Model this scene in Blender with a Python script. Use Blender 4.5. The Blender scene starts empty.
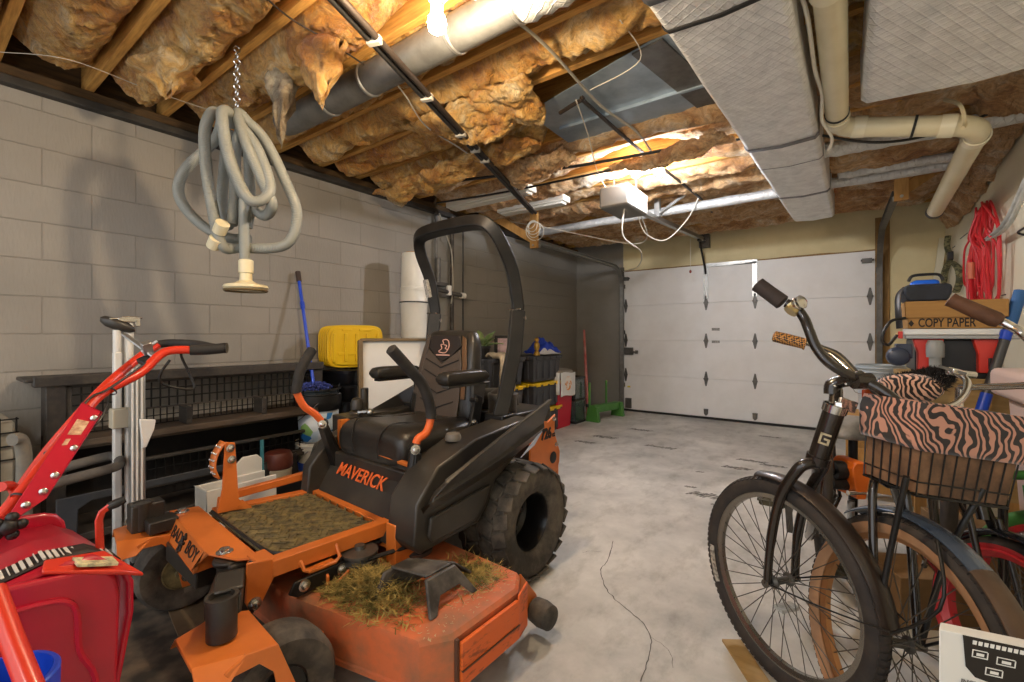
import bpy, bmesh, math, random
from mathutils import Vector, Matrix, Euler, noise
random.seed(7)
WORLD,EXPO,BULB=.75,1.35,(430,350,290)
V = Vector
PI = math.pi
C = bpy.context.scene.collection
# ---------------------------------------------------------------- measuring: a line of sight of the 1024x682 frame met with a real plane
FL, HX, HY, EYE = 450.0, 512.0, 335.0, 1.16
SN, CS = 0.5864, 0.8100
def ray(px):
    r = (px-HX)/FL
    return (-SN+CS*r, CS+SN*r)
def PC(px, py, zc):
    d = ray(px); return V((d[0]*zc, d[1]*zc, EYE+(HY-py)/FL*zc))
def PX(px, py, X): return PC(px, py, X/ray(px)[0])
def PY(px, py, Y): return PC(px, py, Y/ray(px)[1])
def PZ(px, py, Z): return PC(px, py, (Z-EYE)*FL/(HY-py))

# ---------------------------------------------------------------- mesh building
def frame_of(d, up=None):
    d = V(d).normalized()
    u = V(up) if up is not None else (V((0,0,1)) if abs(d.z) < 0.9 else V((1,0,0)))
    x = u.cross(d)
    if x.length < 1e-6: x = V((0,1,0)).cross(d)
    x.normalize(); y = d.cross(x)
    return x, y
def catmull(pts, n=6, closed=False):
    pts = [V(p) for p in pts]; out = []; m = len(pts)
    for i in range(m if closed else m-1):
        if closed: p0,p1,p2,p3 = pts[i-1],pts[i],pts[(i+1)%m],pts[(i+2)%m]
        else: p0,p1,p2,p3 = pts[max(i-1,0)],pts[i],pts[i+1],pts[min(i+2,m-1)]
        for k in range(n):
            t = k/n
            out.append(.5*((2*p1)+(p2-p0)*t+(2*p0-5*p1+4*p2-p3)*t*t+(3*p1-p0-3*p2+p3)*t**3))
    if not closed: out.append(pts[-1])
    return out
def rotm(e): return Euler(e).to_matrix()
class MB:
    def __init__(s): s.v=[]; s.f=[]; s.mi=[]; s.cur=0
    def add(s, vs, fs):
        b=len(s.v); s.v += [V(v) for v in vs]
        for f in fs: s.f.append([b+i for i in f]); s.mi.append(s.cur)
        return s
    def xf(s, M):
        s.v=[M@v for v in s.v]; return s
    def box(s, c, d, rot=None):
        h=[(a*d[0]/2,b*d[1]/2,e*d[2]/2) for e in(-1,1) for b in(-1,1) for a in(-1,1)]
        M = rotm(rot) if isinstance(rot,(tuple,list)) else rot
        vs=[(M@V(p) if M else V(p))+V(c) for p in h]
        return s.add(vs,[(0,2,3,1),(4,5,7,6),(0,1,5,4),(2,6,7,3),(0,4,6,2),(1,3,7,5)])
    def bb(s, lo, hi): return s.box([(a+b)/2 for a,b in zip(lo,hi)],[abs(b-a) for a,b in zip(lo,hi)])
    def beam(s, p0, p1, w, h, up=(0,0,1)):
        p0,p1=V(p0),V(p1); d=p1-p0; x,y=frame_of(d,up)
        vs=[]
        for p in(p0,p1):
            for a,b in((-1,-1),(1,-1),(1,1),(-1,1)): vs.append(p+x*(a*w/2)+y*(b*h/2))
        return s.add(vs,[(3,2,1,0),(4,5,6,7),(0,1,5,4),(1,2,6,5),(2,3,7,6),(3,0,4,7)])
    def tube(s, pts, r, n=8, closed=False, cap=True, flat=1.0, up=None):
        pts=[V(p) for p in pts]; m=len(pts); rs=r if isinstance(r,(list,tuple)) else [r]*m
        vs=[]; x=None
        for i in range(m):
            if closed: d=pts[(i+1)%m]-pts[i-1]
            else: d=pts[min(i+1,m-1)]-pts[max(i-1,0)]
            if d.length<1e-9: d=V((0,0,1))
            d.normalize()
            if x is None: x,y=frame_of(d,up)
            else:
                x=x-d*x.dot(d)
                if x.length<1e-6: x,_=frame_of(d)
                x.normalize(); y=d.cross(x)
            for k in range(n):
                a=2*PI*k/n; vs.append(pts[i]+x*(math.cos(a)*rs[i])+y*(math.sin(a)*rs[i]*flat))
        fs=[]
        for i in range(m if closed else m-1):
            j=(i+1)%m
            for k in range(n): fs.append((i*n+k,i*n+(k+1)%n,j*n+(k+1)%n,j*n+k))
        if cap and not closed: fs += [tuple(range(n-1,-1,-1)), tuple((m-1)*n+k for k in range(n))]
        return s.add(vs,fs)
    def cyl(s, p0, p1, r0, r1=None, n=16): return s.tube([p0,p1],[r0,r0 if r1 is None else r1],n)
    def lathe(s, prof, c=(0,0,0), ax=(0,0,1), n=24, cap=True, sq=(1,1)):
        ax=V(ax).normalized(); x,y=frame_of(ax); c=V(c); vs=[]; fs=[]
        for r,z in prof:
            for k in range(n):
                a=2*PI*k/n; vs.append(c+ax*z+x*(math.cos(a)*r*sq[0])+y*(math.sin(a)*r*sq[1]))
        m=len(prof)
        for i in range(m-1):
            for k in range(n): fs.append((i*n+k,i*n+(k+1)%n,(i+1)*n+(k+1)%n,(i+1)*n+k))
        if cap:
            if prof[0][0]>1e-5: fs.append(tuple(range(n-1,-1,-1)))
            if prof[-1][0]>1e-5: fs.append(tuple((m-1)*n+k for k in range(n)))
        return s.add(vs,fs)
    def ring(s, prof, R, c=(0,0,0), ax=(0,0,1), n=48, a0=0.0, a1=None, x=None):
        """closed profile [(dr, dz)] swept about ax at radius R"""
        ax=V(ax).normalized()
        if x is None: x,y=frame_of(ax)
        else: x=V(x).normalized(); y=ax.cross(x)
        c=V(c); vs=[]; fs=[]; q=len(prof); full=a1 is None
        m=n if full else n+1
        for i in range(m):
            a=a0+(2*PI if full else a1-a0)*i/n
            e=x*math.cos(a)+y*math.sin(a)
            for dr,dz in prof: vs.append(c+e*(R+dr)+ax*dz)
        for i in range(n):
            j=(i+1)%m
            for k in range(q): fs.append((i*q+k,j*q+k,j*q+(k+1)%q,i*q+(k+1)%q))
        if not full: fs += [tuple(range(q)), tuple((m-1)*q+k for k in range(q-1,-1,-1))]
        return s.add(vs,fs)
    def prism(s, poly, t, M=None, holes=None):
        n=len(poly); M=M or Matrix()
        vs=[M@V((p[0],p[1],0)) for p in poly]+[M@V((p[0],p[1],t)) for p in poly]
        return s.add(vs,[tuple(range(n-1,-1,-1)),tuple(range(n,2*n))]+[(i,(i+1)%n,n+(i+1)%n,n+i) for i in range(n)])
    def plate(s, pts, t):
        """planar outline of 3D points, extruded by vector t"""
        n=len(pts); t=V(t); vs=[V(p) for p in pts]+[V(p)+t for p in pts]
        return s.add(vs,[tuple(range(n-1,-1,-1)),tuple(range(n,2*n))]+[(i,(i+1)%n,n+(i+1)%n,n+i) for i in range(n)])
    def loft(s, rings, cap=True, closed=True):
        n=len(rings[0]); vs=[p for r in rings for p in r]; fs=[]
        for i in range(len(rings)-1):
            for k in range(n if closed else n-1): fs.append((i*n+k,i*n+(k+1)%n,(i+1)*n+(k+1)%n,(i+1)*n+k))
        if cap and closed: fs += [tuple(range(n-1,-1,-1)), tuple((len(rings)-1)*n+k for k in range(n))]
        return s.add(vs,fs)
    def ball(s, c, r, n=12, M=None):
        r=r if isinstance(r,(tuple,list)) else (r,r,r); vs=[];m=n//2+1
        for i in range(m+1):
            t=PI*i/m
            for k in range(n):
                a=2*PI*k/n; p=V((math.sin(t)*math.cos(a)*r[0],math.sin(t)*math.sin(a)*r[1],-math.cos(t)*r[2]))
                vs.append(V(c)+(M@p if M else p))
        fs=[(i*n+k,i*n+(k+1)%n,(i+1)*n+(k+1)%n,(i+1)*n+k) for i in range(m) for k in range(n)]
        return s.add(vs,fs)
    def grid(s, fn, nu, nv):
        vs=[fn(i/nu,j/nv) for i in range(nu+1) for j in range(nv+1)]; w=nv+1
        return s.add(vs,[(i*w+j,(i+1)*w+j,(i+1)*w+j+1,i*w+j+1) for i in range(nu) for j in range(nv)])
    def build(s, name, m, parent=None, bevel=0, smooth=True, ang=38, solid=0, sub=0, world=False, seg=2, weld=True, loc=None):
        me=bpy.data.meshes.new(name); vs=s.v
        off=V((0,0,0))
        if parent is not None and world:
            o=parent; M=Matrix()
            while o: M=Matrix.Translation(o.location)@o.rotation_euler.to_matrix().to_4x4()@M; o=o.parent
            Mi=M.inverted(); vs=[Mi@v for v in vs]
        elif parent is None:
            if loc is not None: off=V(loc)
            else:
                xs=[v.x for v in vs]; ys=[v.y for v in vs]; zs=[v.z for v in vs]
                off=V(((min(xs)+max(xs))/2,(min(ys)+max(ys))/2,min(zs)))
            vs=[v-off for v in vs]
        me.from_pydata([tuple(v) for v in vs],[],s.f)
        ms=m if isinstance(m,(list,tuple)) else [m]
        for q in ms: me.materials.append(q)
        if len(ms)>1: me.polygons.foreach_set('material_index',s.mi)
        b=bmesh.new(); b.from_mesh(me)
        if weld: bmesh.ops.remove_doubles(b,verts=b.verts,dist=1e-6)
        bmesh.ops.recalc_face_normals(b,faces=b.faces); b.to_mesh(me); b.free()
        if smooth:
            me.polygons.foreach_set('use_smooth',[True]*len(me.polygons))
            me.set_sharp_from_angle(angle=math.radians(ang))
        me.update()
        o=bpy.data.objects.new(name,me); C.objects.link(o); o.location=off
        if parent is not None: o.parent=parent
        if solid: q=o.modifiers.new('Solid','SOLIDIFY'); q.thickness=solid; q.offset=0
        if bevel: q=o.modifiers.new('Bevel','BEVEL'); q.width=bevel; q.segments=seg; q.limit_method='ANGLE'; q.angle_limit=math.radians(40)
        if sub: q=o.modifiers.new('Sub','SUBSURF'); q.levels=sub; q.render_levels=sub
        return o
def tag(o, label, cat, group=None):
    o['label']=label; o['category']=cat
    if group: o['group']=group
    return o
def thing(name, label, cat, loc=(0,0,0), rz=0.0, group=None):
    o=bpy.data.objects.new(name,None); C.objects.link(o); o.location=loc; o.rotation_euler=(0,0,rz); o.empty_display_size=.1
    return tag(o,label,cat,group)
def struct(o): o['kind']='structure'; return o
def stuff(o): o['kind']='stuff'; return o
def wrap(root): # world matrix of a root
    return Matrix.Translation(root.location)@root.rotation_euler.to_matrix().to_4x4()
def copy_tree(o, parent=None):
    c=o.copy(); C.objects.link(c)
    if parent: c.parent=parent
    for ch in [q for q in bpy.data.objects if q.parent==o]: copy_tree(ch,c)
    return c
def text(body, name, m, size, M, parent=None, depth=.001, width=1.0, align='CENTER', world=False, bold=0.0):
    cu=bpy.data.curves.new(name,'FONT'); cu.body=body; cu.size=size; cu.align_x=align; cu.align_y='CENTER'; cu.extrude=depth; cu.offset=bold
    t=bpy.data.objects.new(name+'_c',cu); C.objects.link(t)
    dg=bpy.context.evaluated_depsgraph_get(); dg.update()
    me=bpy.data.meshes.new_from_object(t.evaluated_get(dg)); bpy.data.objects.remove(t); me.name=name
    M=M@Matrix.Diagonal((width,1,1,1))
    if world and parent: M=wrap(parent).inverted()@M
    me.transform(M); me.materials.clear(); me.materials.append(m)
    o=bpy.data.objects.new(name,me); C.objects.link(o)
    if parent: o.parent=parent
    return o
def basis(x,y,o):
    x=V(x).normalized(); y=V(y); y=(y-x*y.dot(x)).normalized(); z=x.cross(y)
    return Matrix(((x.x,y.x,z.x,o[0]),(x.y,y.y,z.y,o[1]),(x.z,y.z,z.z,o[2]),(0,0,0,1)))

# ---------------------------------------------------------------- materials
MATS={}
def lin(c):
    return tuple(((v/12.92) if v<=.04045 else ((v+.055)/1.055)**2.4) for v in c)
def hexc(h): return lin(tuple(int(h[i:i+2],16)/255 for i in(0,2,4)))
def nodes(name):
    m=bpy.data.materials.new(name); m.use_nodes=True; nt=m.node_tree; return m,nt,nt.nodes['Principled BSDF']
def N(nt,t,**kw):
    n=nt.nodes.new(t)
    for k,v in kw.items():
        if k in n.inputs: n.inputs[k].default_value=v
        else: setattr(n,k,v)
    return n
def mat(name, col, rough=.5, metal=0, col2=None, scale=8, mix=.5, bump=0, bscale=60, detail=5, spec=.5, trans=0, coat=0, emit=None, es=0, alpha=1, stretch=None, lo=.4, hi=.65, sheen=0):
    """plain surface with a second colour of dirt or grain and a fine bump"""
    if name in MATS: return MATS[name]
    m,nt,b=nodes(name); L=nt.links.new
    c=hexc(col); b.inputs['Base Color'].default_value=(*c,1); b.inputs['Roughness'].default_value=rough; b.inputs['Metallic'].default_value=metal
    b.inputs['Specular IOR Level'].default_value=spec
    if trans: b.inputs['Transmission Weight'].default_value=trans
    if coat: b.inputs['Coat Weight'].default_value=coat; b.inputs['Coat Roughness'].default_value=.1
    if alpha<1: b.inputs['Alpha'].default_value=alpha
    if sheen: b.inputs['Sheen Weight'].default_value=sheen
    if emit: b.inputs['Emission Color'].default_value=(*hexc(emit),1); b.inputs['Emission Strength'].default_value=es
    if col2 or bump:
        tc=N(nt,'ShaderNodeTexCoord'); src=tc.outputs['Object']
        if stretch:
            mp=N(nt,'ShaderNodeMapping'); mp.inputs['Scale'].default_value=stretch; L(src,mp.inputs['Vector']); src=mp.outputs['Vector']
    if col2:
        nz=N(nt,'ShaderNodeTexNoise',Scale=scale,Detail=detail,Roughness=.62); L(src,nz.inputs['Vector'])
        mr=N(nt,'ShaderNodeMapRange'); mr.inputs[1].default_value=lo; mr.inputs[2].default_value=hi; L(nz.outputs['Fac'],mr.inputs[0])
        mu=N(nt,'ShaderNodeMath',operation='MULTIPLY'); mu.inputs[1].default_value=mix; L(mr.outputs[0],mu.inputs[0])
        mx=N(nt,'ShaderNodeMix',data_type='RGBA'); mx.inputs[6].default_value=(*c,1); mx.inputs[7].default_value=(*hexc(col2),1)
        L(mu.outputs[0],mx.inputs[0]); L(mx.outputs[2],b.inputs['Base Color'])
    if bump:
        nb=N(nt,'ShaderNodeTexNoise',Scale=bscale,Detail=4); L(src,nb.inputs['Vector'])
        bp=N(nt,'ShaderNodeBump',Strength=bump,Distance=.01); L(nb.outputs['Fac'],bp.inputs['Height']); L(bp.outputs[0],b.inputs['Normal'])
    MATS[name]=m; return m
# ---------------------------------------------------------------- shared materials
def block_mat():
    m,nt,b=nodes('painted_block'); L=nt.links.new
    g=N(nt,'ShaderNodeNewGeometry'); sp=N(nt,'ShaderNodeSeparateXYZ'); L(g.outputs['Position'],sp.inputs[0])
    ay=N(nt,'ShaderNodeMath',operation='ADD'); ay.inputs[1].default_value=20-.484; L(sp.outputs['Y'],ay.inputs[0])
    az=N(nt,'ShaderNodeMath',operation='ADD'); az.inputs[1].default_value=-.17+4; L(sp.outputs['Z'],az.inputs[0])
    cb=N(nt,'ShaderNodeCombineXYZ'); L(ay.outputs[0],cb.inputs[0]); L(az.outputs[0],cb.inputs[1])
    wn=N(nt,'ShaderNodeTexNoise',Scale=14,Detail=3); L(g.outputs['Position'],wn.inputs['Vector'])
    wm=N(nt,'ShaderNodeVectorMath',operation='MULTIPLY_ADD'); wm.inputs[1].default_value=(.006,.006,0); L(wn.outputs['Color'],wm.inputs[0]); L(cb.outputs[0],wm.inputs[2])
    br=N(nt,'ShaderNodeTexBrick',Scale=1.0); br.offset=.5; br.offset_frequency=2
    br.inputs['Mortar Size'].default_value=.0035; br.inputs['Mortar Smooth'].default_value=.35; br.inputs['Brick Width'].default_value=.4; br.inputs['Row Height'].default_value=.2
    br.inputs['Color1'].default_value=(1,1,1,1); br.inputs['Color2'].default_value=(.93,.93,.93,1); br.inputs['Mortar'].default_value=(.84,.83,.82,1)
    L(wm.outputs[0],br.inputs['Vector'])
    n1=N(nt,'ShaderNodeTexNoise',Scale=2.2,Detail=6); L(g.outputs['Position'],n1.inputs['Vector'])
    rp=N(nt,'ShaderNodeValToRGB'); L(n1.outputs['Fac'],rp.inputs[0])
    rp.color_ramp.elements[0].position=.3; rp.color_ramp.elements[0].color=(*hexc('8f897f'),1)
    rp.color_ramp.elements[1].position=.7; rp.color_ramp.elements[1].color=(*hexc('9c958a'),1)
    mx=N(nt,'ShaderNodeMix',data_type='RGBA',blend_type='MULTIPLY'); mx.inputs[0].default_value=1
    L(rp.outputs[0],mx.inputs[6]); L(br.outputs['Color'],mx.inputs[7])
    # the far stretch of the wall was parged and painted darker
    f=N(nt,'ShaderNodeMapRange'); f.inputs[1].default_value=3.15; f.inputs[2].default_value=3.3; L(sp.outputs['Y'],f.inputs[0])
    mx2=N(nt,'ShaderNodeMix',data_type='RGBA'); mx2.inputs[7].default_value=(*hexc('8a867d'),1); L(f.outputs[0],mx2.inputs[0]); L(mx.outputs[2],mx2.inputs[6])
    L(mx2.outputs[2],b.inputs['Base Color']); b.inputs['Roughness'].default_value=.62; b.inputs['Specular IOR Level'].default_value=.35
    n2=N(nt,'ShaderNodeTexNoise',Scale=40,Detail=6); mp=N(nt,'ShaderNodeMapping'); mp.inputs['Scale'].default_value=(1,2.2,.5); L(g.outputs['Position'],mp.inputs['Vector']); L(mp.outputs[0],n2.inputs['Vector'])
    b1=N(nt,'ShaderNodeBump',Strength=.35,Distance=.006); L(n2.outputs['Fac'],b1.inputs['Height'])
    b2=N(nt,'ShaderNodeBump',Strength=.9,Distance=.006); b2.invert=True; L(br.outputs['Fac'],b2.inputs['Height']); L(b1.outputs[0],b2.inputs['Normal']); L(b2.outputs[0],b.inputs['Normal'])
    return m
def floor_mat():
    m,nt,b=nodes('concrete_floor'); L=nt.links.new
    g=N(nt,'ShaderNodeNewGeometry'); P=g.outputs['Position']
    n1=N(nt,'ShaderNodeTexNoise',Scale=1.1,Detail=8,Roughness=.65); L(P,n1.inputs['Vector'])
    r1=N(nt,'ShaderNodeValToRGB'); L(n1.outputs['Fac'],r1.inputs[0]); e=r1.color_ramp.elements
    e[0].position=.34; e[0].color=(*hexc('9d9b95'),1); e[1].position=.64; e[1].color=(*hexc('d6d3cb'),1)
    n2=N(nt,'ShaderNodeTexNoise',Scale=7,Detail=8,Roughness=.7); mp=N(nt,'ShaderNodeMapping'); mp.inputs['Rotation'].default_value=(0,0,.5); mp.inputs['Scale'].default_value=(1,.45,1); L(P,mp.inputs['Vector']); L(mp.outputs[0],n2.inputs['Vector'])
    r2=N(nt,'ShaderNodeValToRGB'); L(n2.outputs['Fac'],r2.inputs[0]); e=r2.color_ramp.elements
    e[0].position=.33; e[0].color=(.72,.71,.68,1); e[1].position=.5; e[1].color=(1,1,1,1)
    mx=N(nt,'ShaderNodeMix',data_type='RGBA',blend_type='MULTIPLY'); mx.inputs[0].default_value=.85; L(r1.outputs[0],mx.inputs[6]); L(r2.outputs[0],mx.inputs[7])
    # oil and clippings soaked into the slab where the machines stand
    ds=N(nt,'ShaderNodeVectorMath',operation='DISTANCE'); sc=N(nt,'ShaderNodeVectorMath',operation='MULTIPLY'); sc.inputs[1].default_value=(1,.75,0); L(P,sc.inputs[0]); L(sc.outputs[0],ds.inputs[0]); ds.inputs[1].default_value=(-2.25,.55,0)
    n3=N(nt,'ShaderNodeTexNoise',Scale=9,Detail=7); L(P,n3.inputs['Vector'])
    ad=N(nt,'ShaderNodeMath',operation='MULTIPLY_ADD'); ad.inputs[1].default_value=.7; L(n3.outputs['Fac'],ad.inputs[0]); L(ds.outputs['Value'],ad.inputs[2])
    mr=N(nt,'ShaderNodeMapRange'); mr.inputs[1].default_value=1.05; mr.inputs[2].default_value=1.32; mr.inputs[3].default_value=.93; mr.inputs[4].default_value=0; L(ad.outputs[0],mr.inputs[0])
    r3=N(nt,'ShaderNodeValToRGB'); L(n3.outputs['Fac'],r3.inputs[0]); e=r3.color_ramp.elements
    e[0].position=.42; e[0].color=(*hexc('15110e'),1); e[1].position=.66; e[1].color=(*hexc('6a5c4c'),1)
    m2=N(nt,'ShaderNodeMix',data_type='RGBA'); L(mr.outputs[0],m2.inputs[0]); L(mx.outputs[2],m2.inputs[6]); L(r3.outputs[0],m2.inputs[7])
    L(m2.outputs[2],b.inputs['Base Color']); b.inputs['Roughness'].default_value=.6; b.inputs['Specular IOR Level'].default_value=.4
    bp=N(nt,'ShaderNodeBump',Strength=.25,Distance=.006); L(n2.outputs['Fac'],bp.inputs['Height']); L(bp.outputs[0],b.inputs['Normal'])
    return m
def insul_mat(name,cols,scale=3.0):
    m,nt,b=nodes(name); L=nt.links.new
    g=N(nt,'ShaderNodeNewGeometry'); P=g.outputs['Position']
    wp=N(nt,'ShaderNodeTexNoise',Scale=3.5,Detail=3); L(P,wp.inputs['Vector'])
    ma=N(nt,'ShaderNodeVectorMath',operation='MULTIPLY_ADD'); ma.inputs[1].default_value=(.55,.55,.55); L(wp.outputs['Color'],ma.inputs[0]); L(P,ma.inputs[2])
    n1=N(nt,'ShaderNodeTexNoise',Scale=scale,Detail=9,Roughness=.66); mp=N(nt,'ShaderNodeMapping'); mp.inputs['Scale'].default_value=(1,1.8,1.4); L(ma.outputs[0],mp.inputs['Vector']); L(mp.outputs[0],n1.inputs['Vector'])
    r=N(nt,'ShaderNodeValToRGB'); L(n1.outputs['Fac'],r.inputs[0]); e=r.color_ramp.elements
    pos=[.3,.44,.55,.7]
    e[0].position=pos[0]; e[0].color=(*hexc(cols[0]),1); e[1].position=pos[3]; e[1].color=(*hexc(cols[3]),1)
    for i in(1,2): q=e.new(pos[i]); q.color=(*hexc(cols[i]),1)
    L(r.outputs[0],b.inputs['Base Color']); b.inputs['Roughness'].default_value=.95; b.inputs['Specular IOR Level'].default_value=.1
    b.inputs['Sheen Weight'].default_value=.25
    n3=N(nt,'ShaderNodeTexNoise',Scale=28,Detail=8,Roughness=.72); m3=N(nt,'ShaderNodeMapping'); m3.inputs['Scale'].default_value=(.5,1.4,1); m3.inputs['Rotation'].default_value=(0,0,.5); L(ma.outputs[0],m3.inputs['Vector']); L(m3.outputs[0],n3.inputs['Vector'])
    r3=N(nt,'ShaderNodeValToRGB'); L(n3.outputs['Fac'],r3.inputs[0]); e3=r3.color_ramp.elements; e3[0].position=.34; e3[0].color=(.40,.27,.17,1); e3[1].position=.58; e3[1].color=(1,1,1,1)
    mm=N(nt,'ShaderNodeMix',data_type='RGBA',blend_type='MULTIPLY'); mm.inputs[0].default_value=.7; L(r.outputs[0],mm.inputs[6]); L(r3.outputs[0],mm.inputs[7]); L(mm.outputs[2],b.inputs['Base Color'])
    n2=N(nt,'ShaderNodeTexNoise',Scale=22,Detail=10,Roughness=.75); L(ma.outputs[0],n2.inputs['Vector'])
    bp=N(nt,'ShaderNodeBump',Strength=1,Distance=.05); L(n2.outputs['Fac'],bp.inputs['Height']); L(bp.outputs[0],b.inputs['Normal'])
    return m
def foil_mat(name,base='f0f0ee',scrim=True):
    m,nt,b=nodes(name); L=nt.links.new
    g=N(nt,'ShaderNodeNewGeometry'); P=g.outputs['Position']
    b.inputs['Metallic'].default_value=.3
    n1=N(nt,'ShaderNodeTexNoise',Scale=11,Detail=8,Roughness=.68,Distortion=.6); L(P,n1.inputs['Vector'])
    n0=N(nt,'ShaderNodeTexNoise',Scale=5,Detail=4); L(P,n0.inputs['Vector'])
    r=N(nt,'ShaderNodeValToRGB'); L(n1.outputs['Fac'],r.inputs[0]); e=r.color_ramp.elements
    c=hexc(base); e[0].position=.3; e[0].color=(*[v*.75 for v in c],1); e[1].position=.6; e[1].color=(*c,1)
    L(r.outputs[0],b.inputs['Base Color'])
    mr=N(nt,'ShaderNodeMapRange'); mr.inputs[3].default_value=.26; mr.inputs[4].default_value=.5; L(n0.outputs['Fac'],mr.inputs[0]); L(mr.outputs[0],b.inputs['Roughness'])
    b1=N(nt,'ShaderNodeBump',Strength=.9,Distance=.016); L(n1.outputs['Fac'],b1.inputs['Height']); last=b1
    if scrim:
        for ang in(.5,-1.0):
            w=N(nt,'ShaderNodeTexWave',Scale=9.0); w.bands_direction='X'
            mp=N(nt,'ShaderNodeMapping'); mp.inputs['Rotation'].default_value=(0,0,ang); L(P,mp.inputs['Vector']); L(mp.outputs[0],w.inputs['Vector'])
            pw=N(nt,'ShaderNodeMath',operation='POWER'); pw.inputs[1].default_value=14; L(w.outputs['Fac'],pw.inputs[0])
            bb=N(nt,'ShaderNodeBump',Strength=.6,Distance=.004); L(pw.outputs[0],bb.inputs['Height']); L(last.outputs[0],bb.inputs['Normal']); last=bb
    L(last.outputs[0],b.inputs['Normal']); return m
M_block=block_mat(); M_floor=floor_mat()
M_ins=insul_mat('fiberglass',['a85f20','dc9838','f0bf68','fbe9be'])
M_ins2=insul_mat('fiberglass_far',['9a6434','d39d60','ebc48e','faeed6'])
M_foil=foil_mat('foil_wrap'); M_foil2=foil_mat('foil_wrap_bright','d8d8d4')
M_dry=mat('tan_drywall','dccda0',.8,col2='c9ba8c',scale=3,mix=.5,bump=.08,bscale=40)
M_jamb=mat('raw_jamb_wood','94713c',.7,col2='6d4f25',scale=6,mix=.7,stretch=(14,14,1))
M_joist=mat('joist_wood','cf9a4c',.75,col2='99682c',scale=5,mix=.7,stretch=(1.2,16,16),bump=.2,bscale=20)
M_lumber=mat('pale_lumber','b98a4a',.7,col2='8d632c',scale=5,mix=.6,stretch=(6,6,1.2))
M_sub=mat('subfloor_board','6b4a2c',.85,col2='3d2816',scale=3,mix=.8)
M_sill=mat('sill_timber','5b4426',.8,col2='2c2014',scale=6,mix=.8,stretch=(8,1,8))
M_flash=mat('dark_sill_strip','34302b',.6,col2='16130f',scale=8,mix=.6)
M_darkwall=mat('dark_painted_wall','8a867d',.7,col2='7b776e',scale=2.5,mix=.5,bump=.1,bscale=30)
M_door=mat('white_door_steel','e9e7e3',.45,col2='dbd8d2',scale=3,mix=.5,bump=.06,bscale=160)
M_galv=mat('galvanized','b4b4b0',.38,.85,col2='8d8d8a',scale=18,mix=.5)
M_dgalv=mat('dull_steel','6d6a65',.5,.75,col2='4b4843',scale=14,mix=.5)
M_blackm=mat('black_metal','1b1a19',.4,.3,col2='2b2826',scale=12,mix=.5)
M_blackp=mat('black_plastic','1c1b1a',.45,col2='2a2826',scale=10,mix=.5)
M_rubber=mat('black_rubber','1d1b19',.75,col2='3a352f',scale=9,mix=.6)
M_white=mat('white_plastic','e4e0d6',.45)
M_cream=mat('cream_pipe','d9cfae',.35,col2='c4b68e',scale=5,mix=.4)
M_wire=mat('white_cable','d8d2c2',.6)
M_copper=mat('black_iron_pipe','3d342e',.5,.5)
M_sheet=mat('sheet_metal','a3b1bc',.36,.55,col2='7f8c96',scale=7,mix=.6)

# ---------------------------------------------------------------- the room
LX,RX,BY,FY=-3.48,.93,6.63,-1.8
CZ=2.55
b=MB(); b.bb((LX-.2,FY,-.12),(RX+.2,BY+.3,0)); FLOOR=struct(b.build('floor',M_floor,smooth=False))
b=MB(); b.bb((LX-.2,FY,-.0),(LX,BY+.15,2.46)); struct(b.build('wall_left',M_block,smooth=False))
b=MB(); b.bb((RX,FY,0),(RX+.15,BY+.15,2.79)); M_rw=mat('cream_wall_paint','e4dcc2',.75,col2='d8ceb0',scale=3,mix=.5,bump=.06,bscale=50); struct(b.build('wall_right',M_rw,smooth=False))
DL,DR,DH=-2.66,.346,2.13
b=MB(); b.bb((DL-.02,BY,DH-.02),(RX,BY+.15,2.79)); b.bb((DR+.1,BY,0),(RX,BY+.15,DH-.02)); WB=struct(b.build('wall_back',M_dry,smooth=False))
b=MB(); b.bb((LX-.1,BY-.01,0),(DL-.02,BY+.15,2.79)); struct(b.build('wall_back_stub',M_darkwall,smooth=False))
b=MB(); b.bb((LX-.2,FY,2.79),(RX+.2,BY+.3,2.83)); struct(b.build('ceiling',M_sub,smooth=False))
# timber on top of the block wall
b=MB(); b.bb((LX-.19,FY,2.49),(LX+.03,BY+.15,2.55)); struct(b.build('trim_1',M_sill,bevel=.004))
b=MB(); b.bb((LX-.19,FY,2.445),(LX+.055,BY-.012,2.49)); struct(b.build('trim_2',M_flash,bevel=.004))
b=MB(); b.bb((LX-.18,FY,2.55),(LX-.06,BY+.28,2.79)); struct(b.build('trim_3',M_sill))
# jambs and head trim of the door
b=MB(); b.bb((DR+.0,BY-.02,0),(DR+.13,BY+.12,2.5)); struct(b.build('trim_4',M_jamb,bevel=.003))
b=MB(); b.bb((DL-.07,BY-.03,0),(DL-.005,BY+.12,2.2)); struct(b.build('trim_5',mat('dark_jamb','5a564c',.6,col2='35322c',scale=6,mix=.5),bevel=.003))
b=MB()
pts=[]
for i in range(40):
    x=DL+.02+(DR-DL)*i/39; pts.append((x,BY-.012,DH+.012+.012*noise.noise((x*3,0,1))+(.03*max(0,noise.noise((x*1.3,4,0))))))
b.plate([(DL+.02,BY-.012,DH-.05)]+[(p[0],p[1],p[2]) for p in pts]+[(DR,BY-.012,DH-.05)],(0,.01,0)); struct(b.build('trim_6',M_jamb))
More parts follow.
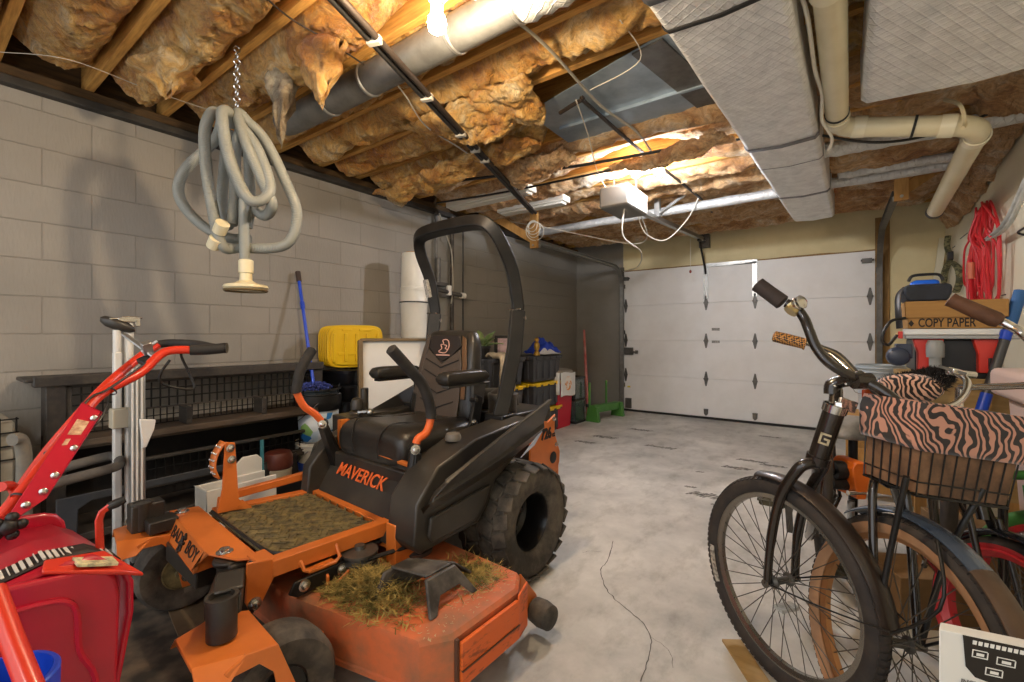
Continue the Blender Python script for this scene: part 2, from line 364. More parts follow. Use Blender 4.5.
# cracks in the slab, each a dark hairline let into the surface
M_crack=mat('crack_grime','5d5a54',.9)
def crack(pxs,w):
    b=MB(); pts=[PZ(x,y,0.0) for x,y in pxs]; pts=catmull(pts,8); L_=[];R_=[]
    for i,p in enumerate(pts):
        d=pts[min(i+1,len(pts)-1)]-pts[max(i-1,0)]; n=V((-d.y,d.x,0)).normalized()
        j=noise.noise(p*40)*.006; ww=w*(.45+.9*abs(noise.noise(p*23)))
        L_.append(V((p.x,p.y,.0009))+n*(j+ww)); R_.append(V((p.x,p.y,.0009))+n*(j-ww))
    b.loft([[l,r] for l,r in zip(L_,R_)],cap=False,closed=False)
    o=b.build('floor_crack',M_crack,smooth=False); struct(o); return o
crack([(613,541),(608,560),(601,570),(606,588),(616,600),(630,612),(645,626),(651,640),(648,660),(641,682)],.0032)
crack([(600,552),(590,551),(583,553)],.0018)
crack([(651,637),(668,650),(673,668)],.0015)
# rubber marks left by tyres
M_mark=mat('tyre_rubber_mark','5a5752',.85,col2='a8a49b',scale=30,mix=.9,lo=.45,hi=.6)
def mark(px,py,wx,wy,n):
    b=MB(); c=PZ(px,py,0)
    for i in range(n*2):
        for j in range(1):
            x=c.x+(i-(2*n-1)/2)*wx/n/2; b.box((x+random.uniform(-.003,.003),c.y+random.uniform(-.1,.1)*wy,.0012),(wx/n*.36,wy*random.uniform(.55,1.05),.001),(0,0,-.5))
    struct(b.build('tire_mark',M_mark,smooth=False))
for a in [(705,495,.2,.13,5),(737,468,.22,.1,5),(752,461,.24,.08,6),(774,466,.2,.07,5),(700,472,.05,.05,2),(660,447,.3,.09,5),(640,430,.26,.1,6),(605,437,.26,.12,5),(585,442,.22,.1,5),(690,487,.08,.05,2),(770,437,.22,.06,5),(716,505,.06,.04,2)]: mark(*a)

# ---------------------------------------------------------------- joists and insulation
JY=[.31+.355*k for k in range(-4,18)]
for k,y in enumerate(JY):
    b=MB(); b.bb((LX-.06,y-.02,CZ),(RX,y+.02,2.79)); struct(b.build('ceiling_joist',M_joist,bevel=.003))
def fluff(p,seed,o=5,f=2.2,gain=.6):
    t=0;a=1;q=V((p.x+seed*3.1,p.y+seed*1.7,p.z*.7+seed))
    w=V((noise.noise(q*2.1),noise.noise(q*2.1+V((9,2,4))),0))*.35; q=q+w*.5
    for k in range(o):
        t+=a*(1-2*abs(noise.noise(q*f+V((k*3.1,k,0))))); f*=2.1; a*=gain
    return t
def batt(y0,y1,x0,x1,zb,bulge,seed,nu=110,nv=18,rough=.075):
    b=MB()
    def fn(u,v):
        x=x0+(x1-x0)*u; y=y0+.004+(y1-y0-.008)*v
        s=math.sin(PI*min(1,max(0,v)))**.4
        e=min(1,u*18,(1-u)*18)
        q=V((x*1.7+seed*7.3,y*2.6,seed*3.7))
        lump=max(0,noise.noise(V((x*.8+seed*5.1,seed*2.2,.3)))+.25)*1.1
        t=fluff(V((x,y*1.4,0)),seed,6,3.0,.66)
        z=zb+(1-s)*.14-e*s*(bulge*(.25+lump)+rough*t*.55)+(1-e)*.08
        for lx,ly in((-1.2,3.45),(-1.2,1.2)): z+=.16*s*math.exp(-((x-lx)/.5)**2-((y-ly)/.42)**2)   # pulled back round the lamps
        over=1+.16*s*lump     # a slack batt bulges out over the edges of the joists
        y=(y0+y1)/2+(y-(y0+y1)/2)*over
        return V((x+noise.noise(q*9)*.02,y+noise.noise(q*7+V((3,3,3)))*.02*s,z))
    b.grid(fn,nu,nv)
    return b,fn
for i in range(len(JY)-1):
    y0,y1=JY[i]+.02,JY[i+1]-.02
    if y1<-.35: continue
    far=y0>2.6; seed=i*1.37+2
    segs=[(LX+.03,-1.62),(-.5,RX-.02)] if 2.05<y0<2.75 else [(LX+.03,RX-.02)]   # the panned bays: metal takes the middle
    for (x0,x1) in segs:
        b,fn=batt(y0,y1,x0,x1,CZ+.045-(.02 if far else 0),.07,seed,rough=.075 if not far else .05,nu=int((95 if not far else 60)*(x1-x0)),nv=26 if not far else 16)
        o=b.build('insulation_batt',M_ins2 if far else M_ins,ang=80,solid=.012)
        tag(o,'tan fiberglass batt stuffed between two ceiling joists','insulation','fiberglass batts between the joists')
# ---------------------------------------------------------------- sectional garage door
DT=BY-.02        # inner face of the door stands just inside the back wall
d1=bpy.data.objects.new('door_1',None); C.objects.link(d1); d1.location=((DL+DR)/2,BY,0); struct(d1)
d1['label']='white four-panel steel garage door at the far end of the room'; d1['category']='door'
ph=DH/4
for k in range(4):
    b=MB(); z0,z1=.03+k*(DH-.03)/4,.03+(k+1)*(DH-.03)/4
    b.bb((DL,DT,z0+.003),(DR,DT+.045,z1-.003)); b.bb((DL,DT+.008,z0),(DR,DT+.04,z1))
    b.build('panel',M_door,d1,bevel=.002,world=True)
b=MB(); b.bb((DL,DT-.005,0),(DR,DT+.045,.028)); b.build('bottom_seal',M_rubber,d1,world=True)
HXs=[DL+.03,-1.474,-.873,DR-.045]
for k in range(1,4):
    z=.03+k*(DH-.03)/4
    for x in HXs:
        b=MB()
        for s in(1,-1): b.plate([(x-.026,DT-.006,z+s*.012),(x+.026,DT-.006,z+s*.012),(x+.008,DT-.006,z+s*.1),(x-.008,DT-.006,z+s*.1)],(0,.006,0))
        b.cyl((x-.03,DT-.012,z),(x+.03,DT-.012,z),.011,n=8); b.bb((x-.018,DT-.028,z-.018),(x+.018,DT,z+.018))
        b.build('hinge',M_dgalv,d1,world=True)
for x in HXs[1:3]:
    b=MB(); b.plate([(x-.03,DT-.012,.14),(x+.03,DT-.012,.14),(x+.026,DT-.012,.07),(x,DT-.012,.045),(x-.026,DT-.012,.07)],(0,.012,0)); b.build('bottom_bracket',M_dgalv,d1,world=True)
    b=MB(); b.bb((x-.028,DT-.03,DH*.75+.06),(x-.012,DT,DH-.0)); b.bb((x+.012,DT-.03,DH*.75+.06),(x+.028,DT,DH-.0)); b.bb((x-.012,DT-.006,DH*.75+.06),(x+.012,DT,DH)); b.build('strut',M_galv,d1,world=True)
b=MB(); b.bb((-1.5,DT-.035,DH-.035),(-.85,DT,DH-.005)); b.bb((-1.5,DT-.035,DH-.035),(-.85,DT-.028,DH+.012)); b.build('top_brace',M_galv,d1,world=True)
for x in(DL+.05,DR-.06):
    b=MB(); b.bb((x-.06,DT-.05,DH-.14),(x+.03,DT,DH-.09)); b.cyl((x-.07,DT-.03,DH-.11),(x+.05,DT-.03,DH-.11),.012,n=8); b.build('roller_bracket',M_dgalv,d1,world=True)
b=MB(); b.bb((DL+.02,DT-.05,.86),(DL+.15,DT,.97)); b.cyl((DL+.12,DT-.06,.91),(DL+.23,DT-.06,.9),.014,n=10); b.bb((DL+.2,DT-.075,.88),(DL+.24,DT-.045,.93)); b.build('slide_lock',M_dgalv,d1,bevel=.004,world=True)
b=MB(); b.bb((DL+.03,DT-.03,.05),(DL+.12,DT,.2)); b.build('bottom_bracket',M_dgalv,d1,world=True)
b=MB(); b.bb((DL+.055,DT-.004,.36),(DL+.1,DT,.385)); b.build('sticker',mat('yellow_sticker','e6d22c',.5),d1,world=True)
b=MB()
for z in(1.22,1.05): b.bb((-1.4,DT-.006,z),(-1.3,DT,z+.035))
b.build('warning_label',mat('worn_label','a8a49c',.6,col2='4a4844',scale=60,mix=.9),d1,world=True)

# tracks: down the jamb, round the bend and back under the joists
def track(x,zh,yend,bend,label,sgn):
    t=thing('door_track',label,'door track',(x,BY-.05,0))
    pts=[(x,BY-.08,.06),(x,BY-.08,zh-bend)]
    for k in range(1,10):
        a=k/9*PI/2; pts.append((x,BY-.08-bend*(1-math.cos(a)),zh-bend+bend*math.sin(a)))
    pts.append((x,yend,zh))
    b=MB(); rings=[]
    P=[V(p) for p in pts]
    for i,p in enumerate(P):
        d=(P[min(i+1,len(P)-1)]-P[max(i-1,0)]).normalized(); n=V((0,d.z,-d.y))
        w=.026
        prof=[(-w,-w*.9),(w,-w*.9),(w,-w*.7),(-w+.004,-w*.7),(-w+.004,w*.7),(w,w*.7),(w,w*.9),(-w,w*.9)]
        rings.append([p+V((a*sgn,0,0))+n*c for a,c in prof])
    b.loft(rings); b.build('rail',M_galv if sgn>0 else M_dgalv,t,world=True)
    for z in(.4,1.2,1.9):
        b=MB(); b.bb((x-.03,BY-.06,z-.03),(x+.03,BY,z+.03)); b.build('jamb_bracket',M_dgalv,t,world=True)
    return t
track(DL-.01,2.18,4.2,.32,'grey steel track along the left side of the garage door',1)
track(DR+.035,2.3,4.75,.5,'grey steel track curving up beside the right side of garage door',-1)
def hanger(x,y,z0,x2,y2,label):
    t=thing('track_hanger',label,'wooden hanger',(x,y,z0))
    b=MB(); b.bb((x-.045,y-.02,z0),(x+.045,y+.02,CZ+.1)); b.build('post',M_lumber,t,bevel=.002,world=True)
    b=MB(); b.beam((x+(.0),y+.03,z0+.08),(x2,y2,CZ+.02),.035,.085); b.build('brace',M_lumber,t,bevel=.002,world=True)
    b=MB(); b.bb((x-.05,y+.02,z0+.01),(x+.05,y+.055,z0+.045)); b.cyl((x,y-.03,z0+.03),(x,y+.05,z0+.03),.012,n=8); b.build('bracket',M_galv,t,world=True)
hanger(DL-.03,4.13,2.11,DL-.62,4.05,'raw lumber hanger with a diagonal brace holding left door track')
hanger(.41,4.72,2.23,.75,4.9,'raw lumber hanger with a diagonal brace holding right door track')

# opener hung from the joists
t=thing('door_opener','grey garage door opener with a long rail to the white door','garage door opener',(-1.5,3.75,2.22))
b=MB(); b.bb((-1.63,3.50,2.22),(-1.37,3.95,2.4)); b.build('housing',mat('opener_grey','74716b',.5),t,bevel=.02,seg=3,world=True)
b=MB(); b.bb((-1.372,3.6,2.23),(-1.364,3.93,2.39)); b.build('light_cover',mat('opener_lens','cfcac0',.3),t,bevel=.004,world=True)
b=MB(); b.beam((-1.5,3.9,2.31),(-1.485,BY-.1,2.47),.03,.045); b.beam((-1.5,3.9,2.29),(-1.485,BY-.1,2.45),.05,.012); b.build('rail',M_galv,t,world=True)
b=MB(); b.bb((-1.55,BY-.1,2.36),(-1.42,BY-.01,2.54)); b.bb((-1.5,BY-.16,2.42),(-1.47,BY-.02,2.5)); b.build('header_bracket',M_dgalv,t,world=True)
b=MB(); b.tube(catmull([(-1.486,BY-.32,2.43),(-1.484,BY-.24,2.3),(-1.48,BY-.1,2.12),(-1.474,BY-.05,2.0)],5),.014,n=6); b.bb((-1.5,BY-.4,2.4),(-1.47,BY-.28,2.44)); b.build('door_arm',M_blackm,t,world=True)
for x in(-1.6,-1.4):
    b=MB(); b.beam((x,3.75,2.38),(x,3.75,2.56),.03,.004,up=(1,0,0)); b.build('hanging_strap',M_galv,t,world=True)
b=MB(); b.cyl((-1.58,BY-.42,2.44),(-1.58,BY-.42,2.02),.003,n=6); b.build('release_cord',M_wire,t,world=True)
b=MB(); b.ball((-1.58,BY-.42,2.0),(.016,.016,.022)); b.build('release_knob',mat('release_red','8f3b2c',.5),t,world=True)
b=MB(); b.beam((-1.495,4.62,2.4),(-1.2,4.6,2.56),.03,.02); b.bb((-1.52,4.58,2.37),(-1.47,4.64,2.57)); b.build('rail_brace',M_galv,t,world=True)

# ---------------------------------------------------------------- lamps
M_porc=mat('porcelain','eee9dd',.25)
def lampholder(c,dirs,label,glow,drop=.0):
    t=thing('bulb_fixture',label,'ceiling lamp',(c[0],c[1],CZ))
    b=MB(); b.cyl((c[0],c[1],c[2]+.10),(c[0],c[1],CZ+.02),.012,n=10); b.lathe([(.05,CZ-.03),(.055,CZ-.01),(.055,CZ+.02)],(c[0],c[1],0),n=20); b.build('ceiling_stem',M_white,t,world=True)
    b=MB(); b.lathe([(.055,0),(.058,-.012),(.045,-.03),(.03,-.04),(.028,-.055)],(c[0],c[1],c[2]+.11)); b.build('lampholder',M_porc,t,world=True)
    for d in dirs:
        d=V(d).normalized(); p=V(c)+V((0,0,.06)); q=p+d*.07
        b=MB(); b.cyl(p,p+d*.035,.022,n=14); b.build('socket',M_porc,t,world=True)
        b=MB(); b.lathe([(.014,.03),(.016,.045),(.03,.075),(.034,.095),(.03,.115),(.016,.128),(0,.131)],p,d,n=16); o=b.build('bulb',glow,t,world=True)
M_glow=mat('warm_lit_bulb','ffffff',.3,emit='ffe4be',es=BULB[0]); M_glow2=mat('cool_lit_bulb','ffffff',.3,emit='f4f6ff',es=BULB[1]); M_fillglow=mat('added_fill_bulb','ffffff',.3,emit='fbf6ee',es=BULB[2])
_b=PC(437,25,1.62)
lampholder((_b.x,_b.y,_b.z+.03),[(.1,-.1,-1)],'single bare lit bulb in a white porcelain holder by grey round duct',M_glow)
_b=PC(648,176,3.56)
lampholder((_b.x,_b.y,_b.z),[(-.85,-.35,-.35),(.85,.35,-.35)],'twin bare lit bulbs on the ceiling beside the door opener',M_glow2)
lampholder((-.9,-1.1,2.40),[(0,0,-1)],'single bare fill bulb added unseen behind the camera',M_fillglow)  # unseen bulb added behind the camera to fill the near side
# ---------------------------------------------------------------- ducts
M_tape=mat('grey_duct_tape','77777a',.5,.3,col2='4e4e50',scale=20,mix=.7)
M_seam=mat('black_seam','22211f',.7)
t=thing('foil_duct','long silver foil duct running from above to the far wall','duct',(-.3,3.4,2.27))
Ys=[-1.6,-.4,.6,1.15,1.5,1.62,1.94,2.2,2.7,3.05,3.6,3.9,4.6,5.0,5.37]
def dl(y): return -.6+max(0,min(1,(y-.8)/1.14))*.082+(max(0,y-1.94)/3.43)*.155
def dr(y): return -.155+(y-1.0)*.031 if y>0 else -.186
b=MB(); rings=[]
for i,y in enumerate(Ys):
    l,r,z0,z1=dl(y),dr(y),2.3+.006*math.sin(y*5),2.56; q=.02
    if y>5.3: r-=.005
    sag=.02
    rings.append([V(p) for p in[(l,y,z1),(r,y,z1),(r,y,z0+q),(r-q,y,z0),((l+r)/2,y,z0-sag*.6),(l+q,y,z0),(l,y,z0+q)]])
b.loft(rings); b.build('wrap',M_foil,t,bevel=.006,world=True)
for y,w_,m in[(1.5,.1,M_tape),(1.72,.025,M_seam),(3.12,.05,M_tape),(3.5,.008,M_tape),(4.35,.05,M_tape)]:
    b=MB()
    for yy in(y-w_/2,y+w_/2): pass
    rr=[]
    for yy in(y-w_/2,y+w_/2):
        l,r,z0=dl(yy)-.003,dr(yy)+.003,2.3+.006*math.sin(yy*5)-.003
        rr.append([V(p) for p in[(l,yy,2.55),(l,yy,z0+.02),(l+.02,yy,z0),((l+r)/2,yy,z0-.012),(r-.02,yy,z0),(r,yy,z0+.02),(r,yy,2.55)]])
    b.loft(rr,cap=False,closed=False); b.build('tape_band',m,t,solid=.002,world=True)
# strap hangers of the duct
t=thing('foil_duct','broad silver foil duct at the upper right with diamond scrim','duct',(.45,1.7,2.27))
b=MB(); rings=[]
for y in(-1.6,0,.8,1.5,1.9,2.4,2.84,2.87):
    k=.02 if y<2.86 else .045; l,r=.09+k-.02,.86; z0=2.3-.012*math.sin(y*2)+(0 if y<2.86 else .03)
    rings.append([V(p) for p in[(l,y,2.56),(r,y,2.56),(r,y,z0+.02),(r-.03,y,z0),(.5,y,z0-.02),(l+.025,y,z0),(l,y,z0+.025)]])
b.loft(rings); b.build('wrap',M_foil,t,bevel=.008,world=True)
b=MB(); rr=[]
for yy in(1.83,1.86):
    rr.append([V((.085,yy,2.5)),V((.085,yy,2.32)),V((.11,yy,2.296)),V((.5,yy,2.272)),V((.85,yy,2.292))])
b.loft(rr,cap=False,closed=False); b.build('tape_band',M_seam,t,solid=.003,world=True)
# round spiral duct with foil collar
t=thing('round_duct','grey round metal duct crossing the joists to block wall','duct',(-1.7,1.375,2.33))
b=MB(); pts=[(-2.82,1.46,2.5),(-2.5,1.455,2.48),(-.75,1.44,2.47)]
b.tube(catmull(pts,10),.078,n=24); b.build('pipe',mat('spiral_duct','82827f',.45,.6,col2='5f5e5b',scale=9,mix=.6),t,world=True)
for x in(-2.3,-1.95,-1.35,-1.02):
    b=MB(); b.ring([(0,-.012),(.006,-.006),(.006,.006),(0,.012)],.078,(x,1.445,2.474),(1,-.005,0),n=28); b.build('seam',M_galv,t,world=True)
b=MB(); b.tube([(-1.0+i*.035,1.44,2.47) for i in range(14)],[.084+.008*(i%2)+.004*noise.noise(V((i*.7,0,0))) for i in range(14)],n=22); b.build('foil_sleeve',M_foil2,t,world=True)
# flexible duct shreds near the wall end
# panned bays: sheet metal nailed over joists
t=thing('sheet_metal_pan','flat blue-grey sheet metal panel nailed under the joists','sheet metal panel',(-1.05,2.5,2.54))
b=MB(); b.plate([(-1.57,2.33,2.548),(-.72,2.1,2.548),(-.5,2.1,2.548),(-.5,2.93,2.548),(-1.57,2.93,2.548)],(0,0,-.004)); b.build('panel',M_sheet,t,world=True)
b=MB(); b.beam((-1.5,2.62,2.535),(-.5,2.62,2.535),.02,.02); b.build('standing_seam',M_sheet,t,world=True)
b=MB(); b.beam((-.74,2.12,2.54),(-.6,2.92,2.54),.16,.012); b.build('side_flange',M_dgalv,t,world=True)
# drain pipe
t=thing('drain_pipe','thick cream drain pipe with elbows below the foil ducts','pipe',(.2,3.2,2.2))
def pipe(b,pts,r,k=.06,n=20):
    P=[V(p) for p in pts]; out=[P[0]]
    for i in range(1,len(P)-1):
        a=(P[i-1]-P[i]).normalized(); c=(P[i+1]-P[i]).normalized()
        for q in range(7):
            u=q/6; out.append((P[i]+a*k)*(1-u)**2+P[i]*2*u*(1-u)+(P[i]+c*k)*u*u)
    out.append(P[-1]); b.tube(out,r,n=n)
b=MB(); pipe(b,[(-.03,-1.5,2.4),(-.03,1.6,2.375),(0,3.19,2.35),(.585,3.22,2.215),(.63,4.9,2.15)],.052,.11); b.build('pipe',M_cream,t,world=True)
for c,ax in[((-.002,3.06,2.352),(0,1,0)),((.1,3.195,2.33),(1,0,-.22)),((.46,3.213,2.243),(1,0,-.22)),((.59,3.36,2.208),(0,1,0)),((-.028,1.9,2.371),(0,1,0))]:
    b=MB(); b.ring([(0,-.03),(.007,-.03),(.007,.03),(0,.03)],.051,c,ax,n=24); b.build('coupling',mat('cream_fitting','e2d9bb',.3),t,world=True)
b=MB(); b.ring([(0,-.008),(.003,-.008),(.003,.008),(0,.008)],.053,(-.004,2.98,2.353),(0,1,0),n=24); b.build('glue_mark',M_seam,t,world=True)
b=MB(); b.ring([(0,-.006),(.004,-.006),(.004,.006),(0,.006)],.053,(.33,3.207,2.274),(1,0,-.22),n=24); b.build('glue_mark',M_seam,t,world=True)
b=MB(); b.lathe([(.055,0),(.057,.05),(.045,.055),(.04,.03)],(.63,4.88,2.15),(0,1,0),n=20); b.build('coupling',M_blackp,t,world=True)
# foil wrapped lines crossing the joists
def foil_line(p0,p1,r,label):
    b=MB(); p0,p1=V(p0),V(p1); n=24
    b.tube([p0.lerp(p1,i/n)+V((0,0,.01*noise.noise(V((i*.6,r,0))))) for i in range(n+1)],[r*(1+.12*noise.noise(V((i*.9,2,0)))) for i in range(n+1)],n=12)
    tag(b.build('foil_pipe',M_foil2,None),label,'pipe')
foil_line((-3.2,4.75,2.44),(.85,4.65,2.44),.045,'silver wrapped pipe crossing behind the opener lamp')
foil_line((-.08,3.75,2.42),(.88,3.85,2.44),.05,'short silver wrapped pipe between long foil duct and right wall')
foil_line((.0,4.45,2.44),(.88,4.5,2.45),.035,'thin silver wrapped pipe above right track hanger')
for i,(x0,x1,y) in enumerate([(-3.2,-2.2,3.35),(-2.9,-2.1,3.8)]):
    b=MB(); b.bb((x0,y-.07,2.44),(x1,y+.07,2.5)); b.bb((x0+.03,y-.05,2.42),(x1-.03,y+.05,2.445))
    tag(b.build('strip_light',mat('unlit_lens','d8d2c4',.5),bevel=.01),['unlit white strip light above the black roll bar','unlit white strip light nearer the door opener'][i],'strip light')
# conduit pair with straps running diagonally
p0,p1=PZ(330,-8,2.37),PZ(534,213,2.36)
t=thing('conduit_pair','pair of dark conduits strapped diagonally under the joists','conduit',p0.lerp(p1,.5)-V((0,0,.03)))
dv=(p1-p0).normalized(); sd=V((-dv.y,dv.x,0))
for s in(-1,1):
    b=MB(); b.tube([p0+sd*.017*s,p1+sd*.017*s],.0145,n=10); b.build('conduit',[M_copper,mat('dark_pvc','23211f',.35)][s>0],t,world=True)
for k in(.09,.245,.39,.47,.53):
    c=p0.lerp(p1,k); b=MB(); b.box(c-V((0,0,.004)),(.062,.03,.032),Matrix(((sd.x,dv.x,0),(sd.y,dv.y,0),(0,0,1)))); b.build('strap',mat('dull_strap','b9b4a8',.6),t,bevel=.004,world=True)
def wire(pts,r,label,m=None,name='cable',grp=None,cat='cable',n=6):
    b=MB(); b.tube(catmull(pts,8),r,n=n); o=b.build(name,m or M_wire,None); tag(o,label,cat,grp); return o
Z=PZ
wire([Z(440,-12,2.5),Z(490,5,2.5),Z(545,45,2.5),Z(600,105,2.5),Z(640,135,2.5),Z(660,168,2.47)],.008,'off-white cable running from upper edge to the twin bulbs',mat('grey_cable','a79f8e',.5))
wire([Z(560,113,2.51),Z(582,100,2.51),Z(587,104,2.51),Z(640,150,2.5),Z(700,198,2.5),Z(712,212,2.5)],.012,'dark iron pipe bent under the sheet metal panel',M_copper,'iron_pipe',cat='pipe')
wire([Z(385,70,2.46),Z(405,95,2.44),Z(425,125,2.42),Z(455,145,2.42),Z(495,168,2.44),Z(535,165,2.47),Z(556,148,2.5)],.0045,'thin white wire drooping beside the conduit pair')
wire([Z(576,100,2.5),Z(588,135,2.5),Z(597,170,2.45),(-1.6,3.6,2.4)],.004,'white cord dropping from metal panel to the opener')
wire([(-1.45,3.62,2.24),(-1.47,3.63,2.0),(-1.52,4.2,1.95),(-2.0,5.4,2.0),(-2.62,6.5,2.12)],.006,'white opener cord hanging down toward the door edge')
wire([(-1.45,3.9,2.25),(-1.44,4.1,2.1),(-1.35,4.4,2.08),(-1.2,4.6,2.3),(-1.1,4.62,2.5)],.005,'white wire looped behind the opener rail')
wire([(-1.44,3.95,2.25),(-1.5,4.3,2.1),(-1.8,4.5,2.12),(-2.6,4.3,2.35),(-3.0,4.2,2.45)],.005,'white wire sagging from opener to left hanger')
wire([(-3.3,2.7,2.48),(-2.6,2.75,2.44),(-1.6,3.1,2.46),(-.6,3.25,2.47)],.011,'black cable across the joists in front of the opener',M_blackp)
wire([(-3.2,3.15,2.46),(-2.4,3.2,2.43),(-1.4,3.3,2.45),(-.4,3.4,2.5)],.009,'black cable across the joists behind the twin bulbs',M_blackp)
wire([(-.08,3.45,2.42),(.2,3.55,2.34),(.5,3.7,2.38),(.88,3.75,2.5)],.008,'black cable drooping behind the cream drain pipe',M_blackp)
wire([Z(800,-8,2.42),Z(808,20,2.36),Z(815,70,2.34),Z(822,95,2.34),Z(822,120,2.3),Z(832,138,2.26),Z(829,150,2.24)],.008,'white cable clinging to long foil duct beside drain pipe')
wire([Z(945,100,2.42),Z(960,105,2.3),Z(965,122,2.2),Z(963,128,2.16)],.009,'cream cable looped over the drain pipe elbow',mat('cream_cable','d2c39c',.6))
wire([PZ(0,52,2.5),PZ(70,60,2.5),PZ(150,90,2.5),PZ(215,112,2.5)],.0015,'thin bare wire under the joists by block wall')
wire([PZ(262,-6,2.5),PZ(290,18,2.5),PZ(330,42,2.5),PZ(372,70,2.5)],.004,'thin dark wire crossing joists near the conduit pair',M_copper)
wire([PZ(620,20,2.5),PZ(640,60,2.5),PZ(590,90,2.5)],.0025,'thin white string under the sheet metal panel')
# wire bundle tied off at the left hanger
b=MB()
for k in range(5):
    c=V((-2.69,4.08,2.36)); b.ring([(0.004*math.cos(a),.004*math.sin(a)) for a in(0,1.6,3.1,4.7)],.05+.012*k,c+V((.01*k,0,-.02*k)),(random.uniform(-.4,.4),1,random.uniform(-.4,.4)),n=20)
tag(b.build('wire_coil',M_wire),'small coil of white wire tied to the left wooden hanger','wire coil')
# ---------------------------------------------------------------- zero turn mower (local: x to its near side, y to its rear)
M_or=mat('mower_orange','d8762f',.4,col2='ad571d',scale=5,mix=.35,coat=.15)
M_ordirty=mat('dusty_orange','cf6a3c',.55,col2='7d6148',scale=6,mix=.85,lo=.42,hi=.68)
M_body=mat('mower_black_plastic','2a2724',.38,col2='4a443a',scale=3.5,mix=.55)
M_seat=mat('black_vinyl','2b2824',.33,col2='393630',scale=5,mix=.5,bump=.12,bscale=220)
M_vin2=mat('brown_grey_vinyl','4d4239',.4,bump=.15,bscale=240)
M_vin3=mat('vinyl_edge_highlight','64472c',.42,bump=.1,bscale=200)
M_stitch=mat('seam_thread','1f1a16',.8)
M_tire=mat('dusty_tyre','38332d',.8,col2='7d7262',scale=10,mix=.55,bump=.3,bscale=50)
M_rim=mat('black_rim','151414',.28,.3,col2='2c2a28',scale=5,mix=.5)
M_steel=mat('bright_steel','c9c8c4',.25,.95)
M_matt=mat('tread_mat','5a5038',.9,col2='8a7a4c',scale=26,mix=.9,bump=.5,bscale=60)
M_decal=mat('dark_decal','241b16',.6); M_odecal=mat('orange_decal','e0652a',.5)
MW=thing('zero_turn_mower','orange and black zero-turn mower with roll bar beside the block wall','ride-on mower',(-1.70,1.78,0),-math.radians(2.5))
def mp(mb,name,m,parent=None,**k): return mb.build(name,m,parent or MW,**k)
def bolt(c,ax,r=.014,parent=None):
    b=MB(); ax=V(ax).normalized(); b.lathe([(r*1.6,0),(r*1.6,.003),(r,.004),(r,.013),(r*.6,.016)],c,ax,n=10); return mp(b,'bolt',M_steel,parent)
def lugged_tire(R,w,c,ax,lug=True,rim=.5,mt=None):
    """tyre and its lugs as one mesh about axis ax"""
    b=MB(); h=w/2; ri=R*rim
    prof=[(ri,-h*.8),(R*.66,-h*.98),(R*.85,-h*1.0),(R*.955,-h*.86),(R*.97,-h*.5),(R*.975,0),(R*.97,h*.5),(R*.955,h*.86),(R*.85,h*1.0),(R*.66,h*.98),(ri,h*.8),(ri*.97,0)]
    b.ring([(r-R,z) for r,z in prof],R,c,ax,n=64)
    if lug:
        A=V(ax).normalized(); x,y=frame_of(A); n=21
        for k in range(n):
            for row in(-3,-1,1,3):
                a=2*PI*(k+(.5 if row in(-1,3) else 0))/n; e=x*math.cos(a)+y*math.sin(a); tdir=A.cross(e)
                z=row*h*.29; tilt=.28*(1 if row>0 else -1)*(-1 if abs(row)==1 else 1)
                T=(tdir*math.cos(tilt)+A*math.sin(tilt)); B_=e.cross(T)
                if abs(row)==3:
                    e2=(e+A*(.35 if row>0 else -.35)).normalized(); B_=e2.cross(T); p=V(c)+e*(R*.952)+A*z*.93
                    b.box(p,(2*PI*R/n*.8,h*.5,R*.04),Matrix((T,B_,e2)).transposed())
                else: b.box(V(c)+e*(R*.975)+A*z,(2*PI*R/n*.84,h*.56,R*.045),Matrix((T,B_,e)).transposed())
    return b
for s in(1,-1):
    cx=.415 if s>0 else -.485
    tb=lugged_tire(.27,.27,(cx,.04,.27),(1,0,0)); to=mp(tb,'tire',M_tire,bevel=.004)
    b=MB(); b.lathe([(.14,s*.085),(.15,s*.1),(.142,s*.11),(.128,s*.09),(.12,s*.03),(.118,-s*.02),(.1,-s*.04),(.06,-s*.045),(.05,-s*.02),(.0,-s*.018)],(cx,.04,.27),(1,0,0),n=40,cap=False); b.build('rim',M_rim,to,ang=30)
    b=MB()
    pass
    for k in range(5):
        a=2*PI*k/5; b=MB(); b.cyl((cx-s*.045,.04+.075*math.cos(a),.27+.075*math.sin(a)),(cx-s*.015,.04+.075*math.cos(a),.27+.075*math.sin(a)),.011,n=8); b.build('lug_nut',M_dgalv,to)
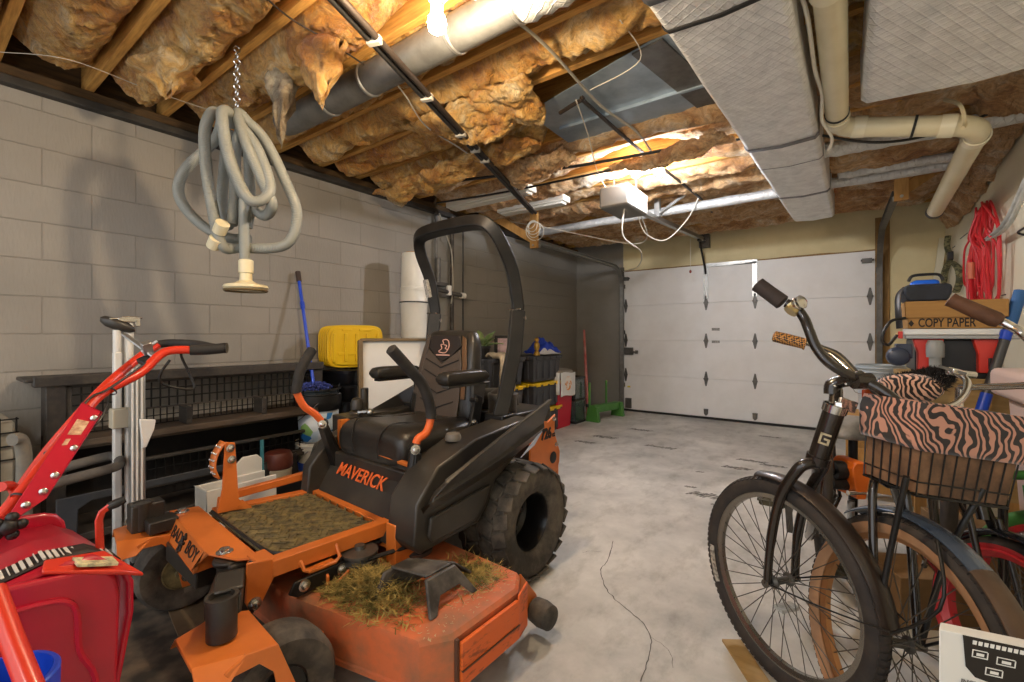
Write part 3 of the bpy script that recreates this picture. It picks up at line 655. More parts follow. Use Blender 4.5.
# casters on swivelling forks
for s in(1,-1):
    px,py=(.44,-1.25) if s>0 else (-.56,-1.2)
    td=V((.06,1.0,0)).normalized() if s>0 else V((.12,.99,0)).normalized(); axd=V((td.y,-td.x,0)); wc=V((px,py,.163))+td*.13
    b=MB(); w=.07
    prof=[(.075,-w*.75),(.115,-w),(.145,-w*.95),(.16,-w*.6),(.163,0),(.16,w*.6),(.145,w*.95),(.115,w),(.075,w*.75),(.07,0)]
    b.ring([(r-.163,z) for r,z in prof],.163,wc,axd,n=48); to=mp(b,'caster_tire',M_tire)
    b=MB(); b.lathe([(.08,-.05),(.07,-.054),(.06,-.03),(.03,-.03),(.028,-.075),(.012,-.078),(.012,.078),(.028,.075),(.03,.03),(.06,.03),(.07,.054),(.08,.05)],wc,axd,n=28); b.build('hub',M_rim if s>0 else mat('dusty_yellow_hub','8d7f52',.7,col2='3a3426',scale=16,mix=.8),to)
    b=MB(); up=V((0,0,1)); zt=.365
    # crown plate sweeping over the wheel, with two broad arms
    P=V((px,py,0)); 
    def q(a,t,z): return P+axd*a+td*t+up*z
    b.plate([q(-.115,.02,zt),q(-.075,-.085,zt),q(.075,-.085,zt),q(.115,.02,zt),q(.1,.10,zt-.02),q(-.1,.10,zt-.02)],(0,0,-.012))
    for k in(-1,1):
        b.plate([q(k*.115,.02,zt),q(k*.1,.1,zt-.02),q(k*.1,.165,.16),q(k*.1,.145,.12),q(k*.1,.118,.12),q(k*.105,.088,.28),q(k*.112,.05,.325),q(k*.122,-.02,.33),q(k*.122,-.03,zt-.02)],axd*k*.01)
        b.plate([q(k*.115,.02,zt),q(k*.075,-.085,zt),q(k*.13,-.085,zt-.05),q(k*.128,-.03,zt-.05)],axd*k*.01-up*.004)
    mp(b,'caster_fork',M_or,bevel=.003)
    b=MB(); b.lathe([(.036,zt),(.036,.465),(.039,.465),(.039,.475),(.03,.475),(.028,.46),(0,.458)],(px,py,0),n=26); mp(b,'pivot_tube',M_body)
    for k in(-1,1): bolt(q(k*.11,.135,.163),axd*k,.013)
    b=MB()
    if s>0: b.beam((px-.02,py+.01,.43),(.08,-1.1,.34),.085,.05); b.beam((px-.015,py+.02,.47),(.33,-1.19,.475),.07,.012)
    else: b.bb((-.61,-1.24,.36),(-.53,-1.13,.47)); b.bb((-.545,-1.2,.36),(-.46,-1.1,.41))
    mp(b,'front_axle_arm',M_body,bevel=.006)
# front frame: folded plate with the cut letters
b=MB()
b.plate([(-.56,-1.0,.4),(.15,-1.03,.4),(.1,-1.09,.4),(-.02,-1.135,.4),(-.08,-1.13,.4),(-.52,-1.105,.4),(-.6,-1.1,.4)],(0,0,-.008))
b.plate([(-.52,-1.105,.4),(-.06,-1.132,.4),(-.06,-1.165,.33),(-.52,-1.135,.33)],(0,.008,0))
b.plate([(-.52,-1.105,.4),(-.52,-1.135,.33),(-.52,-1.02,.33),(-.52,-1.02,.4)],(.006,0,0)); b.plate([(-.06,-1.132,.4),(-.06,-1.165,.33),(-.06,-1.05,.33),(-.06,-1.05,.4)],(-.006,0,0))
mp(b,'front_plate',M_or,bevel=.003)
fm=basis((.46,-.027,0),(0,.03,.07),(-.285,-1.1365,.366))
lt=text('BAD',"lettering",M_decal,.062,fm@Matrix.Translation((-.09,0,.0)),MW,.001,1.1); lt2=text('BOY',"lettering",M_decal,.062,fm@Matrix.Translation((.12,0,.0)),MW,.001,1.1)
b=MB()   # cut-out emblem between the words
for a,c,r in[((-.012,.02),(.012,-.03),.005),((-.02,-.01),(.02,.0),.006),((.0,.03),(.022,.015),.005),((-.02,-.03),(.0,-.035),.005),((-.018,.01),(-.018,-.03),.004)]:
    b.tube([fm@V((a[0],a[1],.001)),fm@V((c[0],c[1],.001))],r,n=6)
mp(b,'emblem',M_decal)
for p in[(.01,-1.095,.401),(-.535,-1.07,.401)]: bolt(p,(0,0,1),.017)
b=MB(); b.bb((-.03,-1.11,.19),(.1,-1.03,.385)); b.bb((-.45,-1.15,.25),(-.1,-1.05,.33)); b.lathe([(.05,0),(.05,.02)],(.035,-1.09,.37)); mp(b,'front_beam',M_body,bevel=.008)
b=MB(); b.plate([(.2,-1.1,.425),(.2,-1.02,.41),(.2,-1.0,.37),(.2,-1.06,.265),(.2,-1.09,.265),(.2,-1.105,.30)],(.01,0,0)); b.bb((.1,-1.06,.36),(.2,-1.0,.405)); mp(b,'side_gusset',M_or,bevel=.004)
bolt((.21,-1.077,.285),(1,0,0)); bolt((.15,-1.062,.38),(0,-1,0))
# foot deck: rails, tread mat, step tube
b=MB()
for p0,p1 in[((.19,-1.02),(.225,-.52)),((-.56+.1,-.98),(-.35,-.5))]:
    b.beam((p0[0],p0[1],.375),(p1[0],p1[1],.375),.05,.055)
b.beam((-.34,-.55,.385),(.2,-.57,.385),.075,.03); mp(b,'foot_deck_frame',M_or,bevel=.003)
b=MB(); b.plate([(-.47,-.99,.385),(.165,-1.01,.385),(.19,-.62,.385),(-.36,-.6,.385)],(0,0,.006))
for i in range(9):
    for j in range(8):
        u=i/8.5+(.06 if j%2 else 0); x=-.42+.55*u+.02; y=-.96+.335*j/7.2
        b.box((x,y,.393),(.055,.007,.005),(0,0,.6 if j%2 else -.6)); b.box((x+.02,y+.022,.393),(.055,.007,.005),(0,0,-.6 if j%2 else .6))
mp(b,'tread_mat',M_matt)
b=MB(); b.tube(catmull([(-.45,-.985,.398),(-.2,-.997,.402),(.1,-1.0,.4),(.17,-.97,.398)],4),.006,n=6); mp(b,'mat_edge',M_blackp)
b=MB(); b.beam((-.5,-.93,.43),(-.44,-.42,.46),.035,.035); b.beam((-.5,-.93,.43),(-.46,-.95,.385),.03,.03); mp(b,'step_tube',M_or,bevel=.004)
# lift pedal with a toothed foot pad
b=MB(); b.plate([(-.40,-.985,.40),(-.38,-.87,.40),(-.4,-.90,.44),(-.4,-.915,.69),(-.4,-.955,.70),(-.4,-.965,.5)],(.008,0,0)); b.plate([(-.42,-.985,.395),(-.36,-.86,.395),(-.38,-.89,.43),(-.4,-.965,.43)],(.0,0,.008)); o=mp(b,'pedal_arm',M_or,bevel=.002)
b=MB(); pr=[]
P=catmull([(-.4,-.955,.70),(-.4,-.985,.655),(-.4,-.995,.6),(-.4,-.98,.55)],4); pts=[p+V((-.03,-.004,.012 if i==0 else 0)) for i,p in enumerate(P)]
b.loft([[p+V((-.04,0,0)),p+V((.02,0,0))] for p in P],cap=False,closed=False); b.build('foot_pad',M_or,o,solid=.007)
b=MB()
for i,p in enumerate(P[2:-1:2]):
    for k in(-.03,-.008,.012): b.ball(p+V((k,-.005,0)),.006,8)
b.build('grip_stud',M_steel,o)
bolt((-.39,-.935,.67),(1,0,0),.011,o); bolt((-.39,-.93,.62),(1,0,0),.011,o)
# hand hold bracket, lift arm and links
b=MB(); b.tube([(.215,-.93,.37),(.245,-.93,.345),(.25,-.91,.335),(.255,-.82,.335),(.25,-.80,.345),(.225,-.8,.385)],.007,n=6); b.box((.242,-.87,.337),(.03,.1,.006)); mp(b,'side_step_bracket',M_or)
b=MB(); b.plate([(.25,-.99,.29),(.25,-.97,.325),(.25,-.79,.325),(.25,-.77,.3),(.25,-.79,.28),(.25,-.96,.27)],(.012,0,0)); b.bb((.25,-.815,.17),(.268,-.785,.31)); mp(b,'lift_arm',M_blackm,bevel=.003)
for p in[(.265,-.8,.303),(.265,-.94,.305),(.265,-.8,.2)]: bolt(p,(1,0,0),.013)
# cutting deck
prof=[(.745,-.84),(.8,-.755),(.8,-.44),(.74,-.35),(-.3,-.33),(-.72,-.45),(-.8,-.6),(-.75,-.83),(-.25,-.975),(.24,-.965)]
b=MB(); n=len(prof); cen=V((.0,-.65,0))
def ringz(z,k): return [V((cen.x+(x-cen.x)*k,cen.y+(y-cen.y)*k,z)) for x,y in prof]
b.loft([ringz(.095,1.0),ringz(.1,1.012),ringz(.115,1.012),ringz(.12,1.0),ringz(.245,1.0),ringz(.258,.985),ringz(.262,.95)],cap=False)
b.add(ringz(.262,.95),[tuple(range(n))]); b.add(ringz(.095,.96),[tuple(range(n-1,-1,-1))]); b.loft([ringz(.095,1.0),ringz(.095,.96)],cap=False)
dk=mp(b,'cutting_deck',M_ordirty,ang=30)
b=MB(); b.bb((.808,-.74,.1),(.822,-.46,.235)); b.plate([(.822,-.46,.1),(.822,-.46,.25),(.80,-.38,.26),(.80,-.38,.1)],(-.008,0,0)); b.build('discharge_baffle',mat('scuffed_orange','dd6422',.45,col2='7a3a18',scale=14,mix=.8,lo=.55,hi=.66,stretch=(1,1,3)),dk,bevel=.003)
b=MB(); b.bb((.79,-.752,.1),(.812,-.742,.245)); b.bb((.806,-.74,.148),(.8255,-.46,.153)); b.build('scuff_strip',mat('scuff_brown','5a3a28',.7),dk)
for (x,y) in[(.255,-.72),(.30,-.49),(-.3,-.62)]:
    b=MB(); b.lathe([(.07,.262),(.075,.28),(.062,.285),(.03,.29),(.03,.3),(.068,.305),(.068,.312),(.052,.316),(.052,.328),(.068,.332),(.068,.34),(.04,.343),(.02,.345),(.018,.36),(0,.362)],(x,y,0),n=32); b.build('blade_pulley',M_dgalv,dk)
b=MB(); b.tube([(.31,-.72,.322),(.36,-.49,.322)],.008,n=6); b.tube([(.2,-.72,.322),(.24,-.49,.322)],.008,n=6); b.tube([(.23,-.78,.322),(-.3,-.69,.322)],.008,n=6); b.tube([(.28,-.43,.322),(-.3,-.56,.322)],.008,n=6); b.build('drive_belt',M_rubber,dk)
b=MB()   # black belt shield standing on the deck
for x0,x1 in[(.44,.47),(.64,.66)]: pass
b.plate([(.47,-.82,.262),(.47,-.77,.35),(.47,-.66,.35),(.47,-.6,.262),(.47,-.65,.262),(.47,-.71,.29),(.47,-.76,.262)],(.014,0,0))
b.plate([(.69,-.76,.262),(.635,-.73,.36),(.635,-.60,.36),(.69,-.54,.262),(.69,-.565,.262),(.66,-.60,.30),(.66,-.69,.30),(.69,-.73,.262)],(.014,0,.002))
b.plate([(.47,-.74,.345),(.64,-.72,.36),(.64,-.61,.36),(.47,-.66,.345)],(0,0,.01)); b.plate([(.49,-.66,.35),(.64,-.6,.36),(.63,-.5,.28),(.52,-.52,.28)],(0,.006,.008))
b.build('belt_shield',mat('dusty_black','34312d',.6,col2='77716a',scale=12,mix=.6),dk,bevel=.006)
b=MB(); b.plate([(.22,-.86,.262),(.27,-.86,.262),(.27,-.86,.3),(.245,-.86,.325),(.22,-.86,.31)],(0,.01,0)); b.plate([(.275,-.91,.2),(.275,-.86,.26),(.275,-.78,.3),(.275,-.76,.262),(.275,-.78,.2)],(.008,0,0)); b.build('deck_bracket',M_or,dk,bevel=.003)
def roller(c,ax,w,lab):
    b=MB(); b.lathe([(.012,-w*.55),(.03,-w*.5),(.045,-w*.4),(.05,0),(.045,w*.4),(.03,w*.5),(.012,w*.55)],c,ax,n=24); o=b.build('deck_roller',M_tire,dk); return o
roller((.79,-.27,.085),(1,-.15,0),.1,''); roller((.47,-1.0,.075),(1,.1,0),.1,'')
b=MB(); b.plate([(.73,-.34,.25),(.73,-.24,.13),(.73,-.22,.08),(.73,-.3,.07),(.73,-.36,.12)],(.01,0,0)); b.build('roller_bracket',M_or,dk,bevel=.003); b=MB(); b.plate([(.41,-.955,.22),(.41,-1.0,.14),(.41,-1.03,.075),(.41,-.98,.06),(.41,-.93,.1)],(.01,0,0)); b.build('roller_bracket',M_or,dk,bevel=.003)
# body: dash panel, engine deck, side pods
b=MB(); b.plate([(-.36,-.60,.33),(.3,-.62,.33),(.3,-.55,.435),(.26,-.47,.595),(-.33,-.45,.60),(-.36,-.53,.44)],(0,.05,0)); b.bb((-.32,-.5,.3),(.28,.2,.58)); mp(b,'dash_panel',M_body,bevel=.006)
b=MB(); b.tube([(-.33,-.49,.445),(-.325,-.45,.615),(.255,-.47,.605)],.012,n=6); b.box((-.32,-.44,.66),(.03,.05,.14)); mp(b,'dash_trim',M_or)
tm=basis((.62,-.02,-.0),(-.03,.1,.155),(-.045,-.5195,.512))
text('MAVERICK','lettering',M_odecal,.082,tm@Matrix.Translation((0,0,.004)),MW,.0015,1.0,bold=.001)
def pod(s):
    fx=lambda x: x if s>0 else -.345-(x-.285)*.42
    body=[(-.605,.52),(-.62,.37),(-.59,.33),(-.27,.345),(-.21,.40),(-.15,.50),(.1,.63),(.11,.75),(-.28,.712),(-.5,.64)]
    b=MB(); b.plate([(fx(.285),y,z) for y,z in body],(s*.165*(1 if s>0 else .42),0,0))
    b.plate([(fx(.45),y,z) for y,z in[(-.55,.46),(-.56,.39),(-.54,.36),(-.30,.37),(-.24,.42),(-.2,.5)]],(s*.018,0,0)); o=mp(b,'side_pod',M_body,bevel=.014,seg=3)
    b=MB(); rings=[]   # flared wing over the tyre
    for u in[k/10 for k in range(11)]:
        y0=-.585+(.125+.585)*u; zb=.505+(.655-.505)*u+(-.015*math.sin(PI*u)); zt=.60+(.842-.60)*u**.92; yt=-.53+(.135+.53)*u
        ins=.03*(1-u)
        rings.append([V((fx(.45),y0+.01,zb-.03)),V((fx(.485-ins),y0,zb)),V((fx(.53-ins),(y0*.7+yt*.3),zb*.72+zt*.28)),V((fx(.525-ins),(y0*.6+yt*.4),zb*.6+zt*.4)),V((fx(.565-ins),yt,zt)),V((fx(.55-ins),yt,zt+.006)),V((fx(.48-ins),yt+.01,zt-.05)),V((fx(.44),yt+.02,zb*.5+zt*.5))])
    b.loft(rings); b.build('fender_wing',M_body,o,bevel=.003,ang=25)
    b=MB(); b.beam((fx(.545-.03),-.52,.605),(fx(.565),.13,.845),.006,.008); b.build('wing_edge',mat('worn_grey_edge','5d574e',.5),o)
    return o
p1=pod(1); pod(-1)
b=MB(); b.lathe([(.034,0),(.036,.012),(.03,.03),(.02,.033),(0,.034)],(.35,-.32,.70),n=16); b.build('fuel_cap',mat('grey_cap','6c655b',.5),p1)
b=MB(); b.plate([(.53,-.07,.60),(.535,.03,.64),(.548,.075,.70),(.547,.02,.675)],(.004,0,0)); b.build('silver_decal',mat('pale_blue_decal','b9c4d8',.35),p1)
b=MB(); b.bb((.28,-.62,.26),(.34,-.52,.42)); b.bb((.2,-.6,.3),(.3,-.56,.36)); mp(b,'frame_bracket',M_or,bevel=.004)
# seat
sx=-.06
b=MB(); 
def cush(u,v):
    a=2*PI*u; return None
rings=[]
for y,z0,z1,w in[(-.47,.61,.66,.19),(-.485,.58,.70,.235),(-.465,.56,.74,.265),(-.41,.555,.757,.275),(-.3,.56,.748,.28),(-.18,.57,.733,.28),(-.05,.58,.735,.27),(.03,.6,.74,.23)]:
    r=[]
    for k in range(20):
        a=2*PI*k/20; ca,sa=math.cos(a),math.sin(a); ex=.55
        x=w*math.copysign(abs(ca)**ex,ca); zz=(z0+z1)/2+(z1-z0)/2*math.copysign(abs(sa)**ex,sa)
        if sa>0 and abs(x)<w*.5 and y>-.42: zz-=.018
        r.append(V((sx+x,y,zz)))
    rings.append(r)
b.loft(rings); st=mp(b,'seat_cushion',M_seat,ang=70,sub=1)
b=MB()
for k in(-1,1): b.tube(catmull([(sx+k*.1,-.488,.6),(sx+k*.105,-.489,.69),(sx+k*.13,-.43,.753),(sx+k*.13,-.25,.733),(sx+k*.12,-.08,.727)],5),.0035,n=5)
b.build('piping',M_stitch,st)
lean=.2
def bk(x,h,off): # point on backrest, h up the back
    return V((sx-.03+x*1.06,.02+h*lean+off,.70+h))
def wid(h): return .235 if h<.12 else .235-(h-.12)*.13 if h<.4 else .199-((h-.4)/.085)**2*.05
rings=[]
for h,d in[(0,.03),(.02,.05),(.1,.06),(.2,.062),(.3,.06),(.4,.055),(.45,.048),(.475,.035),(.487,.015)]:
    r=[]; w=wid(min(h,.485))
    for k in range(24):
        a=2*PI*k/24; ca,sa=math.cos(a),math.sin(a); x=w*math.copysign(abs(ca)**.5,ca); y=d*math.copysign(abs(sa)**.7,sa)
        if sa<0: y+= -.014*(abs(x)/w)**3+ .006
        r.append(bk(x,h,y))
    rings.append(r)
b=MB(); b.loft(rings); bk_o=mp(b,'seat_back',M_seat,ang=70,sub=1)
def inset(pts,t,m,name,th=.006):
    b=MB(); b.plate([bk(x,h,-.057+t) for x,h in pts],(0,-th,0)); return b.build(name,m,bk_o,bevel=.004)
inset([(-.16,.0),(.16,.0),(.16,.12),(.145,.3),(.12,.38),(.0,.30),(-.12,.38),(-.145,.3),(-.16,.12)],.0,M_vin2,'back_panel')
inset([(-.105,.458),(.105,.458),(.125,.40),(.06,.34),(0,.315),(-.06,.34),(-.125,.40)],.002,M_decal,'logo_panel')
for k in(-1,1): inset([(k*.122,.455),(k*.15,.44),(k*.178,.3),(k*.195,.12),(k*.165,.12),(k*.148,.30),(k*.13,.38)],.004,M_vin3 if k>0 else M_vin2,'side_bolster')  # near bolster tan: edge highlight put into the vinyl colour
b=MB()
for h in(.06,.14,.22,.28): b.tube([bk(-.125,h+.045,-.064),bk(0,h,-.066),bk(.125,h+.045,-.064)],.0035,n=5)
b.build('quilt_seam',M_stitch,bk_o)
b=MB(); q=lambda x,h: bk(x,h,-.063)
for path in[[(-.035,.37),(-.015,.385),(-.025,.405),(-.005,.41),(-.015,.43),(.01,.435),(.03,.425)],[(.03,.425),(.038,.4),(.03,.375),(.01,.36),(-.035,.365)],[(.0,.405),(.02,.4),(.012,.385),(.028,.38)]]:
    b.tube(catmull([q(*p) for p in path],4),.0028,n=5)
b.tube([q(-.05,.348),q(.05,.348)],.004,n=5); b.build('bull_emblem',mat('pale_pink_thread','d9a89a',.6),bk_o)
# armrests
for s,x,y0 in((1,.2,-.22),(-1,-.34,-.22)):
    b=MB(); rings=[]
    for y,h in[(y0-.03,.014),(y0-.02,.03),(y0+.02,.036),(y0+.2,.035),(y0+.25,.03),(y0+.265,.014)]:
        rings.append([V((x+.042*math.copysign(abs(math.cos(a))**.6,math.cos(a)),y,.95+h*math.copysign(abs(math.sin(a))**.6,math.sin(a)))) for a in[2*PI*k/16 for k in range(16)]])
    b.loft(rings); a=mp(b,'armrest',M_seat,ang=60)
    b=MB(); b.box((x,y0+.14,.912),(.05,.3,.012)); b.plate([(x-s*.05,.0,.90),(x-s*.05,.1,.93),(x-s*.05,.08,.80),(x-s*.05,.0,.74)],(s*.02,0,0)); b.build('armrest_bracket',M_dgalv if s>0 else M_blackm,a,bevel=.003)
b=MB(); b.plate([(.2,-.16,.62),(.2,-.02,.62),(.2,.02,.84),(.2,-.03,.86),(.2,-.07,.72)],(.02,0,0)); b.tube([(.19,-.04,.83),(.25,-.06,.835)],.012,n=8); mp(b,'seat_hinge',M_blackm,bevel=.004)
bolt((.22,-.05,.72),(1,0,0),.012)
# steering levers
def lever(x,path,grip,base,inw):
    P=catmull([(x+inw*i,y,z) for i,(y,z) in enumerate(path)],6); n=len(P); k=int(n*grip)
    b=MB(); b.tube(P[k:],.017,n=12); a=mp(b,'steering_lever',M_odecal)
    b=MB(); b.tube([P[0]+(P[0]-P[1]).normalized()*.006]+P[:k+1],[.014]+[.0235]*(k+1),n=12); b.build('grip',M_rubber,a)
    b=MB(); e=P[-1]; b.tube([e,V(base)],.02,n=8); b.ball(e,.026,10); b.beam(e+V((0,0,-.02)),V(base)-V((0,0,.1)),.03,.05,up=(1,0,0)); b.build('lever_base',M_blackm,a,bevel=.003)
    bolt(e+V((.02,-.015,0)),(1,-.5,0),.013,a)
lever(-.33,[(-.60,1.09),(-.655,1.0),(-.672,.93),(-.675,.89),(-.64,.82),(-.585,.775),(-.545,.725)],.5,(-.32,-.47,.56),0)
lever(.3,[(-.61,1.105),(-.53,1.03),(-.45,.95),(-.41,.86),(-.405,.80),(-.43,.745),(-.475,.725),(-.49,.69)],.56,(.3,-.53,.47),0)
# console details, engine, rear plate
b=MB(); b.lathe([(.05,.60),(.06,.66),(.058,.7),(.04,.705),(.04,.715)],(-.42,-.3,.03),n=16); b.lathe([(.034,.72),(.036,.75),(.028,.78),(0,.79)],(-.42,-.3,.03),n=14); b.bb((-.5,-.4,.6),(-.36,-.05,.73)); b.cyl((-.47,-.22,.72),(-.47,-.22,.86),.022,n=12); mp(b,'side_console',M_body,bevel=.006)
b=MB(); b.tube([(-.36,-.33,.745),(-.31,-.3,.75)],.012,n=8); b.ball((-.3,-.3,.75),.02,10); mp(b,'choke_lever',M_steel)
b=MB(); b.bb((-.26,.22,.42),(.24,.62,.72)); b.lathe([(.13,.72),(.14,.74),(.135,.79),(.1,.82),(0,.83)],(-.05,.42,0),n=28); b.lathe([(.075,.70),(.08,.72),(.08,.8),(.07,.84),(.04,.86),(0,.865)],(.16,.25,0),n=20); b.bb((-.2,.3,.7),(.05,.55,.8)); en=mp(b,'engine',M_body,bevel=.01)
b=MB(); b.lathe([(.082,.8),(.084,.815),(.084,.83),(.08,.835)],(.16,.25,0),n=20); b.bb((-.24,.18,.76),(-.05,.24,.79)); b.build('cooling_band',M_dgalv,en)
b=MB(); b.plate([(.36,.24,.72),(.36,.30,.705),(.36,.41,.67),(.36,.487,.705),(.36,.482,.66),(.36,.478,.60),(.36,.535,.48),(.36,.53,.42),(.36,.50,.37),(.36,.24,.37)],(-.012,0,0)); b.bb((-.42,.5,.33),(.36,.52,.5)); rp=mp(b,'rear_plate',M_or,bevel=.004)
b=MB(); b.lathe([(.032,0),(.034,.002),(.022,.003),(.0,.003)],(.36,.46,.46),(1,0,0),n=20); b.build('plate_hole',M_blackm,rp)
nm=basis((0,1,0),(0,0,1),(.363,.40,.605))
text('726','lettering',M_decal,.08,nm@Matrix.Translation((-.012,0,0)),MW,.001,.85,bold=.004); text('cc','lettering',M_decal,.04,nm@Matrix.Translation((.062,-.012,0)),MW,.001,.8,bold=.002)
for p in[(.361,.465,.68),(.361,.49,.53)]: bolt(p,(1,0,0),.008,rp)
# roll bar
def rops():
    h=[(.325,.07,.78),(.325,.17,1.08),(.325,.2,1.22),(.325,.2,1.32),(.322,.155,1.5),(.31,.075,1.64),(.275,.03,1.715),(.2,.015,1.745)]
    return [(x-.02,y,z) for x,y,z in h]+[(-.02,.012,1.752)]+[(-x-.02,y,z) for x,y,z in h[::-1]]
R_=rops()
b=MB(); P=[V(p) for p in R_[2:-2]]; P=[P[0]]+catmull(P[1:-1],4)+[P[-1]]
b.tube(P,.046,n=4,up=(0,1,0)); rb=mp(b,'roll_bar',M_blackm,bevel=.008,ang=50)
for s,rx in((1,.305),(-1,-.345)):
    b=MB(); P=[V((rx,.05,.74)),V((rx,.09,.84)),V((rx,.17,1.08)),V((rx,.2,1.29))]; b.tube(P,.054,n=4,up=(0,1,0)); b.bb((rx-.06,.0,.70),(rx+.06,.12,.76)); o=b.build('roll_bar_post',M_blackm,rb,bevel=.006,ang=50)
    b=MB(); b.cyl((rx-.05,.2,1.25),(rx+.05,.2,1.25),.012,n=8); b.tube([(rx+.04,.17,1.295),(rx-.04,.17,1.295)],.005,n=6); b.build('hinge_pin',M_steel,rb)
b=MB(); b.box((-.34,.153,1.45),(.03,.064,.11),(.25,0,0)); b.build('warning_label',mat('label_grey','b7b4ae',.5,col2='57544f',scale=60,mix=.8),rb)
# clippings on the deck
b=MB(); rr=random.Random(3)
MWM=wrap(MW)
for i in range(5200):
    t=rr.random()
    if t<.62: x,y=rr.gauss(.40,.10),rr.gauss(-.78,.06)
    elif t<.8: x,y=rr.gauss(.6,.06),rr.gauss(-.47,.05)
    else: x,y=rr.gauss(.3,.1),rr.gauss(-.80,.09)
    if not(.08<x<.74 and -.90<y<-.38): continue
    hh=.075*math.exp(-((x-.42)/.12)**2-((y+.77)/.075)**2); z=.264+rr.random()*hh
    a=rr.uniform(0,2*PI); l=rr.uniform(.02,.065); d=V((math.cos(a),math.sin(a),rr.uniform(-.1,.5))).normalized()*l; w=V((-d.y,d.x,0)).normalized()*.0017
    p=V((x,y,z)); b.add([p-w,p+w,p+d*.6+w*.7,p+d,p+d*.6-w*.7],[(0,1,2,3,4)])
b.xf(MWM); o=b.build('grass_clippings',mat('dry_clippings','b39a55',.9,col2='5c5424',scale=30,mix=1,lo=.42,hi=.58),smooth=False,weld=False); tag(o,'dry grass clippings heaped on the orange mower deck','grass clippings'); stuff(o)
b=MB(); rr=random.Random(5)
for i in range(500):
    x,y=rr.uniform(.45,.78),rr.uniform(-.85,-.4); 
    if rr.random()<.5: x,y=rr.gauss(.68,.03),rr.gauss(-.5,.06)
    a=rr.uniform(0,2*PI); l=rr.uniform(.006,.016); d=V((math.cos(a),math.sin(a),.1))*l; w=V((-d.y,d.x,0)).normalized()*.0015; p=V((min(x,.78),min(max(y,-.82),-.38),.2635)); b.add([p-w,p+w,p+d],[(0,1,2)])
b.xf(MWM); o=b.build('wood_chips',mat('pale_chaff','b8a984',.9),smooth=False,weld=False); tag(o,'pale chaff sprinkled on the corner of the orange mower deck','chaff'); stuff(o)
# ---------------------------------------------------------------- left side: hose, rack, pole stand, snow blower
M_hose=mat('grey_hose','84867f',.5,col2='74766f',scale=8,mix=.4)
def hosewave(b,pts,r,n=12,pitch=.013,depth=.10):
    P=catmull(pts,14); L=[0]
    for i in range(1,len(P)): L.append(L[-1]+(P[i]-P[i-1]).length)
    m=int(L[-1]/(pitch/2)); out=[];rs=[];j=0
    for i in range(m+1):
        d=L[-1]*i/m
        while j<len(L)-2 and L[j+1]<d: j+=1
        t=(d-L[j])/max(1e-9,L[j+1]-L[j]); out.append(P[j].lerp(P[j+1],min(1,t))); rs.append(r*(1+(depth/2 if i%2 else -depth/2)))
    b.tube(out,rs,n=n)
t=thing('vacuum_hose','coiled grey ribbed hose hanging from chain with cream floor head','hose',(-2.33,.98,1.0))
hp=lambda px,py,zc=2.16: PC(px,py,zc)
r=.03
coils=[[(222,118,2.2),(213,112,2.12),(205,130,2.1),(206,165,2.1),(212,205,2.1),(222,245,2.13),(240,248,2.2),(285,245,2.2),(297,215,2.2),(285,180,2.18),(265,140,2.18),(248,122,2.16)],
 [(248,122,2.16),(238,113,2.14),(245,140,2.1),(262,180,2.1),(272,205,2.12),(262,215,2.2),(240,190,2.2),(226,150,2.2),(222,118,2.24)],
 [(222,118,2.24),(215,140,2.25),(185,170,2.2),(179,195,2.2),(196,220,2.2),(222,236,2.22),(250,240,2.24)],
 [(232,125,2.18),(228,112,2.1),(222,116,2.06),(230,160,2.05),(250,200,2.06),(270,190,2.1),(258,150,2.12),(240,125,2.12)],
 [(240,130,2.22),(236,150,2.22),(234,200,2.2),(232,225,2.18)],
 [(246,135,2.2),(249,160,2.2),(250,200,2.2),(247,228,2.2)],
 [(228,130,2.24),(224,170,2.24),(222,205,2.24),(228,228,2.22)]]
for c in coils:
    b=MB(); hosewave(b,[hp(*p) for p in c],.0245,pitch=.008,depth=.06); b.build('hose_loop',M_hose,t,world=True)
b=MB(); hosewave(b,[hp(244,200),hp(244,230),hp(245,262)],.023,pitch=.008,depth=.06); b.build('hose_end',M_hose,t,world=True)
b=MB(); fc=hp(246,290); b.lathe([(.0,-.012),(.085,-.01),(.097,.0),(.092,.012),(.05,.022),(.028,.035),(.026,.07),(.032,.072),(.032,.13),(.026,.135)],(fc.x,fc.y,fc.z+.01),n=32); b.build('floor_head',M_cream,t,world=True)
b=MB(); b.ring([(0,-.006),(.006,0),(0,.006)],.09,(fc.x,fc.y,fc.z-.003),n=32); b.build('rim_gasket',mat('brown_gasket','6b5a3c',.6),t,world=True)
for p in[(221,228,2.1),(215,243,2.12)]:
    q_=hp(*p); b=MB(); b.cyl(q_-V((.02,0,.015)),q_+V((.02,0,.02)),.03,n=16); b.build('hose_coupling',M_cream,t,world=True)
b=MB()
for i in range(12):
    a=hp(237,118,2.16); z=a.z+.0+i*.03; b.ring([(.0035*math.cos(q),.0035*math.sin(q)) for q in(0,1.57,3.14,4.71)],.014,(a.x,a.y,z),(1,0,0) if i%2 else (0,1,0),n=10)
b.build('chain',M_steel,t,world=True)
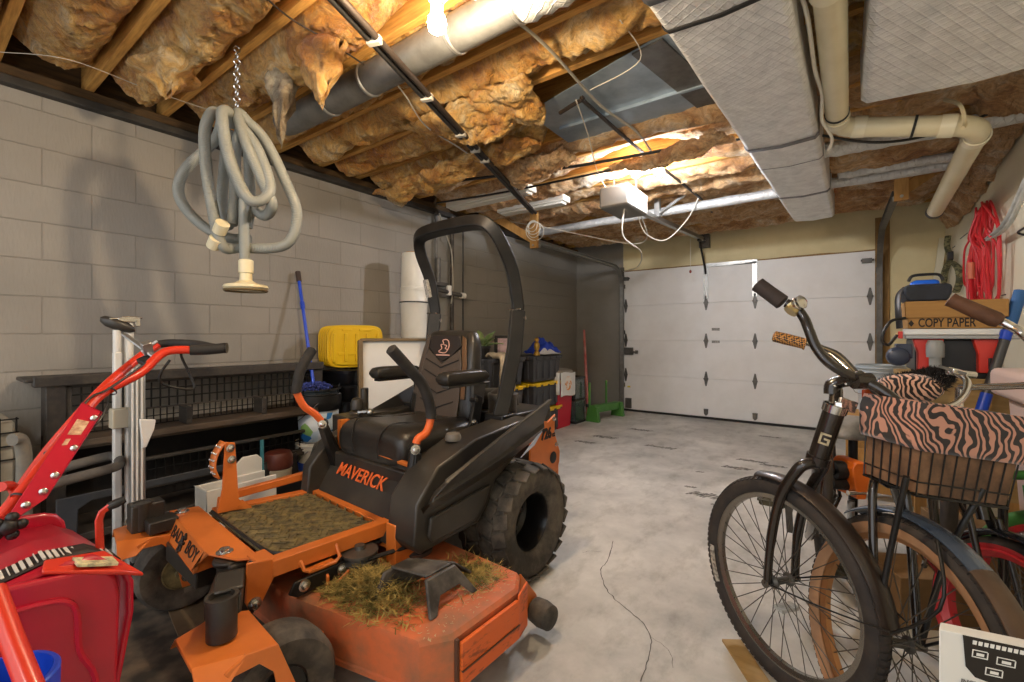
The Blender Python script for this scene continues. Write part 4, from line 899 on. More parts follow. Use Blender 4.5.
# tuft of fibre hanging where the chain is hooked
def tuft(c,d,w,n,m,label,seed,name='insulation_tuft'):
    b=MB(); rr=random.Random(seed)
    def fn(u,v):
        a=2*PI*u; h=v; rad=w*(1-.97*h**1.6)*(1+.5*noise.noise(V((math.cos(a)*1.3,math.sin(a)*1.3,h*3+seed))))
        k=noise.noise(V((u*9,h*5,seed)))*.02
        return V((c[0]+math.cos(a)*rad+k,c[1]+math.sin(a)*rad*.6+k,c[2]-d*h*(1+.35*noise.noise(V((math.cos(a)*2.5,math.sin(a)*2.5,seed*3.3))))))
    b.grid(fn,36,14); o=b.build(name,m,ang=80); return tag(o,label,'insulation')
M_dust=insul_mat('dusty_fiberglass',['6b5a42','94805f','b7a684','d8cba9'])
tuft((-2.3,1.17,2.52),.36,.10,0,M_dust,'dusty grey-tan fiberglass tuft hanging just behind the grey hose',3)
tuft((-2.75,.82,2.52),.14,.2,0,M_ins,'ragged golden fiberglass tuft hanging left of the grey hose',8)
tuft((-1.98,1.2,2.52),.24,.15,0,M_ins,'ragged golden fiberglass tuft hanging right of the grey hose',11)
def drape(corners,label,m,seed,sag=.06,nu=90,nv=40):
    """a slab of batt that has come loose and hangs below the joists"""
    c=[V(p) for p in corners]; b=MB()
    def fn(u,v):
        p=(c[0]*(1-u)+c[1]*u)*(1-v)+(c[3]*(1-u)+c[2]*u)*v
        e=min(1,min(u,1-u)*7)*min(1,min(v,1-v)*5); q=p*4+V((seed,0,0))
        rag=noise.noise(p*9+V((seed,1,2)))*.035*(1-e)
        return p+V((rag,rag,-sag*e*(1+.8*noise.noise(q*.8))-.03*noise.noise(q)-.035*fluff(p,seed,6,3.0,.68)))
    b.grid(fn,nu,nv); o=b.build('insulation_batt',m,ang=80,solid=.03); return tag(o,label,'insulation')
drape([PZ(400,118,2.54),PZ(525,60,2.56),PZ(545,108,2.50),PZ(480,128,2.44)],'large golden batt sagging loose between round duct and sheet metal panel',M_ins,1)
drape([PZ(372,188,2.45),PZ(505,128,2.5),PZ(540,135,2.48),PZ(400,198,2.38)],'orange batt with pale torn edge drooping over the block wall',M_ins,4,.03)
drape([PZ(495,160,2.5),PZ(560,140,2.52),PZ(580,150,2.45),PZ(520,180,2.42)],'pale batt drooping at the corner of sheet metal panel',M_ins2,6,.03)
drape([PZ(600,165,2.52),PZ(715,120,2.54),PZ(735,135,2.46),PZ(640,160,2.46)],'rolled pale batt edge sagging beyond the sheet metal panel',M_ins2,9,.03)
drape([(.62,3.35,2.56),(.9,3.3,2.52),(.92,4.9,2.4),(.74,4.9,2.56)],'brown batt slumped against the right wall above drain pipe',M_ins2,12,.05)
drape([(.78,4.7,2.5),(.92,4.7,2.35),(.92,6.2,2.28),(.8,6.2,2.5)],'brown batt slumped in the corner beyond the drain pipe end',M_ins2,15,.05)

# dark shelf rack with wire mesh backs
M_rack=mat('dark_rack_wood','35302b',.55,col2='4b4339',scale=5,mix=.6,stretch=(1,8,8))
M_mesh=mat('black_wire','171615',.5,.4)
M_plank=mat('worn_brown_plank','5a4c3d',.6,col2='3a3028',scale=6,mix=.7,stretch=(8,1,8))
RX0,RX1,RY0,RY1=-3.44,-3.08,.47,1.92
t=thing('mesh_back_rack','long dark shelf rack with wire mesh backs against block wall','rack',(-3.26,1.15,0))
b=MB(); b.bb((RX0,RY0-.09,.925),(-3.2,RY1+.03,.945)); b.bb((-3.24,RY0-.06,.9),(-3.19,RY1+.03,.955)); b.build('top_rail',M_rack,t,bevel=.006,world=True)
for y,nm in((RY0,'end_panel'),(RY1-.03,'end_panel')):
    b=MB(); b.bb((RX0,y,.0),(-3.24,y+.03,.925) if y>1 else (RX0+.07,y+.03,.925)); b.bb((-3.27,y-.015,0),(-3.21,y+.06,.925)); b.build(nm,M_rack,t,bevel=.004,world=True)
b=MB(); b.bb((RX0,RY0,.6),(RX1+.02,RY1,.635)); b.bb((RX1-.02,RY0,.585),(RX1,RY1,.6)); b.build('shelf',M_plank,t,bevel=.004,world=True)
b=MB(); b.bb((RX0,RY0,.12),(RX1,RY1,.16)); b.build('shelf',M_rack,t,bevel=.004,world=True)
def meshpanel(y0,y1,z0,z1,x,p,rw,name='mesh_panel'):
    b=MB(); n=int((y1-y0)/p); m=int((z1-z0)/p)
    for i in range(n+1): y=y0+(y1-y0)*i/n; b.bb((x-rw,y-rw,z0),(x+rw,y+rw,z1))
    for j in range(m+1): z=z0+(z1-z0)*j/m; b.bb((x-rw+.002,y0,z-rw),(x+rw+.002,y1,z+rw))
    b.build(name,M_mesh,t,smooth=False,world=True)
meshpanel(RY0+.08,RY1-.04,.735,.9,-3.245,.042,.0035); meshpanel(RY0+.08,RY1-.04,.64,.735,-3.255,.032,.0026)
meshpanel(RY0+.3,RY1-.04,.33,.45,RX1-.1,.042,.004)
b=MB(); b.bb((-3.26,RY0+.05,.73),(-3.235,RY1-.03,.74)); b.bb((-3.255,RY0+.06,.885),(-3.225,RY1-.03,.91)); b.bb((-3.255,RY0+.05,.636),(-3.225,RY0+.085,.9)); b.build('mesh_frame',M_rack,t,bevel=.004,world=True)
for y in(1.02,1.45):
    b=MB(); b.bb((RX1-.14,y,.636),(RX1-.02,y+.03,.735)); b.cyl((RX1-.02,y+.015,.67),(RX1-.012,y+.015,.67),.006,n=8); b.build('divider',M_rack,t,bevel=.003,world=True)
b=MB(); b.bb((RX0,RY0,.16),(RX0+.02,RY1,.575)); b.build('back_board',mat('rack_black','191614',.7,col2='2c2621',scale=6,mix=.6),t,world=True)
b=MB(); y0,y1=RY0+.0,RY0+.98; xf=RX1+.0
b.plate([(xf,y0,.0),(xf,y0,.36),(xf,y1,.36),(xf,y1,.32),(xf,y0+.13,.32),(xf,y0+.08,.29),(xf,y0+.07,.0)],(.012,0,0)); b.build('front_frame',mat('dark_grey_frame','3b3d40',.5,col2='4d4f52',scale=9,mix=.6),t,bevel=.004,world=True)
b=MB(); b.bb((RX1-.1,RY0+.3,.29),(RX1-.07,RY1,.33)); b.bb((RX1-.1,RY0+.3,.45),(RX1-.07,RY1,.47)); b.build('lower_rail',M_rack,t,bevel=.004,world=True)
# white mesh crate behind its left end
t=thing('wire_crate','pale wire crate standing at the left end of mesh rack','crate',(-3.2,.22,0))
b=MB()
for z in(.6,.66,.72,.78): b.bb((-3.42,.13,z),(-3.0,.14,z+.006)); b.bb((-3.0,.13,z),(-2.994,.34,z+.006))
for i in range(8): x=-3.42+.06*i; b.bb((x,.13,.0),(x+.006,.138,.79))
for i in range(5): y=.13+.05*i; b.bb((-3.0,y,.0),(-2.994,y+.006,.79))
b.build('wire_side',M_mesh,t,smooth=False,world=True)
b=MB(); b.bb((-3.41,.145,.0),(-3.01,.33,.77)); b.build('liner',mat('pale_liner','9c9584',.7,col2='726b5c',scale=6,mix=.6),t,bevel=.01,world=True)

# telescoping pole stand
t=thing('pole_stand','tall white metal pole stand with dark saddle before mesh rack','pole stand',(-2.62,.66,0))
M_wmet=mat('white_enamel','dcdad4',.35,col2='c2bfb6',scale=7,mix=.4); M_alu=mat('aluminium','c3c4c4',.3,.85,col2='9c9d9d',scale=12,mix=.5)
def vpole(px,py0,py1,zc,w,m,nm,d=None,stop=0):
    a=PC(px,py0,zc); c=PC(px,py1,zc); b=MB(); 
    if d: b.bb((c.x-d/2,c.y-w/2,max(0,c.z)),(c.x+d/2,c.y+w/2,a.z)); o=b.build(nm,m,t,bevel=.006,world=True)
    else: b.cyl((c.x,c.y,max(0,c.z)),(a.x,a.y,a.z),w,n=14); o=b.build(nm,m,t,world=True)
    return o
vpole(117,352,580,2.1,.03,M_wmet,'outer_post',.035); vpole(117,330,360,2.1,.016,M_wmet,'inner_post')
vpole(129,325,585,2.14,.018,M_wmet,'inner_post'); vpole(129,322,360,2.14,.016,M_wmet,'inner_post'); vpole(137,358,560,2.06,.05,M_alu,'channel_post',.06)
vpole(133,360,590,2.09,.012,M_blackm,'rail_slot')
for k in(-.017,.0,.017):
    a=PC(137,360,2.02); b=MB(); b.bb((a.x-.004,a.y+k-.003,.2),(a.x+.004,a.y+k+.003,a.z-.03)); b.build('channel_rib',M_wmet,t,world=True)
a=PC(129,320,2.14)
b=MB(); c=PC(117,327,2.1); 
rings=[]
for i,(s,w_,h) in enumerate([(-.055,.012,.012),(-.04,.026,.024),(0,.03,.03),(.04,.022,.024),(.06,.01,.012)]):
    rings.append([c+V((.3*s,s,.012-.4*s+.0))+V((math.cos(q)*w_,.0,math.sin(q)*h)) for q in[2*PI*k/12 for k in range(12)]])
b.loft(rings); b.build('saddle',M_body,t,world=True)
b=MB(); b.box(a+V((0,-.01,.0)),(.05,.07,.02)); b.box(a+V((0,.03,-.01)),(.03,.02,.04)); b.cyl(a+V((0,-.03,.012)),a+V((0,.05,.012)),.006,n=8); b.box((c.x+.0,c.y,c.z+.03),(.03,.06,.025)); b.build('clamp_head',M_steel,t,bevel=.003,world=True)
a=PC(116,415,2.08); b=MB(); b.bb((a.x-.03,a.y-.02,a.z-.06),(a.x+.03,a.y+.06,a.z+.03)); b.build('post_bracket',mat('beige_plastic','b9b09a',.5),t,bevel=.004,world=True)
a=PC(148,425,2.04); b=MB(); b.plate([(a.x-.02,a.y-.03,a.z+.03),(a.x-.02,a.y+.03,a.z+.02),(a.x-.02,a.y+.025,a.z-.02),(a.x-.02,a.y-.005,a.z-.1),(a.x-.02,a.y-.02,a.z-.1)],(.02,0,0)); b.build('side_brace',M_wmet,t,bevel=.004,world=True)
a=PC(139,525,2.06); b=MB(); b.lathe([(.05,-.05),(.055,-.02),(.05,.03),(.035,.05)],(a.x,a.y,a.z),n=16); b.build('foot_clamp',M_steel,t,world=True)
b=MB(); b.bb((-2.8,.55,0),(-2.5,.76,.03)); b.build('base_plate',M_blackm,t,bevel=.004,world=True)
# padded handle frame standing behind the snow blower
t=thing('padded_handle','worn grey padded bar handle between snow blower and mesh rack','handle frame',(-2.5,.3,0))
M_pad=mat('worn_foam','6f6a62',.85,col2='8f866f',scale=9,mix=.7)
b=MB(); P=[PC(30,495,1.75),PC(60,482,1.85),PC(112,468,2.0),PC(120,462,2.08),PC(112,456,2.12),PC(85,462,2.05),PC(50,472,2.0)]; b.tube(catmull(P,6),.021,n=12); b.build('foam_bar',mat('dark_foam','4d4b49',.8,col2='6f675c',scale=8,mix=.7),t,world=True)
b=MB(); P=[PC(12,440,1.75),PC(20,440,1.78),PC(24,455,1.8),PC(24,490,1.8),PC(24,560,1.8)]; P.append(V((P[-1].x,P[-1].y,.0))); b.tube(catmull(P,6),.024,n=12); b.build('upright',M_pad,t,world=True)
b=MB(); P=[PC(30,495,1.75),PC(24,500,1.8)]; b.tube(P,.018,n=10); b.build('joint',M_blackm,t,world=True)

# snow blower
M_red=mat('blower_red','b8122c',.35,coat=.2,col2='981026',scale=3,mix=.4); M_rorange=mat('handle_red','d2331c',.35,coat=.2)
SB=thing('snow_blower','red snow blower with upright handle at the left edge','snow blower',(-1.57,.15,0))
def sb(m,n,mt,par=None,**k): return m.build(n,mt,par or SB,world=True,**k)
b=MB()  # side plate: rounded top rear corner
sx0=-1.30
pl=[(.285,.05),(.295,.3),(.302,.58),(.296,.62),(.28,.645),(.255,.657),(.2,.663),(.0,.69),(-.35,.715),(-.35,.05)]
b.plate([(sx0,y,z) for y,z in pl],(-.02,0,0)); side=sb(b,'side_plate',M_red,bevel=.008,seg=3)
b=MB(); b.tube(catmull([(sx0+.003,-.3,.655),(sx0+.003,.1,.625),(sx0+.003,.18,.618),(sx0+.003,.215,.605),(sx0+.003,.23,.575),(sx0+.003,.235,.49),(sx0+.003,.262,.40),(sx0+.003,.268,.15)],5),.006,n=6); sb(b,'pressed_rib',M_red,side)
b=MB(); b.bb((sx0,.15,.34),(sx0+.002,.235,.42)); o=sb(b,'warning_sticker',mat('sticker_yellow','e2c33a',.5),side)
b=MB(); b.lathe([(.034,0),(.034,.003)],(sx0+.001,.193,.38),(1,0,0),n=24); sb(b,'sticker_disc',mat('sticker_white','e8e4da',.5),side)
b=MB(); b.tube([(sx0+.005,.175,.368),(sx0+.005,.195,.385),(sx0+.005,.212,.378)],.008,n=6); b.ball((sx0+.005,.2,.398),.008,8); b.tube([(sx0+.005,.18,.363),(sx0+.005,.21,.363)],.004,n=6); sb(b,'sticker_figure',M_decal,side)
b=MB(); b.plate([(sx0-.53,y,z) for y,z in pl],(.02,0,0)); sb(b,'side_plate',M_red,bevel=.008)
b=MB()  # housing shell between plates with the bulged top
shell=[(.27,.1),(.30,.35),(.325,.5),(.325,.57),(.31,.61),(.265,.645),(.2,.65),(.1,.625),(0,.605),(-.35,.6)]
b.loft([[V((x,y,z+k)) for x,k in((-1.83,-.03),(-1.6,-.005),(-1.42,.01),(-1.325,.02))] for y,z in shell],cap=False,closed=False); sb(b,'auger_housing',M_red,solid=.012)
b=MB(); b.plate([(-1.37,.29,.655),(-1.30,.345,.60),(-1.285,.30,.63),(-1.31,.18,.672),(-1.36,.19,.675)],(0,0,.01)); hd=sb(b,'housing_shoulder',M_rorange,bevel=.004)
b=MB(); b.loft([[V((-1.37,y,z+.02)),V((-1.45,y,z+.016))] for y,z in[(.318,.61),(.268,.648),(.2,.655),(.12,.635),(.05,.62)]],cap=False,closed=False); bd=sb(b,'decal_band',M_decal,solid=.004)
for i in range(13):
    pass
b=MB()
for i in range(22):
    u=i/22; y=.305-.22*u; z=.632+.036*math.sin(min(1,u*1.8)*PI/2)-.035*max(0,u-.5)*2; 
    b.box((-1.41+random.uniform(-.004,.004),y,z+.010),(.055,.0055 if i%4 else .002,.004),(math.radians(-40 if u<.2 else 8),0,0))
sb(b,'decal_lettering',mat('pale_lettering','cfc8bb',.5),bd)
b=MB(); b.box((-1.325,.265,.661),(.05,.07,.006),(-.35,0,0)); sb(b,'caution_label',mat('cream_label','e4d9a8',.5,col2='7a725c',scale=70,mix=.8),hd)
# control lever with black grip
b=MB(); P=[PC(100,550,1.08),PC(99,520,1.08),PC(102,512,1.08),PC(110,506,1.09)]; b.tube(P,.008,n=8,flat=.6); lv=sb(b,'control_lever',M_rorange)
b=MB(); P=[PC(108,507,1.09),PC(117,503,1.1),PC(125,499,1.11)]; b.tube(P,[.009,.011,.008],n=10); sb(b,'lever_grip',M_blackp,lv)
# handle: two red tubes rising to black grips, gathered in a channel
def hp2(l,r0,m,n,par=None,nn=12): 
    b=MB(); b.tube(catmull([PC(*q_) for q_ in l],6),r0,n=nn); return sb(b,n,m,par)
h1=hp2([(0,518,1.13),(30,482,1.2),(70,432,1.33),(100,395,1.45),(140,373,1.58),(165,352,1.66),(195,350,1.72)],.0155,M_rorange,'handle_tube')
h2=hp2([(8,508,1.3),(45,455,1.4),(85,408,1.5),(110,382,1.6),(140,357,1.75),(158,345,1.85)],.0155,M_rorange,'handle_tube')
hp2([(190,350,1.71),(208,349.5,1.74),(224,348,1.77)],.02,M_rubber,'hand_grip',h1); hp2([(155,345,1.84),(170,343,1.87),(195,344,1.86),(212,347,1.82),(224,349,1.79)],.016,M_rubber,'hand_grip',h2)
hp2([(224,348,1.775),(227,348,1.778)],.021,M_blackp,'grip_cap',h1)
a0,a1=PC(12,512,1.17),PC(88,412,1.40); dv=(a1-a0).normalized(); sd=V((1,0,0)); sd=(sd-dv*sd.dot(dv)).normalized(); up=sd.cross(dv)
b=MB(); TL,TR,BR,BL=PC(82,402,1.36),PC(101,411,1.36),PC(44,500,1.15),PC(-2,532,1.06); th=(TL-V((0,0,EYE))).normalized()*.03
b.plate([TL,TR,BR,BL],th); b.plate([TR,BR,BR-th*.3+(BR-BL).normalized()*.006,TR-th*.3+(TR-TL).normalized()*.006],th*1.3)
ch=sb(b,'handle_channel',M_red,bevel=.003)
ctr=lambda k,w: (TL.lerp(BL,k)).lerp(TR.lerp(BR,k),w)-th*.06
b=MB(); b.plate([ctr(.15,.25),ctr(.15,.8),ctr(.30,.8),ctr(.30,.25)],-th*.05); sb(b,'label_plate',mat('cream_plate','d9b98f',.5,col2='8f3a26',scale=50,mix=.7),ch)
b=MB(); b.plate([ctr(.34,.3),ctr(.34,.5),ctr(.4,.5),ctr(.4,.3)],-th*.05); sb(b,'small_label',mat('cream_plate','d9b98f',.5),ch)
for k,w in((.1,.9),(.45,.88),(.72,.8),(.9,.4),(.86,.75)):
    b=MB(); b.lathe([(.009,0),(.009,.004),(.006,.007),(0,.008)],ctr(k,w),-th,n=12); sb(b,'rivet',M_steel,ch)
b=MB()
for k in range(5): a=2*PI*k/5; c=PC(8,527,1.08); b.ball(c+V((.0,math.cos(a)*.022,math.sin(a)*.022)),.013,8)
b.ball(PC(8,527,1.08),.02,10); sb(b,'knob',M_blackp)
hp2([(170,360,1.66),(160,375,1.64),(165,385,1.66),(193,389,1.72),(190,375,1.72),(182,358,1.7),(181,351,1.69)],.0045,M_blackm,'bail_wire',h1)
b=MB(); c=PC(148,360,1.66); b.box(c,(.05,.05,.02),(.5,.3,.3)); sb(b,'lever_mount',M_blackp,h1,bevel=.004)
b=MB(); b.beam(PC(124,334,1.7),PC(155,357,1.66),.02,.008); b.box(PC(147,348,1.66),(.022,.03,.05),(.4,.5,.2)); b.beam(PC(142,352,1.66),PC(157,341,1.68),.014,.01); sb(b,'pull_lever',M_alu,h1,bevel=.002)
b=MB()
for k_ in(.3,.42,.93): 
    c=PC(*[(20,497,1.16),(52,455,1.28),(110,391,1.48)][[.3,.42,.93].index(k_)]); b.ring([(.002,-.003),(.004,0),(.002,.003)],.016,c,dv,n=16)
sb(b,'cable_tie',M_blackp,h1)
hp2([(15,503,1.18),(60,440,1.3),(88,400,1.4),(110,388,1.46),(150,360,1.62)],.0035,M_blackp,'throttle_cable',h1,6)
hp2([(55,455,1.35),(75,440,1.4),(100,420,1.45),(112,390,1.55)],.003,M_blackp,'throttle_cable',h1,6)
hp2([(0,487,1.2),(10,486,1.25),(16,492,1.25),(20,505,1.2)],.013,M_rorange,'elbow_pipe')
# red tube leaning in the near corner and blue pail
b=MB(); P=[PC(-6,590,.80),PC(12,640,.76),PC(32,690,.72)]; P.append(P[-1]+(P[-1]-P[0])*1.0); 
dd=(P[2]-P[0]).normalized(); k=P[2].z/ -dd.z if dd.z<0 else 1; P=[P[0],P[1],P[2],P[2]+dd*k]
b.tube(P,.016,n=14); o=b.build('red_pole',M_rorange); tag(o,'slanting red metal tube crossing in front of the blue pail','pole')
pc=PC(-10,684,.74)
t=thing('blue_pail','tall bright blue plastic pail at the lower left corner','pail',(pc.x,pc.y,0))
M_blue=mat('blue_plastic','1c49c8',.35)
b=MB(); h=pc.z; b.lathe([(.0,.01),(.062,0),(.066,.02),(.074,h-.045),(.082,h-.04),(.083,h-.003),(.08,h),(.074,h),(.07,h-.05),(.06,.05),(0,.045)],(pc.x,pc.y,0),n=36); b.build('shell',M_blue,t,world=True)
b=MB(); b.ring([(0,-.006),(.008,-.005),(.008,.004),(0,.006)],.073,(pc.x,pc.y,h-.07),n=36); b.build('rim_band',M_blue,t,world=True)
# ---------------------------------------------------------------- along the block wall behind the mower
M_wbuck=mat('white_bucket','dcd8cc',.4,col2='c8c2b2',scale=4,mix=.4)
def bucket(name,label,c,h,r,m,grp=None,band=None,handle=True,lid=False):
    t=thing(name,label,'bucket',c,0,grp)
    b=MB(); k=.86
    b.lathe([(0,0),(r*k,0),(r*(k+.02),.015),(r*.98,h*.84),(r*1.06,h*.85),(r*1.06,h*.875),(r,h*.88),(r*1.01,h*.92),(r*1.08,h*.93),(r*1.08,h*.955),(r*1.02,h*.96),(r*1.05,h),(r*.99,h),(r*.93,h*.6),(r*.84,.02),(0,.02)],(0,0,0),n=32); b.build('shell',m,t)
    if band: 
        b=MB(); z0,z1=band[0]*h,band[1]*h; f=lambda z:r*(k+.02+(.98-k-.02)*z/(h*.84))+.0015
        b.lathe([(f(z0),z0),(f(z1),z1)],(0,0,0),n=32,cap=False); b.build('label_wrap',band[2],t,solid=.001)
    if handle:
        b=MB(); a=handle if isinstance(handle,float) else 2.2
        b.tube([(math.cos(a+q)*r*1.12,math.sin(a+q)*r*1.12,h*.86-.16*math.sin(q)**1) for q in[PI*i/14 for i in range(15)]],.0025,n=5); b.build('bail_handle',M_steel if not lid else M_wire,t)
    return t
def label_mat(name):
    m,nt,b=nodes(name); L=nt.links.new; tc=N(nt,'ShaderNodeTexCoord'); v=N(nt,'ShaderNodeTexVoronoi',Scale=14); L(tc.outputs['Object'],v.inputs['Vector'])
    r=N(nt,'ShaderNodeValToRGB'); r.color_ramp.interpolation='CONSTANT'; e=r.color_ramp.elements; e[0].position=0; e[0].color=(*hexc('dfe5ea'),1); e[1].position=.35; e[1].color=(*hexc('2f7fc4'),1)
    for p,c in((.55,'17202c'),(.68,'8fb86a'),(.76,'c9d8e4')): q=e.new(p); q.color=(*hexc(c),1)
    sp=N(nt,'ShaderNodeSeparateColor'); L(v.outputs['Color'],sp.inputs[0]); L(sp.outputs[0],r.inputs[0]); L(r.outputs[0],b.inputs['Base Color']); b.inputs['Roughness'].default_value=.4; return m
bc=PC(318,440,3.42); bx,by=bc.x,bc.y
bucket('white_bucket','white bucket with blue lower half under the printed bucket',(bx,by,0),.37,.15,M_wbuck,band=(.02,.6,mat('bucket_blue','1f3f9e',.4)))
bucket('printed_bucket','bucket with blue and white printed label, top of bucket stack',(bx+.005,by,.372),.34,.15,mat('clear_bucket','c9ccc9',.4),band=(.02,.62,label_mat('printed_label')),handle=2.6)
b=MB(); b.lathe([(.153,.60),(.163,.665),(.163,.71),(.158,.712)],(bx+.005,by,0),n=32,cap=False); o=b.build('black_rim',M_blackp,solid=.004); o.parent=bpy.data.objects['printed_bucket']; o.location=o.location-V((bx+.005,by,.372))
t=thing('black_basket','black wire-sided caddy set on the printed bucket','caddy',(bx,by,.713))
b=MB(); b.ring([(-.006,-.006),(.006,-.006),(.006,.006),(-.006,.006)],.16,(bx,by,.755),n=28); b.ring([(-.006,-.006),(.006,-.006),(.006,.006),(-.006,.006)],.145,(bx,by,.72),n=28); b.build('rim',M_blackp,t,world=True)
b=MB(); b.lathe([(.0,.713),(.14,.713),(.15,.745),(.145,.747),(.135,.72),(0,.719)],(bx,by,0),n=24); b.build('basin',mat('smoke_plastic','3a4245',.3),t,world=True)
for i in range(10):
    a=2*PI*i/10; b=MB(); b.tube([(bx+.145*math.cos(a),by+.145*math.sin(a),.715),(bx+.16*math.cos(a),by+.16*math.sin(a),.785)],.004,n=5); b.build('rib',M_blackp,t,world=True)
# duster
top=PX(298,273,-3.44); bot=V((bx+.03,by-.05,.768))
t=thing('blue_mop','blue-handled microfiber mop leaning on block wall, head in bucket','mop',bot)
b=MB(); b.cyl(bot,top,.012,n=12); b.build('handle',M_blue,t,world=True)
b=MB(); b.cyl(top-(top-bot).normalized()*.07,top+(top-bot).normalized()*.01,.018,.02,n=12); b.build('hanger_cap',mat('brown_cap','3c2c22',.6),t,world=True)
b=MB(); d=(top-bot); 
for k in range(5): b.cyl(bot+d*(.68+.012*k),bot+d*(.68+.012*k+.007),.017,n=10)
b.build('twist_collar',M_blue,t,world=True)
b=MB(); rr=random.Random(2)
for i in range(420):
    a=rr.uniform(0,2*PI); e=rr.uniform(0,1.3); dv=V((math.cos(a)*math.cos(e)*1.4,math.sin(a)*math.cos(e)*1.4,math.sin(e)*.55))
    p=bot+dv*.04; b.tube([p,p+dv*rr.uniform(.03,.06)+V((0,0,-.01))],[.009,.006],n=4)
o=b.build('mop_head',mat('blue_microfibre','26306f',.9,col2='4a5aa8',scale=30,mix=.8),t,world=True); stuff(o)
# jar, white trough, black trough
jc=PC(278,470,3.1); t=thing('brown_lid_jar','cream jar with brown lid beside the white bucket','jar',(jc.x,jc.y,0))
jz=jc.z; b=MB(); b.lathe([(0,0),(.07,0),(.085,.02),(.088,jz+.01),(.075,jz+.02)],(jc.x,jc.y,0),n=24); b.build('body',mat('cream_glaze','b9ae98',.4),t,world=True)
b=MB(); b.lathe([(.088,jz+.02),(.094,jz+.035),(.092,jz+.1),(.08,jz+.125),(.05,jz+.135),(0,jz+.137)],(jc.x,jc.y,0),n=24); b.build('lid',mat('brown_lid','5e2c22',.45,col2='7b4637',scale=12,mix=.6),t,world=True)
wc=PC(210,500,2.35); t=thing('white_trough','white plastic open box with raised rounded back before mesh rack','box',(wc.x,wc.y,0))
b=MB(); x0,y0=wc.x-.14,wc.y-.02; zt=PC(210,490,2.35).z
b.bb((x0,y0,.0),(x0+.15,y0+.015,zt)); b.bb((x0,y0,.0),(x0+.012,y0+.36,zt)); b.bb((x0+.138,y0,0),(x0+.15,y0+.36,zt)); b.bb((x0,y0,0),(x0+.15,y0+.36,.02)); 
b.plate([(x0-.0,y0+.2,zt-.1),(x0,y0+.2,zt+.06),(x0,y0+.24,zt+.1),(x0,y0+.32,zt+.1),(x0,y0+.35,zt+.07),(x0,y0+.35,.0),(x0,y0+.2,0)],(-.012,0,0)); b.build('shell',M_wbuck,t,bevel=.005,world=True)
tc_=PC(262,470,2.75); t=thing('black_trough','black curved plastic trough lying beyond the white box','trough',(tc_.x,tc_.y,0))
b=MB(); b.loft([[V((tc_.x-.05+.25*math.cos(a)*.8,tc_.y-.25+.6*u,.27-.25*math.sin(a)+.06*u)) for a in[PI*k/12 for k in range(13)]] for u in(0,.1,.3,.6,.9,1)],cap=False,closed=False); b.build('shell',M_blackp,t,solid=.012,world=True)
b=MB(); b.tube(catmull([PC(262,440,2.95),PC(262,470,2.95)],3),.012,n=8); o=b.build('teal_stick',mat('teal_plastic','3f7f86',.5)); o.location.z=o.location.z; tag(o,'short teal stick standing up behind the orange pedal','stick')

# stack of black tubs with yellow lids standing on it, white cylinders, framed board
M_ylw=mat('yellow_plastic','e3b915',.42,col2='cba00c',scale=4,mix=.4)
sc_=PC(345,400,3.75); sx_,sy_=sc_.x,sc_.y
def tray(i,z):
    t=thing('black_tub','black stacking tub below the yellow trays, one of the nested stack','tub',(sx_,sy_,z),.25,'nested black tubs')
    b=MB(); h=.13; w,d=.24,.2
    ring=lambda k,zz:[V((math.copysign(abs(math.cos(a))**.45,math.cos(a))*w*k,math.copysign(abs(math.sin(a))**.45,math.sin(a))*d*k,zz)) for a in[2*PI*q/32 for q in range(32)]]
    b.loft([ring(.88,0),ring(.92,.02),ring(.96,h-.03),ring(1.04,h-.028),ring(1.05,h-.008),ring(1.0,h),ring(.95,h-.01),ring(.9,.02)]); b.build('shell',mat('gloss_black','141416',.28),t)
for i in range(7): tray(i,.01+i*.125)
for i in range(5):
    c=V((sx_+.12,sy_+.0,.90)); t=thing('yellow_tray','yellow ribbed plastic tray stood on edge over the black tubs','tray',c,.25,'yellow trays on edge')
    t.rotation_euler=(0.0,0,1.35)
    b=MB(); w,h=.23,.34; x=-.0; y=-.05+.05*i
    ol=[(w*math.copysign(abs(math.cos(a))**.4,math.cos(a)),h/2+h/2*math.copysign(abs(math.sin(a))**.4,math.sin(a))) for a in[2*PI*q/36 for q in range(36)]]
    b.plate([(p[0],y,p[1]) for p in ol],(0,.012,0)); b.plate([(p[0]*.9,y-.014,h/2+(p[1]-h/2)*.88) for p in ol],(0,.016,0)); b.build('panel',M_ylw,t,bevel=.004)
    b=MB(); b.bb((-.12,y-.022,h*.86),(-.04,y-.01,h*.91)); b.bb((.02,y-.022,h*.86),(.12,y-.01,h*.91)); b.bb((-.15,y-.022,.1),(.15,y-.012,.125)); [b.bb((xx-.012,y-.026,.05),(xx+.012,y-.01,h*.8)) for xx in(-.18,-.09,0,.09,.18)]; b.build('rib',M_ylw,t,bevel=.003)
cc=PC(414,300,4.1)
